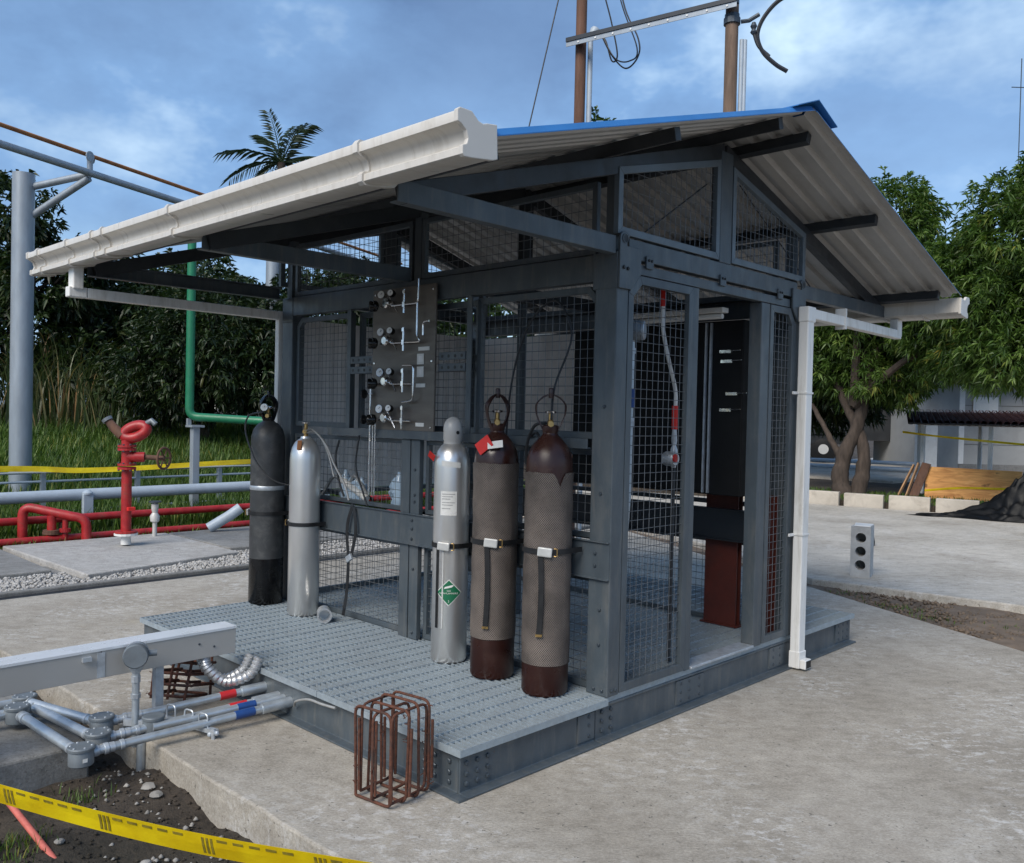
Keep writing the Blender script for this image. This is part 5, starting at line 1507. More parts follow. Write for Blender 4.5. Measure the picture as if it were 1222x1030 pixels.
for (B, E_, (nm, band)) in zip((BA, BB, BC), ends, labs):
    t = thing('conduit_run', 'galvanised conduit with %s band, %s of the three entering the deck base' % ('blue' if band == 'band_blue' else 'red', nm), 'conduit', (B[0], B[1], 0), 'conduits into the base')
    p0 = Vector(B); p1 = Vector(E_)
    d = (p1 - p0).normalized()
    MB().tube([p0 + d * 0.05, p0.lerp(p1, 0.86)], 0.019, 14).build('conduit_pipe', 'conduit', t, smooth=True)
    MB().tube([p0.lerp(p1, 0.84), p1], 0.027, 14).build('end_pipe', 'conduit', t, smooth=True)
    hub(p0 + d * 0.048, d, 0.024, t); hub(p0 + d * 0.115, d, 0.022, t)
    MB().tube([p0.lerp(p1, 0.70), p0.lerp(p1, 0.80)], 0.0215, 14).build('colour_band', band, t, smooth=True)
t = thing('conduit_run', 'second galvanised conduit with blue band beside the front one', 'conduit', (-1.4, -0.6, 0), 'conduits into the base')
p0 = Vector((-1.435, -0.62, 0.062)); p1 = Vector((-1.345, 0.02, 0.085))
MB().tube([p0, p1], 0.018, 14).build('conduit_pipe', 'conduit', t, smooth=True)
MB().tube([p0.lerp(p1, 0.62), p0.lerp(p1, 0.76)], 0.0205, 14).build('colour_band', 'band_blue', t, smooth=True)
# cross strut with clamps
st = thing('strut_clamp', 'cross strut with wing nut clamps carrying the conduits', 'clamp', (-1.4, -0.45, 0.03))
MB().bar((-1.62, -0.50, 0.035), (-1.25, -0.40, 0.035), 0.03, 0.02).build('strut', 'galv', st)
for x, y in ((-1.555, -0.48), (-1.43, -0.45), (-1.335, -0.425)):
    MB().tube(round_path([(x - 0.03, y - .005, 0.04), (x - 0.028, y - .005, 0.105), (x + 0.028, y + .01, 0.105), (x + 0.03, y + .01, 0.04)], 0.02), 0.004, 6).build('clamp', 'galv', st)
mb = MB().lathe((-1.26, -0.41, 0.0), [(0.009, 0.0), (0.009, 0.05)], 8); mb.sphere((-1.245, -0.40, 0.03), 0.012); mb.sphere((-1.275, -0.42, 0.02), 0.012)
mb.build('wing_nut', 'galv', st)
# slanting conduits between boxes
for (A, B, lab) in ((BA, BD, 'slanting conduit from the nearest junction box to the left edge'), (BB, BE, 'slanting conduit from the second junction box to the left edge'), (BC, (-2.2, -0.97, 0.085), 'slanting conduit from the third junction box to the left edge')):
    a, b = Vector(A), Vector(B); d = (b - a).normalized()
    t = thing('conduit_run', lab, 'conduit', tuple(a), 'slanting conduits at the left')
    MB().tube([a + d * 0.05, b - d * 0.05], 0.0225, 14).build('conduit_pipe', 'conduit', t, smooth=True)
    hub(a + d * 0.04, d, 0.024, t); hub(b - d * 0.04, -d, 0.026, t)
for k, (B, yy) in enumerate(((BD, -1.9), (BE, -1.9))):
    tag(MB().tube([(B[0] - 0.02, B[1] - 0.05, B[2]), (B[0] - 0.05, yy, B[2])], 0.024, 12).build('conduit_run', 'conduit', smooth=True), 'conduit leaving the left edge from the %s junction box' % ('front' if k == 0 else 'rear'), 'conduit')
# conduit support post in the trench
sp_ = thing('support_post', 'short grey pipe support post in the trench under the conduits', 'post', (-1.47, -0.60, -0.25))
MB().lathe((-1.475, -0.600, 0.0), [(0.048, 0), (0.048, 0.085), (0.051, 0.088), (0.051, 0.098), (0.047, 0.102)], 24).build('post_cap', 'box_grey', sp_, smooth=True)
MB().tube([(-1.475, -0.66, -0.30), (-1.475, -0.655, 0.0)], 0.020, 12).build('post_pipe', 'conduit', sp_, smooth=True)
# round box on its own stem in front of the tray
rb = thing('round_transmitter', 'round grey instrument head on a vertical conduit before the tray', 'junction box', (-1.53, -0.62, 0))
xh, yh = -1.545, -0.655
MB().tube([(xh, yh, -0.05), (xh, yh, 0.315)], 0.017, 12).build('stem', 'conduit', rb, smooth=True)
mb = MB().lathe((xh, yh, 0.18), [(0.024, 0), (0.024, 0.02)], 8); mb.lathe((xh, yh, 0.255), [(0.022, 0), (0.022, 0.03)], 8); mb.lathe((xh, yh, 0.30), [(0.02, 0), (0.034, 0.03), (0.034, 0.05)], 12)
mb.build('fitting', 'galv', rb)
hd_ = Vector((0.85, -0.45, 0.0)).normalized()
hb = MB().lathe(Vector((xh, yh, 0.385)) - hd_ * 0.04, [(0.046, 0), (0.055, 0.012), (0.055, 0.05)], 24, hd_).build('head_body', 'galv', rb, smooth=True)
MB().lathe(Vector((xh, yh, 0.385)) + hd_ * 0.0105, [(0.057, 0), (0.057, 0.03), (0.052, 0.036)], 24, hd_).build('head_lid', 'box_grey', rb, smooth=True)
MB().tube([Vector((xh, yh, 0.385)), Vector((xh + 0.03, yh + 0.085, 0.385))], 0.015, 10).build('side_hub', 'box_grey', rb, smooth=True)
MB().bar((xh - 0.05, yh - 0.03, 0.06), (xh + 0.03, yh + 0.03, 0.06), 0.02, 0.03).build('stem_clamp', 'galv', rb)
# thin grey cable over the base edge
hose([(-1.22, 0.0, 0.075), (-1.16, -0.03, 0.12), (-1.06, -0.025, 0.152), (-0.95, -0.02, 0.155), (-0.85, -0.014, 0.16)], 0.006, 'grey_hose', 'cable', 'thin grey cable arching out of the base beam by the conduits', 'cable')

# ------------------------------------------------------------------ rebar cages
def loop_pts(w, h, rc=0.03):
    return round_path([(-w / 2, 0.001, 0), (-w / 2, 0, h), (w / 2, 0, h), (w / 2, 0, 0), (-w / 2, 0, 0)], rc, 4)
def cage(name, label, loc, rotz, w, h, offs, tilt=0.0, rb=0.0055, extra=True, seed=1, jit=0.012):
    rr = random.Random(seed)
    t = thing(name, label, 'rebar cage', loc, 'rusty rebar cages')
    Mx = Matrix.Translation(loc) @ Matrix.Rotation(rotz, 4, 'Z') @ Matrix.Rotation(tilt, 4, 'X')
    for o in offs:
        ww = w + rr.uniform(-jit, jit); hh = h + rr.uniform(-jit, jit)
        sx = rr.uniform(-jit, jit); ry = rr.uniform(-0.03, 0.03)
        pts = [Mx @ Vector((p[0] + sx + ry * p[2], o + rr.uniform(-.002, .002), (max(0.006, p[2] + 0.008) if not tilt else p[2]))) for p in loop_pts(ww, hh)]
        MB().tube(pts, rb, 8).build('stirrup', 'rebar', t, smooth=True)
    y0, y1 = min(offs) - 0.02, max(offs) + 0.02
    for x in (-w / 2 + 0.012, w / 2 - 0.012, 0.0):
        for z in (0.02, h - 0.012):
            if x == 0.0 and z < 0.1: continue
            MB().tube([Mx @ Vector((x + rr.uniform(-jit, jit), y0, z)), Mx @ Vector((x + rr.uniform(-jit, jit), y1, z))], rb, 8).build('tie_bar', 'rebar', t, smooth=True)
    if extra:
        for k in range(9):
            x = rr.uniform(-w / 2, w / 2); y = rr.choice(offs) + 0.010
            za, zb = rr.uniform(0.02, 0.08), rr.uniform(h * .7, h * .9)
            MB().tube([Mx @ Vector((x, y, za)), Mx @ Vector((x + rr.uniform(-.01, .01), y, zb))], rb * 1.1, 8).build('upright_bar', 'rebar', t, smooth=True)
        wmb = MB()
        for k in range(26):
            x = rr.choice((-w / 2, w / 2)) + rr.uniform(-.006, .006); y = rr.choice(offs); z = rr.choice((0.02, h * .33, h * .66, h)) + rr.uniform(-.01, .01)
            p = Mx @ Vector((x, y, max(0.012, z)))
            wmb.tube([p + Vector((rr.uniform(-.018, .018), rr.uniform(-.018, .018), rr.uniform(-.008, .012))) for _ in range(4)], 0.0014, 5)
        stuff(wmb.build('wire_ties', 'rebar', t))
    return t
def box_cage(label, loc, rotz, w, h, seed, rb=0.006):
    """square cage: rows of upright stirrups both ways, doubled bars, wire ties"""
    rr = random.Random(seed)
    t = thing('rebar_cage', label, 'rebar cage', loc, 'rusty rebar cages')
    Mx = Matrix.Translation(loc) @ Matrix.Rotation(rotz, 4, 'Z')
    wm = MB()
    for ax in (0, 1):
        offs = (-w / 2, -w / 6, w / 6, w / 2) if ax == 0 else (-w / 2 + 0.012, 0.0, w / 2 - 0.012)
        for o in offs:
            ww = w + rr.uniform(-.016, .016) - 0.012 * ax; hh = h + rr.uniform(-.014, .010) - 0.016 * ax
            zb = 0.009 + 0.014 * ax
            skew = rr.uniform(-.012, .012); lean = rr.uniform(-.03, .03)
            pts = []
            for p in loop_pts(ww, hh - zb, 0.035):
                u = p[0] + skew + lean * p[2]
                v = o + lean * .5 * p[2]
                pts.append(Mx @ Vector((u, v, p[2] + zb) if ax == 0 else (v, u, p[2] + zb)))
            MB().tube(pts, rb, 8).build('stirrup', 'rebar', t, smooth=True)
            e = rr.choice((-1, 1)) * ww / 2
            za, zt = rr.uniform(.03, .08), rr.uniform(h * .72, h * .92)
            q = lambda z: Mx @ Vector((e + skew + lean * z + .012, o + .006, z) if ax == 0 else (o + .006, e + skew + lean * z + .012, z))
            MB().tube([q(za), q(zt)], rb * 1.05, 8).build('lap_bar', 'rebar', t, smooth=True)
            for _ in range(5):
                z = rr.uniform(.02, h - .02); c_ = Mx @ Vector((e + skew, o, z) if ax == 0 else (o, e + skew, z))
                wm.tube([c_ + Vector((rr.uniform(-.016, .016), rr.uniform(-.016, .016), rr.uniform(-.006, .01))) for _ in range(5)], 0.0016, 5)
    stuff(wm.build('wire_ties', 'rebar', t))
    return t
box_cage('upright rusty rebar cage standing before the deck corner', (-0.215, -0.175, 0.0), R(8), 0.205, 0.385, 4)
cg = cage('rebar_cage', 'rusty rebar cage lying on its side under the cable tray', (-1.93, -0.17, 0.125), R(35), 0.21, 0.26, (-0.11, -0.055, 0.0, 0.055, 0.11), tilt=R(76), rb=0.0075, seed=9, jit=0.02)

# ------------------------------------------------------------------ caution tape and rod in the foreground
def ribbon(path, w, up, name, mat, parent=None, offn=0.0, s0=0, s1=1, lo=-0.5, hi=0.5, twist=0.0):
    pts = smooth_path(path, 10)
    n = len(pts)
    acc = [0]
    for i in range(1, n): acc.append(acc[-1] + (pts[i] - pts[i - 1]).length)
    Ltot = acc[-1]
    mb = MB(); vs = []
    def at(s):
        s *= Ltot
        for i in range(1, n):
            if acc[i] >= s or i == n - 1:
                t = (s - acc[i - 1]) / max(1e-9, acc[i] - acc[i - 1])
                return pts[i - 1].lerp(pts[i], t), (pts[i] - pts[i - 1]).normalized()
    m = max(2, int((s1 - s0) * Ltot / 0.03) + 1)
    for k in range(m + 1):
        s = s0 + (s1 - s0) * k / m
        p, d = at(s)
        u = Vector(up); u = (u - d * u.dot(d)).normalized()
        u = Matrix.Rotation(twist * math.sin(s * 9), 3, d) @ u
        nn = d.cross(u)
        fold = 0.002 * math.sin(s * Ltot * 7)
        vs += [p + u * (w * lo) + nn * offn, p + u * (w * (lo + hi) / 2) + nn * (offn + fold * (hi - lo)), p + u * (w * hi) + nn * offn]
    fs = []
    for k in range(m):
        for c in range(2):
            a = 3 * k + c
            fs.append((a, a + 3, a + 4, a + 1))
    mb.add(vs, fs)
    o = mb.build(name, mat, parent, fixn=False)
    sd = o.modifiers.new('thick', 'SOLIDIFY'); sd.thickness = 0.0006; sd.offset = 0
    return o
tp = thing('caution_tape', 'yellow caution tape stretched across the lower left foreground', 'tape', (-0.5, -1.4, 0))
TPATH = [(-1.60, -2.02, 0.39), (-0.62, -1.545, 0.300), (0.0, -1.235, 0.262), (0.58, -0.945, 0.27), (1.4, -0.53, 0.30)]
UPV = (0.28, -0.2, 1)
ribbon(TPATH, 0.078, UPV, 'tape_band', 'tape', tp)
tl_ = 0
for k in range(9):
    s = 0.02 + k * 0.112
    for j in range(3):
        ribbon(TPATH, 0.078, UPV, 'print_bar', 'tape_print', tp, 0.0016, s + j * 0.0045, s + j * 0.0045 + 0.0025, -0.36, 0.36)
    for j in range(5):
        ribbon(TPATH, 0.078, UPV, 'print_dash', 'tape_print', tp, 0.0016, s + 0.016 + j * 0.0165, s + 0.016 + j * 0.0165 + 0.0105, 0.24, 0.36)
rod = MB().tube([(-1.77, -1.35, 0.13), (-0.70, -1.225, -0.165)], 0.0125, 10)
tag(rod.build('red_rod', 'orange_rod', smooth=True), 'salmon red rod leaning into the trench at the lower left corner', 'rod')
tag(MB().bar((-1.16, -1.40, -0.115), (-0.98, -1.48, -0.115), 0.11, 0.06).build('brick', 'brick', bevel=0.004), 'pinkish brick lying at the very lower left corner', 'brick')

# ------------------------------------------------------------------ left background: hydrant, pipes, rails, poles
def ring(mb, o, axis, r1, h, n=16): mb.lathe(o, [(r1, 0), (r1, h)], n, axis)
hy = thing('fire_monitor', 'red fire hydrant monitor with hand wheel on the concrete pad', 'fire hydrant', (-7.07, 1.55, 0.05))
hx, hyy = -7.07, 1.55
MB().tube([(hx, hyy, 0.05), (hx, hyy, 0.16)], 0.052, 16).build('base_stub', 'white_paint', hy, smooth=True)
mb = MB(); ring(mb, (hx, hyy, 0.150), (0, 0, 1), 0.12, 0.022); mb.build('base_flange', 'white_paint', hy)
mb = MB(); ring(mb, (hx, hyy, 0.176), (0, 0, 1), 0.115, 0.022); mb.build('flange', 'red_pipe', hy)
MB().tube([(hx, hyy, 0.19), (hx, hyy, 0.88)], 0.053, 18).build('riser', 'red_pipe', hy, smooth=True)
mb = MB()
for z in (0.865, 0.905, 1.07, 1.105): ring(mb, (hx, hyy, z), (0, 0, 1), 0.095, 0.025)
mb.build('flange', 'red_pipe', hy)
bolts(hy, [(hx + 0.088 * math.cos(a), hyy + 0.088 * math.sin(a), z) for a in np.linspace(0, 6.28, 8, endpoint=False) for z in (0.85, 0.93, 1.06, 1.13)], (0, 0, 1), 0.012, 0.012)
MB().tube([(hx, hyy, 0.93), (hx, hyy, 1.20)], 0.058, 16).build('valve_body', 'red_pipe', hy, smooth=True)
MB().tube([(hx, hyy, 1.0), (hx + 0.10, hyy + 0.15, 1.0)], [0.06, 0.055], 14).build('bonnet', 'red_pipe', hy, smooth=True)
MB().tube([(hx + 0.10, hyy + 0.15, 1.0), (hx + 0.22, hyy + 0.31, 0.99)], 0.028, 10).build('stem', 'rust_pole', hy, smooth=True)
wh = Vector((hx + 0.22, hyy + 0.31, 0.99)); wd = Vector((0.86, 0.50, 0)).normalized(); wt = Vector((-wd.y, wd.x, 0))
# wheel shown at an angle
wa = Vector((0.75, -0.2, 0)).normalized()
mb = MB().tube([wh + (Vector((wt.x, wt.y, 0)) * math.cos(a) + Vector((0, 0, 1)) * math.sin(a)) * 0.115 for a in np.linspace(0, 2 * math.pi, 28, endpoint=False)], 0.013, 8, closed=True)
for a in np.linspace(0, math.pi, 3, endpoint=False):
    dv_ = (Vector((wt.x, wt.y, 0)) * math.cos(a) + Vector((0, 0, 1)) * math.sin(a)) * 0.115
    mb.tube([wh - dv_, wh + dv_], 0.008, 6)
mb.build('hand_wheel', 'rust_pole', hy, smooth=True)
mc = Vector((hx + 0.06, hyy + 0.06, 1.275)); mu = Vector((0.62, 0.66, 0.36)).normalized()
mv = Vector((-0.45, -0.2, 0.87)).normalized()
MB().tube([mc + (mu * math.cos(a) * 0.125 + mv * math.sin(a) * 0.062) for a in np.linspace(0, 2 * math.pi, 28, endpoint=False)], 0.056, 12, closed=True).build('loop_body', 'red_pipe', hy, smooth=True)
MB().tube([(hx - 0.03, hyy - 0.04, 1.23), (hx - 0.10, hyy - 0.11, 1.32), (hx - 0.14, hyy - 0.15, 1.39)], [0.055, 0.05, 0.04], 12).build('nozzle', 'rust_pole', hy, smooth=True)
mb = MB(); ring(mb, (hx - 0.14, hyy - 0.15, 1.385), (-0.4, -0.4, 0.8), 0.056, 0.035); mb.build('nozzle_rim', 'box_grey', hy)
mb = MB(); mb.tube([(hx + 0.15, hyy + 0.15, 1.37), (hx + 0.19, hyy + 0.18, 1.40), (hx + 0.22, hyy + 0.21, 1.36)], 0.03, 10); mb.build('lever', 'box_grey', hy, smooth=True)
mb = MB().box((hx + 0.055, hyy - 0.02, 0.42), (hx + 0.10, hyy + 0.06, 0.46)); mb.build('hose_hook', 'red_tag', hy, bevel=0.005)

def pipe_run(name, label, pts, r, mat, cat='pipe', rr=0.2, n=16):
    t = tag(MB().tube(round_path(pts, rr), r, n).build(name, mat, smooth=True), label, cat)
    return t
pr1 = thing('red_pipe', 'lower red fire pipe lying along the edge of the pads', 'pipe', (-8.0, 2, 0))
MB().tube([(-8.0, -4, 0.035), (-8.0, 8, 0.035)], 0.045, 16).build('pipe', 'red_pipe', pr1, smooth=True)
pr2 = thing('red_pipe', 'upper red fire pipe running behind the lower one', 'pipe', (-8.35, 2, 0))
MB().tube([(-8.35, -4, 0.22), (-8.35, 8, 0.22)], 0.045, 16).build('pipe', 'red_pipe', pr2, smooth=True)
for y in (-1.2, 1.35, 4.2):
    MB().box((-8.39, y - 0.04, -0.1), (-8.31, y + 0.04, 0.17)).build('pipe_shoe', 'rust_pole', pr2)
pr3 = thing('red_pipe_loop', 'red hairpin pipe loop with flanged branch left of the hydrant', 'pipe', (-7.9, 0.8, 0))
MB().tube(round_path([(-8.25, 0.88, -0.05), (-8.25, 0.88, 0.40), (-7.95, 1.25, 0.30), (-7.84, 1.42, 0.26), (-7.84, 1.42, -0.05)], 0.12, 7), 0.052, 16).build('pipe', 'red_pipe', pr3, smooth=True)
MB().tube([(-8.05, 1.12, 0.30), (-8.05, 1.12, -0.02)], 0.048, 14).build('branch', 'red_pipe', pr3, smooth=True)
mb = MB(); ring(mb, (-8.05, 1.12, 0.09), (0, 0, 1), 0.095, 0.025); ring(mb, (-8.05, 1.12, 0.116), (0, 0, 1), 0.09, 0.02); mb.build('flange', 'rust_pole', pr3)
MB().tube([(-7.98, 1.24, 0.30), (-7.98, 1.24, 0.0)], 0.03, 10).build('small_branch', 'red_pipe', pr3, smooth=True)
mb = MB(); ring(mb, (-7.98, 1.24, 0.11), (0, 0, 1), 0.06, 0.04); mb.build('union', 'red_pipe', pr3)

pg = thing('grey_pipe', 'large pale grey horizontal pipe behind the red fire pipes', 'pipe', (-8.8, 2, 0))
MB().tube([(-8.8, -4, 0.425), (-8.8, 9, 0.47)], 0.072, 20).build('pipe', 'grey_pipe', pg, smooth=True)
for y in (1.75, -1.5, 5.2):
    MB().box((-8.75, y - 0.06, -0.1), (-8.68, y + 0.06, 0.46)).build('pipe_support', 'grey_pipe', pg, bevel=0.008)
    MB().lathe((-8.72, y, 0.455), [(0.06, 0), (0.06, 0.02), (0.03, 0.05), (0.0, 0.055)], 14).build('support_cap', 'grey_pipe', pg, smooth=True)
gp = MB().tube([(-7.62, 2.78, 0.07), (-7.52, 3.00, 0.22), (-7.46, 3.12, 0.32)], 0.065, 16)
tag(gp.build('slanted_pipe', 'grey_pipe', smooth=True), 'slanting pale pipe beside the dark grey cylinder', 'pipe')
vb = thing('grey_valve', 'small grey valve behind the fire hydrant riser', 'valve', (-7.6, 2.1, 0.05))
MB().lathe((-7.6, 2.1, 0.03), [(0.025, 0), (0.025, 0.16), (0.05, 0.18), (0.055, 0.24), (0.03, 0.28), (0.04, 0.32), (0.04, 0.38), (0.02, 0.40)], 14).build('valve_body', 'cap_grey', vb, smooth=True)
MB().lathe((-7.6, 2.1, 0.43), [(0.07, 0), (0.07, 0.015)], 16).build('hand_wheel', 'bolt', vb)
# guard rail of thin pipes
rl = thing('guard_rail', 'low grey pipe guard rail in the grass behind the pipes', 'guard rail', (-10, 2, 0))
for z in (0.62, 0.50, 0.24, 0.10):
    MB().tube([(-10.0, -4, z), (-10.0, 9, z + 0.06)], 0.016, 8).build('rail', 'grey_pipe', rl, smooth=True)
for y in np.arange(-2.1, 9, 1.25):
    MB().box((-10.03, y - 0.03, -0.05), (-9.97, y + 0.03, 0.64)).build('rail_post', 'pole_galv', rl)
tp2 = thing('caution_tape', 'yellow caution tape strung along the far guard rail at left', 'tape', (-9.9, 2, 0.7))
ribbon([(-9.93, -3.5, 0.74), (-9.92, 1.0, 0.715), (-9.92, 2.3, 0.665), (-9.92, 4.6, 0.73), (-9.92, 8.5, 0.80)], 0.075, (0, 0, 1), 'tape_band', 'tape', tp2, twist=0.5)
# tall poles and overhead pipes
po = thing('pipe_rack_pole', 'tall galvanised pole at the left edge carrying overhead pipes', 'pole', (-11.15, 1.72, 0))
MB().tube([(-11.15, 1.72, 0.0), (-11.15, 1.72, 4.80)], 0.145, 22).build('pole', 'pole_galv', po, smooth=True)
MB().tube([(-11.12, 1.80, 4.62), (-10.32, 2.31, 4.77)], 0.05, 12).build('bracket_arm', 'pole_galv', po, smooth=True)
MB().tube([(-11.12, 1.80, 4.20), (-10.34, 2.31, 4.72)], 0.05, 12).build('bracket_brace', 'pole_galv', po, smooth=True)
MB().tube([(-10.32, 2.31, 4.76), (-10.32, 2.31, 5.02)], 0.04, 10).build('saddle_post', 'pole_galv', po, smooth=True)
for s in (-1, 1): MB().lathe((-10.32 + s * 0.07, 2.31 - s * .03, 5.0), [(0.07, 0), (0.07, 0.015)], 12, (0.92, 0.39, 0)).build('saddle', 'pole_galv', po)
dirp = Vector((-0.386, 0.922, 0.0))
J = Vector((-10.32, 2.31, 4.79))
tag(MB().tube([J - dirp * 6, J + dirp * 7], 0.05, 12).build('overhead_pipe', 'pole_galv', smooth=True), 'grey overhead pipe resting on the left pole bracket', 'pipe')
J2 = Vector((-10.32, 2.31, 5.03))
tag(MB().tube([J2 - dirp * 6, J2 + dirp * 9], 0.028, 10).build('overhead_pipe', 'rust_pipe', smooth=True), 'thin rusty overhead pipe above the grey one', 'pipe')
p2 = thing('pipe_rack_pole', 'tall pale pole standing behind the left corner of the shelter', 'pole', (-14.4, 7.6, 0))
MB().tube([(-14.4, 7.6, 0.2), (-14.4, 7.6, 5.0)], 0.15, 20).build('pole', 'pole_galv', p2, smooth=True)
MB().lathe((-14.4, 7.6, 5.0), [(0.16, 0), (0.16, 0.03)], 20).build('pole_cap', 'pole_galv', p2)
gp = thing('green_pipe', 'green pipe dropping vertically and turning towards the shelter', 'pipe', (-9.15, 3.25, 0))
MB().tube(round_path([(-9.15, 3.25, 4.4), (-9.15, 3.25, 1.425), (-8.30, 4.05, 1.38), (-7.6, 4.7, 1.36)], 0.12), 0.058, 16).build('pipe', 'green_pipe', gp, smooth=True)
gs = thing('pipe_support', 'short grey post under the elbow of the green pipe', 'post', (-9.05, 3.3, 0))
MB().box((-9.11, 3.24, -0.05), (-9.01, 3.34, 1.28)).build('post', 'pole_galv', gs, bevel=0.008)
MB().box((-9.16, 3.20, 1.28), (-8.96, 3.38, 1.31)).build('saddle_plate', 'pole_galv', gs)
MB().box((-9.18, 3.22, 1.31), (-9.13, 3.27, 1.40)).build('guide_lug', 'pole_galv', gs)

# ------------------------------------------------------------------ utility poles above the roof
u1 = thing('utility_pole', 'rusty dark red utility pole rising behind the roof, left one', 'pole', (-3.96, 5.31, 0))
MB().tube([(-3.96, 5.31, -0.1), (-3.96, 5.31, 7.2)], 0.062, 18).build('pole', 'rust_pole', u1, smooth=True)
MB().tube([(-3.895, 5.40, -0.1), (-3.895, 5.40, 5.86)], 0.030, 12).build('riser_conduit', 'grey_pipe', u1, smooth=True)
MB().lathe((-3.895, 5.40, 5.84), [(0.035, 0), (0.045, 0.04), (0.06, 0.10), (0.05, 0.13), (0.0, 0.15)], 14, (0.35, 0.35, 0.9)).build('weather_head', 'grey_pipe', u1, smooth=True)
u2 = thing('utility_pole', 'weathered brown utility pole rising behind the roof, right one', 'pole', (-2.23, 5.65, 0))
MB().tube([(-2.23, 5.65, -0.1), (-2.23, 5.65, 7.2)], 0.066, 18).build('pole', 'brown_pole', u2, smooth=True)
for k, (dx, dy) in enumerate(((0.075, 0.075), (0.095, 0.105))):
    MB().tube([(-2.23 + dx, 5.65 + dy, -0.1), (-2.23 + dx, 5.65 + dy, 5.45)], 0.022, 10).build('riser_conduit', 'grey_pipe', u2, smooth=True)
MB().lathe((-2.23, 5.65, 5.60), [(0.085, 0), (0.085, 0.06), (0.075, 0.065), (0.075, 0.10)], 16).build('pole_band', 'bolt', u2)
mb = MB(); mb.tube([(-2.16, 5.71, 5.63), (-2.10, 5.76, 5.64), (-2.02, 5.82, 5.70)], 0.022, 8); mb.lathe((-2.06, 5.79, 5.50), [(0.02, 0), (0.035, 0.02), (0.02, 0.05), (0.035, 0.08), (0.018, 0.12)], 12)
mb.build('insulator', 'bolt', u2, smooth=True)
xa = thing('cross_arm', 'galvanised angle cross arm spanning the two utility poles', 'cross arm', (-3.1, 5.5, 5.7))
a0 = Vector((-4.05, 5.22, 5.75)); a1 = Vector((-2.12, 5.60, 5.75))
dd = (a1 - a0).normalized(); nn = Vector((dd.y, -dd.x, 0))
a0 = a0 + nn * 0.04; a1 = a1 + nn * 0.04
MB().bar(a0 + Vector((0, 0, .03)) + nn * .01, a1 + Vector((0, 0, .03)) + nn * .01, 0.09, 0.045).build('top_flange', 'paint_dark', xa)
mbx = MB().bar(a0 + nn * .04 - Vector((0, 0, .02)), a1 + nn * .04 - Vector((0, 0, .02)), 0.008, 0.05).build('web_flange', 'pole_galv', xa)
bolts(mbx, [tuple(a0.lerp(a1, t) + nn * 0.046 - Vector((0, 0, .02))) for t in np.linspace(.08, .95, 9)], tuple(nn), 0.012, 0.006, 'white_tag')
def wcable(pts, r, lab, name='cable'):
    return tag(MB().tube(smooth_path(pts, 8), r, 6).build(name, 'cable', smooth=True), lab, 'cable')
wcable([(-3.83, 5.46, 5.93), (-3.74, 5.48, 5.80), (-3.66, 5.50, 5.56), (-3.60, 5.52, 5.62), (-3.68, 5.50, 6.0), (-3.80, 5.45, 6.5), (-3.86, 5.42, 7.1)], 0.009, 'cable looping from the weather head, left of three')
wcable([(-3.81, 5.46, 5.91), (-3.66, 5.50, 5.62), (-3.50, 5.55, 5.45), (-3.36, 5.58, 5.55), (-3.36, 5.58, 5.75), (-3.55, 5.54, 6.2), (-3.70, 5.50, 7.1)], 0.009, 'cable looping from the weather head, longest of three')
wcable([(-3.80, 5.46, 5.90), (-3.62, 5.50, 5.58), (-3.45, 5.55, 5.52), (-3.37, 5.575, 5.65), (-3.60, 5.53, 6.3), (-3.66, 5.50, 7.1)], 0.008, 'cable looping from the weather head, right of three')
wcable([(-1.62, 6.05, 5.90), (-1.83, 5.93, 5.84), (-1.97, 5.85, 5.68), (-2.03, 5.82, 5.50), (-1.99, 5.85, 5.33), (-1.88, 5.92, 5.19), (-1.78, 5.99, 5.11)], 0.022, 'thick black cable drooping from the right utility pole')
wcable([(-2.06, 5.79, 5.52), (-2.02, 5.83, 5.38), (-1.93, 5.89, 5.27)], 0.018, 'short black cable tail beside the drooping cable')
gw = thing('guy_wire', 'thin guy wire slanting up left of the rusty pole', 'wire', (-4.5, 4.9, 3))
MB().tube([(-5.0, 4.75, 2.2), (-4.0, 5.25, 7.2)], 0.008, 6).build('wire', 'cable', gw, smooth=True)
for t in (0.40, 0.47):
    p = Vector((-5.0, 4.75, 2.2)).lerp(Vector((-4.0, 5.25, 7.2)), t)
    MB().sphere(p, 0.022, 8, 6).build('wire_clamp', 'cable', gw, smooth=True)

# ------------------------------------------------------------------ right background
# kerb stones
k0 = Vector((-4.87 - 1.72, 13.34 - 0.39, 0)); kd = Vector((3.80, 0.86, 0)).normalized()
kl = ['at the downspout', 'second from the downspout', 'third, under the leaning planks', 'fourth, under the left end of the plywood', 'fifth, beside the black tarp', 'sixth, behind the black tarp']
Lk = 0.765
kn = Vector((-kd.y, kd.x, 0))
for i in range(-1, 8):
    a = k0 + kd * (Lk * (i + 1) + 0.045); b = k0 + kd * (Lk * (i + 2) - 0.045)
    a = a + kn * 0.08; b = b + kn * 0.08
    a.z = b.z = 0.125 + random.uniform(-.008, .008)
    names = ['pale concrete kerb stone left of the tree, seen past the shelter', 'pale concrete kerb stone farthest left behind the downspout', 'pale kerb stone just right of the downspout', 'pale kerb stone below the tree trunk',
             'pale kerb stone below the leaning planks', 'pale kerb stone under the left end of the plywood', 'pale kerb stone under the middle of the plywood', 'pale kerb stone behind the black tarp', 'pale kerb stone at the right frame edge behind the tarp']
    o = MB().bar(a, b, 0.14, 0.27).build('kerb_stone', 'kerb', bevel=0.012)
    tag(o, names[i + 1], 'kerb stone', 'kerb stones along the yard')
bed = MB().prism([(-14, 11.45), (-4.9, 13.50), (8, 16.45), (8, 40), (-20, 40)], 'z', -0.3, 0.10).build('planting_bed', 'soil')
tag(bed, kind='structure')
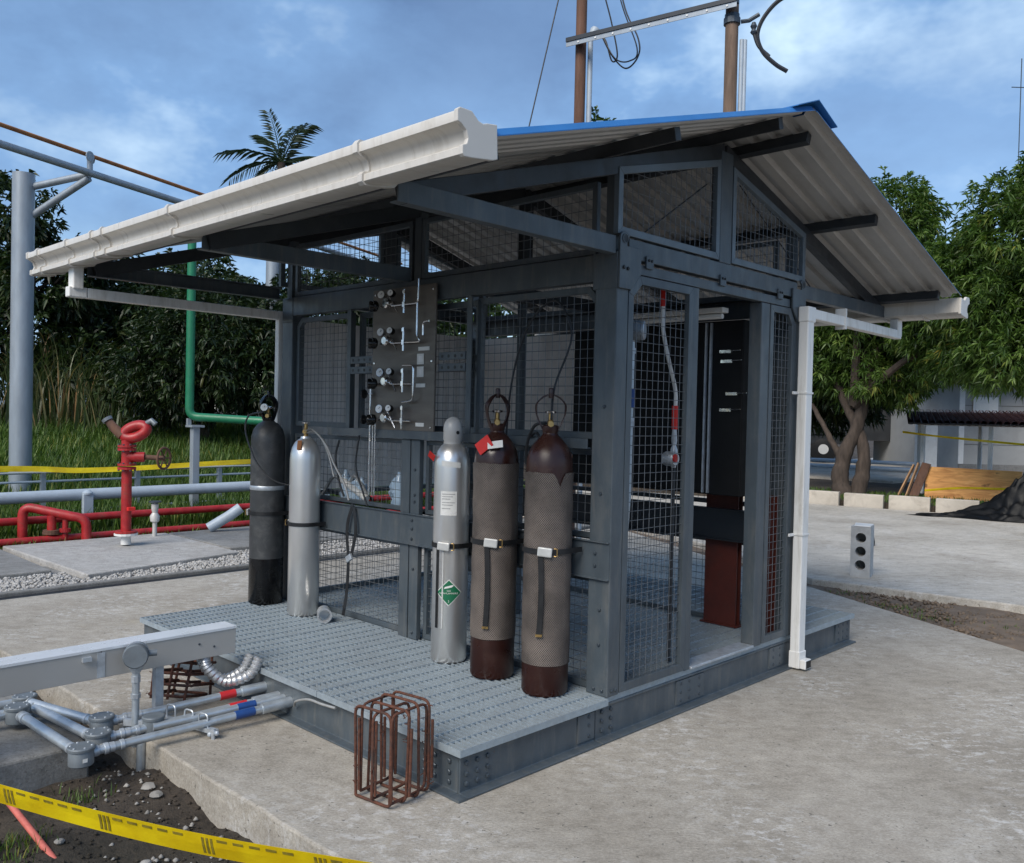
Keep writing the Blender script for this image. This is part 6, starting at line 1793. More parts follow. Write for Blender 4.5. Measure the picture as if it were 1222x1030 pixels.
tag(MB().prism([(-14, 18.5), (-5.6, 19.2), (-5.6, 40), (-14, 40)], 'z', 0.0, 0.16).build('rear_path', 'slab_far'), kind='structure')
# small concrete block with three holes
cb = thing('hollow_block', 'upright pale concrete block with three round holes on the yard', 'concrete block', (-0.98, 6.3, 0.02))
bo = Vector((-1.085, 6.235, 0.02)); bx_ = Vector((0.175, 0.03, 0)); 
ang = math.atan2(0.045, 0.165)
def BW(x, y, z): 
    return (bo.x + x * math.cos(ang) - y * math.sin(ang), bo.y + x * math.sin(ang) + y * math.cos(ang), bo.z + z)
W_, D_, H_ = 0.185, 0.26, 0.50
holes = [(0.093, 0.12), (0.093, 0.255), (0.093, 0.39)]; hr = 0.050
import bmesh
def holed_face():
    """front face with three round openings built as rings of quads + tunnels"""
    mb = MB(); n = 24
    # split the front into three cells, each a square ring around its hole
    zs = [0, 0.1875, 0.3225, H_]
    for (hx_, hz_), z0, z1 in zip(holes, zs[:-1], zs[1:]):
        vs = []
        for i in range(n):
            t = 2 * math.pi * i / n
            c_, s_ = math.cos(t), math.sin(t)
            # outer rectangle hit
            tx = ((W_ - hx_) / c_) if c_ > 1e-6 else ((-hx_) / c_ if c_ < -1e-6 else 1e9)
            tz = ((z1 - hz_) / s_) if s_ > 1e-6 else ((z0 - hz_) / s_ if s_ < -1e-6 else 1e9)
            k = min(tx, tz)
            vs.append(BW(hx_ + c_ * k, 0, hz_ + s_ * k))
        for i in range(n):
            t = 2 * math.pi * i / n
            vs.append(BW(hx_ + hr * math.cos(t), 0, hz_ + hr * math.sin(t)))
        for i in range(n):
            t = 2 * math.pi * i / n
            vs.append(BW(hx_ + hr * 0.96 * math.cos(t), D_ - 0.03, hz_ + hr * 0.96 * math.sin(t)))
        fs = [(i, (i + 1) % n, n + (i + 1) % n, n + i) for i in range(n)] + [(n + i, n + (i + 1) % n, 2 * n + (i + 1) % n, 2 * n + i) for i in range(n)] + [tuple(2 * n + i for i in range(n))]
        # corner fillers
        for (cx_, cz_) in ((0, z0), (W_, z0), (W_, z1), (0, z1)):
            pass
        mb.add(vs, fs)
        # corners: fan from rectangle corner to neighbouring outer points
        o = len(mb.v)
        ts = [2 * math.pi * i / n for i in range(n)]
        for (cx_, cz_) in ((0, z0), (W_, z0), (W_, z1), (0, z1)):
            tc = math.atan2(cz_ - hz_, cx_ - hx_) % (2 * math.pi)
            i0 = int(tc / (2 * math.pi) * n) % n; i1 = (i0 + 1) % n
            mb.add([vs[i0], BW(cx_, 0, cz_), vs[i1]], [(0, 1, 2)])
    V = [BW(0, 0, 0), BW(W_, 0, 0), BW(W_, D_, 0), BW(0, D_, 0), BW(0, 0, H_), BW(W_, 0, H_), BW(W_, D_, H_), BW(0, D_, H_)]
    mb.add(V, [(0, 3, 2, 1), (4, 5, 6, 7), (1, 2, 6, 5), (2, 3, 7, 6), (3, 0, 4, 7)])
    return mb
holed_face().build('block_body', 'block', cb, fixn=False)
MB().prism([(0, 0), (1, 0)], 'z', 0, 0.01) if False else None
V = [BW(0.03, 0.004, H_ + 0.001), BW(W_ - .004, 0.004, H_ + 0.001), BW(W_ - .004, D_ - .01, H_ + 0.001), BW(0.006, D_ - .01, H_ + 0.001)]
mb = MB().add(V + [(p[0], p[1], p[2] + 0.012) for p in V], [(0, 3, 2, 1), (4, 5, 6, 7), (0, 1, 5, 4), (1, 2, 6, 5), (2, 3, 7, 6), (3, 0, 4, 7)])
mb.build('mortar_cap', 'white_paint', cb, bevel=0.005)
tag(MB().lathe((-1.85, 8.6, 0.02), [(0.06, 0), (0.065, 0.05), (0.05, 0.12), (0.03, 0.16)], 12).build('black_cap', 'black', smooth=True), 'small black plastic cap on the yard beside the downspout', 'cap')

# plywood sheet and leaning planks
pa, pb = Vector((-3.62, 15.58, 0.10)), Vector((-2.02, 15.95, 0.10))
pn = Vector((-(pb - pa).y, (pb - pa).x, 0)).normalized()
pv = [pa, pb, pb + pn * 0.16 + Vector((0, 0, .60)), pa + pn * 0.16 + Vector((0, 0, .62))]
po_ = MB().add([tuple(p) for p in pv] + [tuple(p + pn * 0.02) for p in pv], [(0, 1, 2, 3), (7, 6, 5, 4), (0, 4, 5, 1), (1, 5, 6, 2), (2, 6, 7, 3), (3, 7, 4, 0)])
tag(po_.build('plywood_sheet', 'ply'), 'orange-brown plywood sheet leaning behind the kerb under the lean-to', 'plywood')
for k, (x0, y0, x1, y1, zt, lab) in enumerate(((-4.02, 15.28, -3.84, 15.60, 0.74, 'thin wooden plank leaning left of the plywood'), (-3.88, 15.32, -3.76, 15.62, 0.78, 'wooden plank leaning closest to the plywood'))):
    tag(MB().bar((x0, y0, 0.10), (x1, y1, zt), 0.07, 0.025, (1, 0, 0)).build('plank', 'wood'), lab, 'plank', 'leaning planks')
tag(MB().bar((-3.78, 15.42, 0.10), (-3.64, 15.72, 0.78), 0.17, 0.02, (0, -1, 0)).build('dark_board', 'rust_pole'), 'dark red-brown board leaning behind the planks', 'board')
# yellow tape over plywood
tp3 = thing('caution_tape', 'yellow caution tape hung in front of the lean-to', 'tape', (-3, 15.6, 1.3))
ribbon([(-4.3, 16.2, 1.38), (-3.3, 15.9, 1.30), (-1.6, 15.9, 1.20), (0.2, 16.2, 1.2)], 0.045, (0, 0, 1), 'tape_band', 'tape', tp3, twist=0.6)
ribbon([tuple(pv[0].lerp(pv[3], .25) - pn * 0.01), tuple(pv[0].lerp(pv[2], .40) - pn * 0.012), tuple(pv[1].lerp(pv[2], .45) - pn * 0.012)], 0.04, (0, 0, 1), 'tape_band', 'tape', tp3)
# black tarp heap
def tarp():
    nx, ny = 120, 80
    V = []; cx_, cy_ = -1.05, 13.75
    for j in range(ny + 1):
        for i in range(nx + 1):
            u = -1 + 2 * i / nx; v = -1 + 2 * j / ny
            x = cx_ + 1.7 * u + 0.25 * v; y = cy_ + 0.55 * v + 0.32 * u
            hgt = 1.0 * math.exp(-((u - 0.12) ** 2 / 0.13 + v ** 2 / 0.30)) + 0.20 * math.exp(-((u + 0.35) ** 2 / 0.05 + (v - .1) ** 2 / 0.2))
            wr = 0.10 * abs(math.sin(u * 7 + v * 5 + 1.5 * math.sin(v * 6 + u * 3))) + 0.07 * abs(math.sin(u * 17 - v * 9 + 2 * math.sin(u * 5))) + 0.04 * math.sin(v * 27 + u * 8) + 0.02 * math.sin(u * 61 + v * 37)
            edge = max(abs(u), abs(v))
            z = 0.028 + hgt * max(0, 1 - edge ** 6) + (wr * (0.35 + 1.3 * hgt)) * max(0, 1 - edge ** 8)
            V.append((x + 0.08 * math.sin(v * 6) + 0.05 * math.sin(u * 13), y + 0.05 * math.sin(u * 9), max(0.026, z)))
    w = nx + 1
    F = [(j * w + i, j * w + i + 1, (j + 1) * w + i + 1, (j + 1) * w + i) for j in range(ny) for i in range(nx)]
    o = bulk('tarp_heap', V, F, 'tarp', smooth=True)
    tag(o, 'black plastic tarp draped over a heap at the right edge', 'tarp')
tarp()
# lean-to with tiled roof
lt = thing('lean_to', 'open lean-to with dark red tiled roof on thin white posts', 'lean-to', (-2.5, 17.5, 0.1))
ld = Vector((0.93, 0.36, 0)).normalized(); ln_ = Vector((-ld.y, ld.x, 0))
LO = Vector((-4.12, 16.86, 0.1))
for t in (0.0, 1.25, 2.5, 3.75):
    p = LO + ld * t
    MB().bar(p, p + Vector((0, 0, 1.42)), 0.07, 0.07, (1, 0, 0)).build('post', 'white_paint', lt)
    p2_ = p + ln_ * 2.2
    MB().bar(p2_, p2_ + Vector((0, 0, 1.55)), 0.07, 0.07, (1, 0, 0)).build('post', 'panel_sheet', lt)
MB().bar(LO + Vector((-.1, -.05, 1.45)), LO + ld * 4.2 + Vector((0, 0, 1.45)), 0.06, 0.05).build('eave_beam', 'white_paint', lt)
# roof: courses of half-round tiles, near rows modelled
mbt = MB()
nt_, nr = 34, 9
for j in range(nr):
    for i in range(nt_):
        a = LO + ld * (-0.25 + i * 0.135) + ln_ * (-0.25 + j * 0.27) + Vector((0, 0, 1.49 + j * 0.030))
        b = a + ln_ * 0.30 + Vector((0, 0, 0.020))
        mbt.tube([a, b], [0.060, 0.050], 6, cap=False)
rt = stuff(mbt.build('roof_tiles', 'tile', lt, fixn=False))
MB().add([tuple(LO + ld * -0.3 + ln_ * -0.2 + Vector((0, 0, 1.475))), tuple(LO + ld * 4.4 + ln_ * -0.2 + Vector((0, 0, 1.475))), tuple(LO + ld * 4.4 + ln_ * 2.3 + Vector((0, 0, 1.745))), tuple(LO + ld * -0.3 + ln_ * 2.3 + Vector((0, 0, 1.745)))] + [tuple(LO + ld * -0.3 + ln_ * -0.2 + Vector((0, 0, 1.445))), tuple(LO + ld * 4.4 + ln_ * -0.2 + Vector((0, 0, 1.445))), tuple(LO + ld * 4.4 + ln_ * 2.3 + Vector((0, 0, 1.715))), tuple(LO + ld * -0.3 + ln_ * 2.3 + Vector((0, 0, 1.715)))],
         [(0, 1, 2, 3), (7, 6, 5, 4), (0, 4, 5, 1), (1, 5, 6, 2), (2, 6, 7, 3), (3, 7, 4, 0)]).build('roof_deck', 'dark_roof', lt)
# house behind
ho = thing('house', 'single storey grey house behind the lean-to', 'house', (-4, 25, 0))
hd2 = Vector((0.72, 0.69, 0)).normalized(); hn2 = Vector((-hd2.y, hd2.x, 0))
H0 = Vector((-5.75, 24.35, 0.1))
def hq(s, n, z): return tuple(H0 + hd2 * s + hn2 * n + Vector((0, 0, z)))
def hbox(s0, s1, n0, n1, z0, z1, name, mat, parent=None):
    vs = [hq(s0, n0, z0), hq(s1, n0, z0), hq(s1, n1, z0), hq(s0, n1, z0), hq(s0, n0, z1), hq(s1, n0, z1), hq(s1, n1, z1), hq(s0, n1, z1)]
    return MB().add(vs, [(0, 3, 2, 1), (4, 5, 6, 7), (0, 1, 5, 4), (1, 2, 6, 5), (2, 3, 7, 6), (3, 0, 4, 7)]).build(name, mat, parent or ho)
hbox(0, 12, 0, 6, 0, 2.75, 'wall', 'house')
hbox(-0.01, 12.01, -0.03, -0.001, 0, 0.35, 'plinth', 'slab_dark')
hbox(-0.02, 0.12, -0.04, -0.002, 0.351, 2.74, 'corner_strip', 'white_paint')
for k, z in enumerate((0.9, 1.45, 2.0)):
    hbox(0.13, 11.9, -0.012, -0.002, z, z + 0.02, 'wall_groove', 'slab_dark')
for s0, s1, z0, z1 in ((0.35, 1.05, 1.72, 2.25), (3.0, 4.2, 1.0, 2.1), (5.6, 6.5, 0.1, 2.15)):
    w_ = hbox(s0, s1, -0.05, -0.005, z0, z1, 'window' if z0 > .2 else 'door', 'white_paint')
    hbox(s0 + 0.06, s1 - 0.06, -0.056, -0.051, z0 + 0.06, z1 - 0.06, 'pane', 'glass' if s0 > 1 else 'white_tag', w_)  # first pane white: sky reflection put into its colour
hbox(-0.5, 12.5, -0.7, 6.5, 2.76, 2.86, 'eaves', 'dark_roof')
mb = MB()
for i in range(80):
    s = -0.5 + i * 0.165
    mb.tube([hq(s, -0.75, 2.90), hq(s, 3.0, 3.9)], 0.07, 6)
stuff(mb.build('roof_ribs', 'dark_roof', ho, fixn=False))
wb = hbox(-1.2, -0.75, -0.3, 0.1, 0.05, 1.45, 'white_pillar', 'white_paint')
# parked truck glimpsed past the tree
tk = thing('parked_truck', 'dark truck with white wheel rim parked far behind the tree', 'truck', (-11.2, 26.8, 0))
td = Vector((0.85, 0.53, 0)); tn = Vector((-0.53, 0.85, 0))
TO = Vector((-10.72, 26.5, 0))
for s in (-3.0, 0.0):
    c_ = TO + td * s + Vector((0, 0, 0.62))
    w_ = MB().lathe(c_, [(0.36, 0.0), (0.46, 0.04), (0.46, 0.22), (0.36, 0.26)], 24, tuple(tn)).build('wheel', 'black', tk, smooth=True)
    MB().lathe(c_ - tn * 0.012, [(0.17, 0.0), (0.17, 0.03), (0.08, 0.05)], 20, tuple(tn)).build('rim', 'white_paint', w_)
MB().bar(TO + td * -4.2 + tn * 1.0 + Vector((0, 0, 0.95)), TO + td * 1.0 + tn * 1.0 + Vector((0, 0, 0.95)), 2.0, 0.3).build('chassis', 'truck', tk)
MB().bar(TO + td * -4.2 + tn * 1.0 + Vector((0, 0, 2.0)), TO + td * 0.9 + tn * 1.0 + Vector((0, 0, 2.0)), 2.1, 1.75).build('cargo_box', 'truck', tk)
MB().bar(TO + td * 0.95 + tn * 1.0 + Vector((0, 0, 1.6)), TO + td * 2.4 + tn * 1.0 + Vector((0, 0, 1.6)), 1.9, 1.3).build('cab', 'truck', tk)
# stacked pale pipes on the ground behind the tree
for k in range(4):
    tag(MB().tube([(-9.5, 22.4 + .22 * k, 0.25 + .16 * (k % 2)), (-6.6, 23.2 + .2 * k, 0.25 + .16 * (k % 2))], 0.05, 10).build('stacked_pipe', 'grey_pipe', smooth=True), ['front pale pipe of the low stack behind the tree', 'upper pale pipe of the low stack behind the tree', 'inner pale pipe of the low stack behind the tree', 'rearmost pale pipe of the low stack behind the tree'][k], 'pipe', 'stacked pipes behind the tree')
# antenna mast at the right edge
am = thing('antenna_mast', 'thin antenna mast against the sky at the right edge', 'mast', (-9.2, 42.3, 0))
MB().tube([(-9.2, 42.3, 0), (-9.2, 42.3, 18.2)], 0.022, 6).build('mast', 'bolt', am)
for z in (16.9,):
    MB().tube([(-9.5, 42.0, z), (-8.9, 42.6, z)], 0.02, 6).build('cross_rod', 'bolt', am)

# ------------------------------------------------------------------ trees
def unit(v): return v / (np.linalg.norm(v, axis=1)[:, None] + 1e-9)
def limb(mb, p, q, r0, r1, rr, bend=0.25, n=7):
    p, q = Vector(p), Vector(q)
    L_ = (q - p).length
    off_ = Vector((rr.uniform(-1, 1), rr.uniform(-1, 1), rr.uniform(0, .6))) * bend * L_ * 0.4
    pts = [p.lerp(q, t) + off_ * math.sin(math.pi * t) for t in np.linspace(0, 1, n)]
    mb.tube(pts, [r0 + (r1 - r0) * t for t in np.linspace(0, 1, n)], 8)
def tree(name, label, base, trunk_top, blobs, ncl, per, ln, wd, mat, bark='bark', seed=1, r0=0.16, forks=1, droop=0.45, cat='tree', group=None, shell=0.55, paths=None):
    """blobs: list of (centre, radii); ncl leaf whorls over the blobs, `per` leaves each"""
    rr = random.Random(seed); rg = np.random.default_rng(seed)
    t = thing(name, label, cat, base, group)
    mb = MB()
    top = Vector(trunk_top)
    for pth, rad in (paths or ()):
        sp = smooth_path(pth, 5)
        rs = [rad[0] + (rad[1] - rad[0]) * (i / (len(sp) - 1)) ** 0.7 for i in range(len(sp))]
        mb.tube([p + Vector((rr.uniform(-.012, .012), rr.uniform(-.012, .012), 0)) for p in sp], [q * rr.uniform(.92, 1.08) for q in rs], 10)
    for k in range(0 if paths else forks):
        o = Vector((0.15 * k, 0.12 * k, 0)); o2 = Vector((0.34 * (k - 0.7) * (forks > 1), 0.25 * k, 0))
        limb(mb, Vector(base) + o, top + o2, r0 * (1 - .12 * k), r0 * .7, rr, 0.5 if forks > 1 else 0.1, 9)
    for c, rad in blobs:
        limb(mb, top, Vector(c), r0 * .5, 0.03, rr, 0.3)
        for _ in range(3):
            e = Vector(c) + Vector((rr.uniform(-.7, .7) * rad[0], rr.uniform(-.7, .7) * rad[1], rr.uniform(-.5, .7) * rad[2]))
            limb(mb, Vector(c).lerp(top, 0.35), e, r0 * .2, 0.012, rr, 0.3, 5)
    mb.build('trunk', bark, t, smooth=True)
    vol = np.array([b[1][0] * b[1][1] * b[1][2] for b in blobs]) ** (2 / 3)
    pick = rg.choice(len(blobs), ncl, p=vol / vol.sum())
    C_ = np.array([b[0] for b in blobs])[pick]; Rd = np.array([b[1] for b in blobs])[pick]
    D0 = unit(rg.normal(size=(ncl, 3)))
    rad = rg.uniform(shell, 1.0, (ncl, 1)) ** 0.7 * (1 + 0.18 * np.sin(D0[:, :1] * 7 + D0[:, 1:2] * 5 + seed) + rg.normal(0, 0.06, (ncl, 1)))
    P0 = C_ + D0 * Rd * rad
    # whorls
    P = np.repeat(P0, per, 0); Dc = np.repeat(D0, per, 0)
    D = unit(rg.normal(size=(ncl * per, 3)) * 0.75 + Dc * 0.75 + np.array([0, 0, 0.15]))
    P = P + rg.normal(0, ln * 0.12, P.shape)
    V, F, tone = leaves(P, D, rg.uniform(0.7, 1.25, len(P)) * ln, rg.uniform(0.8, 1.2, len(P)) * wd, droop, rg)
    ct_ = np.repeat(rg.random(ncl), per * 4)
    o = bulk('crown', V, F, mat, t, 0.35 * tone + 0.65 * ct_)
    stuff(o)
    return t
# mango trees on the right
tree('mango_tree', 'leafy mango tree with forked trunk behind the kerb', (-4.85, 14.8, 0.1), (-4.75, 14.85, 1.9),
     [((-4.2, 14.9, 4.6), (1.25, 1.2, 1.1)), ((-4.9, 15.2, 3.7), (1.4, 1.2, 1.0)), ((-3.6, 15.3, 4.0), (1.2, 1.2, 1.0)), ((-4.15, 15.0, 5.6), (0.85, 0.85, 0.75)), ((-5.6, 15.6, 3.0), (1.2, 1.2, 0.9)), ((-3.0, 14.6, 3.2), (0.9, 0.9, 0.8)), ((-4.6, 15.6, 2.5), (1.3, 1.3, 0.6))],
     7500, 10, 0.145, 0.031, 'mango', seed=11, r0=0.19, forks=2, shell=0.4,
     paths=[([(-4.90, 14.8, 0.05), (-4.97, 14.8, 0.45), (-4.92, 14.85, 0.9), (-4.72, 14.9, 1.4), (-4.62, 14.95, 2.0), (-4.4, 14.95, 3.0)], (0.20, 0.10)), ([(-4.70, 14.95, 0.05), (-4.60, 15.0, 0.6), (-4.60, 14.98, 1.1), (-4.80, 14.95, 1.6), (-5.15, 15.0, 2.3), (-5.4, 15.2, 2.9)], (0.17, 0.07)), ([(-4.95, 14.82, 0.8), (-5.25, 14.8, 1.3), (-5.7, 15.0, 1.9)], (0.08, 0.04))])
tree('mango_tree', 'dense mango tree at the right edge with drooping leaf whorls', (0.9, 15.9, 0.1), (0.6, 15.6, 2.0),
     [((-1.4, 13.4, 4.5), (1.25, 1.2, 1.0)), ((-0.6, 13.4, 5.2), (1.2, 1.1, 0.95)), ((-1.7, 13.2, 3.4), (1.1, 1.0, 0.85)), ((-0.7, 13.3, 3.6), (1.2, 1.1, 0.9)), ((-1.35, 12.9, 2.65), (0.95, 0.8, 0.55)), ((-2.4, 13.6, 3.9), (0.95, 0.9, 0.8)), ((0.5, 14.0, 4.6), (1.3, 1.2, 1.2)), ((-2.3, 13.6, 2.75), (0.6, 0.6, 0.45))],
     9500, 10, 0.14, 0.030, 'mango', seed=12, r0=0.17)
tree('shade_tree', 'dark tree filling the gap behind the mango trunk', (-8.5, 19.5, 0.1), (-8.4, 19.6, 2.2),
     [((-8.2, 19.8, 4.0), (2.2, 1.8, 1.5)), ((-6.6, 20.0, 4.2), (1.6, 1.6, 1.3)), ((-9.6, 20.2, 4.4), (1.8, 1.6, 1.4)), ((-5.2, 21.5, 4.6), (1.8, 1.5, 1.3)), ((-6.9, 18.6, 2.55), (1.6, 1.1, 0.8)), ((-8.4, 18.8, 2.3), (1.6, 1.1, 0.9)), ((-5.9, 18.0, 2.75), (1.2, 1.0, 0.75)), ((-7.4, 19.4, 1.9), (1.3, 0.8, 0.6))],
     4600, 10, 0.22, 0.06, 'leaf_dark', 'bark_dark', seed=13)
tree('shade_tree', 'tall tree whose top just shows above the blue roof', (-11.3, 15.0, 0.1), (-11.3, 15.0, 4.0),
     [((-11.4, 14.9, 7.9), (1.2, 1.2, 0.95)), ((-12.3, 14.6, 7.3), (1.3, 1.3, 1.0)), ((-10.6, 15.4, 7.5), (1.0, 1.0, 0.9)), ((-11.5, 15.0, 5.5), (2.0, 2.0, 1.6))],
     1300, 9, 0.26, 0.08, 'leaf_mid', seed=14)
# left background trees
tree('broadleaf_tree', 'tall dark tree behind the left pole', (-20.5, 3.4, 0.8), (-20.3, 3.5, 3.2),
     [((-19.8, 3.6, 5.6), (1.5, 1.5, 1.1)), ((-20.6, 2.6, 4.4), (1.8, 1.8, 1.4)), ((-18.9, 4.6, 4.3), (1.3, 1.2, 0.9)), ((-19.6, 4.0, 3.1), (1.9, 1.8, 1.2)), ((-20.9, 1.6, 5.2), (1.6, 1.5, 1.3)), ((-18.2, 5.4, 4.9), (0.7, 0.7, 0.35))],
     3400, 9, 0.22, 0.07, 'leaf_dark', 'bark_dark', seed=21)
tree('broadleaf_tree', 'rounded dark green tree in the centre of the left hedge', (-15.0, 6.4, 0.6), (-15.0, 6.4, 1.6),
     [((-14.6, 6.3, 2.9), (1.5, 1.4, 1.35)), ((-15.6, 7.0, 3.4), (1.3, 1.3, 1.0)), ((-14.0, 6.9, 2.4), (1.2, 1.2, 1.0)), ((-15.0, 5.6, 2.2), (1.2, 1.2, 1.0))],
     4200, 9, 0.15, 0.045, 'leaf_dark', 'bark_dark', seed=22)
tree('broadleaf_tree', 'dark bushy tree between the green pipe and the shelter', (-14.5, 9.0, 0.5), (-14.5, 9.0, 2.0),
     [((-14.2, 8.6, 3.2), (1.6, 1.5, 1.4)), ((-14.8, 9.6, 3.8), (1.5, 1.4, 1.2)), ((-13.6, 8.9, 2.2), (1.3, 1.3, 1.1)), ((-14.0, 10.6, 3.0), (1.6, 1.5, 1.4))],
     4000, 9, 0.16, 0.05, 'leaf_dark', 'bark_dark', seed=23)
tree('broadleaf_tree', 'dim tree deep in the hedge behind the reeds', (-19.5, 7.5, 0.8), (-19.5, 7.5, 2.0),
     [((-19.0, 7.0, 3.2), (1.9, 1.8, 1.6)), ((-19.8, 8.6, 4.2), (1.8, 1.7, 1.4)), ((-18.6, 5.4, 2.2), (1.6, 1.5, 1.2)), ((-20.4, 6.4, 4.1), (1.3, 1.3, 0.7))],
     2600, 9, 0.22, 0.07, 'leaf_dark', 'bark_dark', seed=24)
tree('broadleaf_tree', 'dark tree behind the shelter seen through the mesh', (-14.0, 14.0, 0.2), (-14.0, 14.0, 1.8),
     [((-13.6, 13.6, 3.0), (2.2, 2.0, 1.8)), ((-12.0, 15.4, 2.6), (1.9, 1.8, 1.6)), ((-15.2, 12.2, 3.3), (1.8, 1.7, 1.5)), ((-10.2, 16.6, 2.4), (1.8, 1.6, 1.5))],
     1700, 9, 0.30, 0.10, 'leaf_mid', 'bark_dark', seed=25)
tree('broadleaf_tree', 'dark tree at the far left end of the hedge', (-20.0, -1.5, 0.8), (-20.0, -1.5, 2.6),
     [((-19.6, -1.2, 4.2), (1.9, 1.8, 1.5)), ((-20.4, -3.0, 3.8), (1.8, 1.7, 1.4)), ((-19.2, 0.4, 3.2), (1.6, 1.5, 1.3)), ((-19.4, -2.2, 2.2), (1.8, 1.6, 1.2))],
     1800, 9, 0.26, 0.085, 'leaf_dark', 'bark_dark', seed=26)
# palm
def palm(label, base, top, n, L_, seed):
    rr = random.Random(seed); rg = np.random.default_rng(seed)
    t = thing('palm_tree', label, 'palm tree', base)
    MB().tube([Vector(base).lerp(Vector(top), k) for k in np.linspace(0, 1, 8)], [0.22 - 0.08 * k for k in np.linspace(0, 1, 8)], 10).build('trunk', 'bark', t, smooth=True)
    rt_ = Vector((0.717, 0.697, 0)); dp_ = Vector((-0.697, 0.717, 0))
    for (sd0, u0, dp0) in ((-1.0, 0.25, 0.2), (-0.95, 0.55, -0.3), (-0.45, 0.9, 0.3), (-0.15, 1.0, -0.2), (0.12, 1.0, 0.35), (0.5, 0.75, -0.5), (0.9, 0.55, 0.3), (-0.7, 0.2, 0.8), (0.5, 0.3, 0.9)):
        d = (rt_ * sd0 + Vector((0, 0, 1)) * u0 + dp_ * dp0).normalized(); el = math.asin(d.z)
        ll = L_ * rr.uniform(.8, 1.1)
        pts = [Vector(top) + d * ll * s + Vector((0, 0, -1)) * ll * (0.55 - 0.25 * math.sin(el)) * s * s for s in np.linspace(0, 1, 12)]
        mb = MB().tube(pts, [0.03 * (1 - s * .85) for s in np.linspace(0, 1, 12)], 5)
        P, D = [], []
        for i in range(1, 12):
            dd_ = (pts[i] - pts[i - 1]).normalized(); sd_ = dd_.cross(Vector((0, 0, 1))).normalized()
            for q in (0.0, 0.5):
                p = pts[i - 1].lerp(pts[i], q)
                for s in (-1, 1):
                    P.append(p); D.append((sd_ * s * 0.8 + dd_ * 0.75 + Vector((0, 0, -0.1 + rr.uniform(-.15, .15)))).normalized())
        P = np.array(P); D = np.array(D)
        s_ = np.repeat(np.linspace(0.1, 1, len(P) // 4 + 1), 4)[:len(P)]
        V, F, tone = leaves(P, D, 0.75 * (1 - 0.6 * np.abs(s_ - .45)), np.full(len(P), 0.05), 0.35, rg)
        base_i = len(mb.v)
        mb.add([tuple(v) for v in V], [tuple(f) for f in F])
        mb.build('frond', 'palm', t, fixn=False)
palm('coconut palm showing above the white gutter', (-26.3, 14.4, 0.5), (-26.0, 14.7, 10.5), 9, 2.7, 31)
# reeds
def reeds(label, x, y, n, h, seed, spread=0.5):
    rg = np.random.default_rng(seed)
    t = thing('reed_clump', label, 'reeds', (x, y, ground_z(x, y)), 'reed clumps before the hedge')
    V = []; F = []; T = []
    for k in range(n):
        bx, by = x + rg.normal(0, spread), y + rg.normal(0, spread)
        bz = ground_z(bx, by)
        a = rg.uniform(0, 6.28); ll = h * rg.uniform(.7, 1.15); lean = rg.uniform(.05, .45)
        w = 0.022 * rg.uniform(.7, 1.3)
        tn_ = rg.random()
        o = len(V); m = 7
        for i in range(m + 1):
            s = i / m
            rad = lean * ll * s + 0.35 * ll * max(0, s - .55) ** 1.3
            z = ll * s - 0.9 * ll * max(0, s - .55) ** 1.7
            px, py = bx + math.cos(a) * rad, by + math.sin(a) * rad
            ww = w * (1 - s * .9)
            V += [(px - math.sin(a) * ww, py + math.cos(a) * ww, bz + z), (px + math.sin(a) * ww, py - math.cos(a) * ww, bz + z)]
            T += [tn_, tn_]
        F += [(o + 2 * i, o + 2 * i + 1, o + 2 * i + 3, o + 2 * i + 2) for i in range(m)]
    stuff(bulk('leaves', V, F, 'reed', t, T))
reeds('tall pale reed clump right of the left pole', -17.0, 3.6, 150, 1.9, 41)
reeds('tall reed clump left of the green pipe', -16.6, 5.0, 150, 1.9, 42)
reeds('tall reed clump in the middle behind the hydrant', -17.6, 4.6, 150, 2.3, 43)
reeds('tall reed clump at the left edge behind the pole', -17.4, 2.4, 120, 1.8, 44)
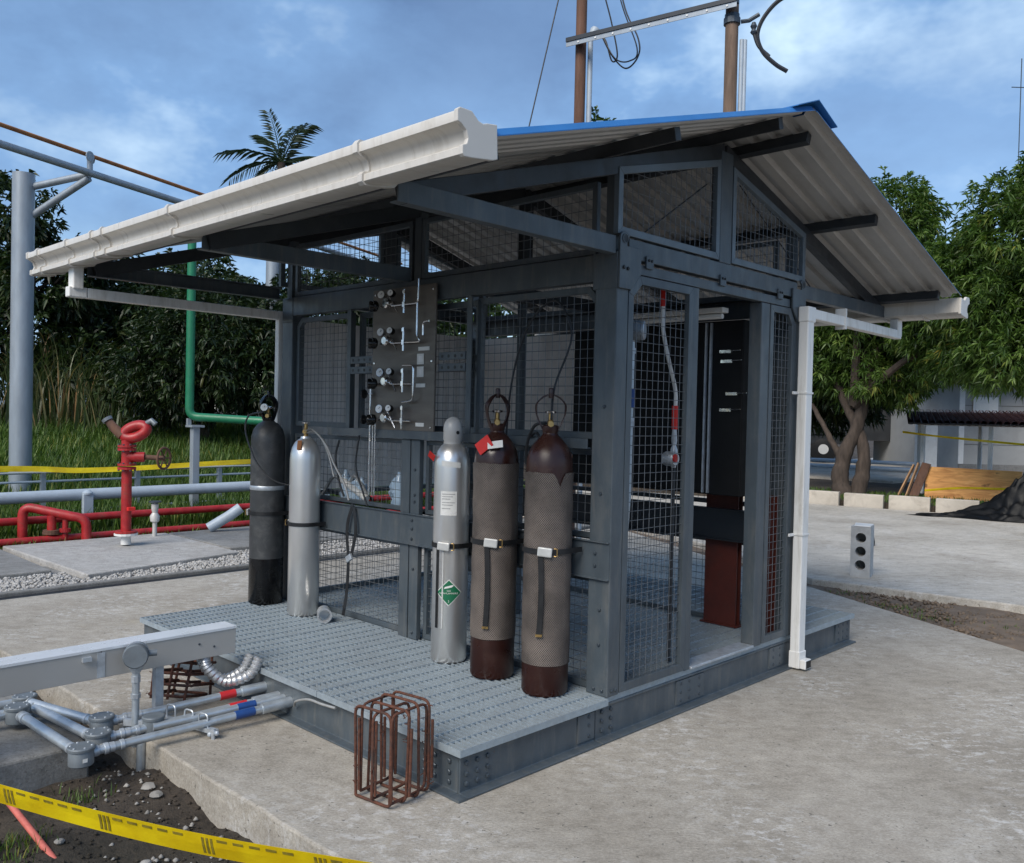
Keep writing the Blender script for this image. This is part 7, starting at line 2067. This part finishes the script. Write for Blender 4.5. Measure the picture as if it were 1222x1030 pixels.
# grass
def grass_patch(n, fx, hmin, hmax, name, label, seed, w=0.012):
    rg = np.random.default_rng(seed)
    P = fx(rg, n); n = len(P)
    h = rg.uniform(hmin, hmax, n); a = rg.uniform(0, 6.28, n); ln = rg.uniform(.1, .7, n) * h
    dx, dy = np.cos(a), np.sin(a)
    W2 = w * rg.uniform(.6, 1.4, n)
    v0 = P + np.stack([-dy * W2, dx * W2, 0 * h], 1); v1 = P + np.stack([dy * W2, -dx * W2, 0 * h], 1)
    m0 = P + np.stack([dx * ln * .4 - dy * W2 * .7, dy * ln * .4 + dx * W2 * .7, h * .6], 1); m1 = P + np.stack([dx * ln * .4 + dy * W2 * .7, dy * ln * .4 - dx * W2 * .7, h * .6], 1)
    tp_ = P + np.stack([dx * ln, dy * ln, h], 1)
    V = np.stack([v0, v1, m1, m0, tp_], 1).reshape(-1, 3)
    b = (np.arange(n) * 5)[:, None]
    F = np.concatenate([b + [[0, 1, 2]], b + [[0, 2, 3]], b + [[3, 2, 4]]], 0)
    tag(bulk(name, V, F, 'grass', None, np.repeat(rg.random(n), 5)), label, 'grass', kind='stuff')
def gz(x, y):
    z = np.full_like(x, -0.09)
    return z + np.where(x < -9.9, 0.155 * np.minimum(8, -9.9 - x), 0)
def f1(rg, n):
    x = -8.6 - 8.5 * rg.random(n) ** 1.3; y = rg.uniform(-1.5, 10.5, n)
    y = np.clip(y, -1.5, 10.5)
    return np.stack([x, y, gz(x, y)], 1)
grass_patch(60000, f1, 0.18, 0.42, 'grass_field', 'lush green grass rising to the hedge behind the pipes', 51, 0.014)
def f2(rg, n):
    x = rg.uniform(-8.9, -7.85, n); y = rg.uniform(-0.5, 6, n)
    return np.stack([x, y, gz(x, y)], 1)
grass_patch(6000, f2, 0.06, 0.18, 'grass_verge', 'short grass under the red fire pipes', 52, 0.008)
def f3(rg, n):
    s = rg.uniform(-2.5, 7, n); d = rg.uniform(0.2, 2.5, n)
    x = -5.5 + kd.x * s + kn.x * d; y = 13.2 + kd.y * s + kn.y * d
    return np.stack([x, y, np.full(n, 0.10)], 1)
grass_patch(9000, f3, 0.03, 0.10, 'grass_bed', 'thin grass behind the kerb stones at the right', 53, 0.008)
def f4(rg, n):
    c = rg.choice(5, n); cx_ = np.array([-1.62, -0.3, 0.05, 0.6, -0.9])[c]; cy_ = np.array([5.72, 5.45, 5.25, 5.35, 5.62])[c]
    x = cx_ + rg.normal(0, .12, n); y = cy_ + rg.normal(0, .07, n)
    return np.stack([x, y, np.full(n, -0.06)], 1)
grass_patch(260, f4, 0.015, 0.05, 'weeds', 'sparse green weeds in the dirt strip', 54, 0.004)
def f5(rg, n):
    c = rg.choice(3, n); cx_ = np.array([-0.95, -1.05, -1.35])[c]; cy_ = np.array([-1.36, -1.28, -0.98])[c]
    x = cx_ + rg.normal(0, .07, n); y = cy_ + rg.normal(0, .06, n)
    return np.stack([x, y, np.array([ground_z(a, b) for a, b in zip(x, y)])], 1)
grass_patch(230, f5, 0.02, 0.06, 'weeds', 'dry weeds beside the red rod in the trench', 55, 0.0025)
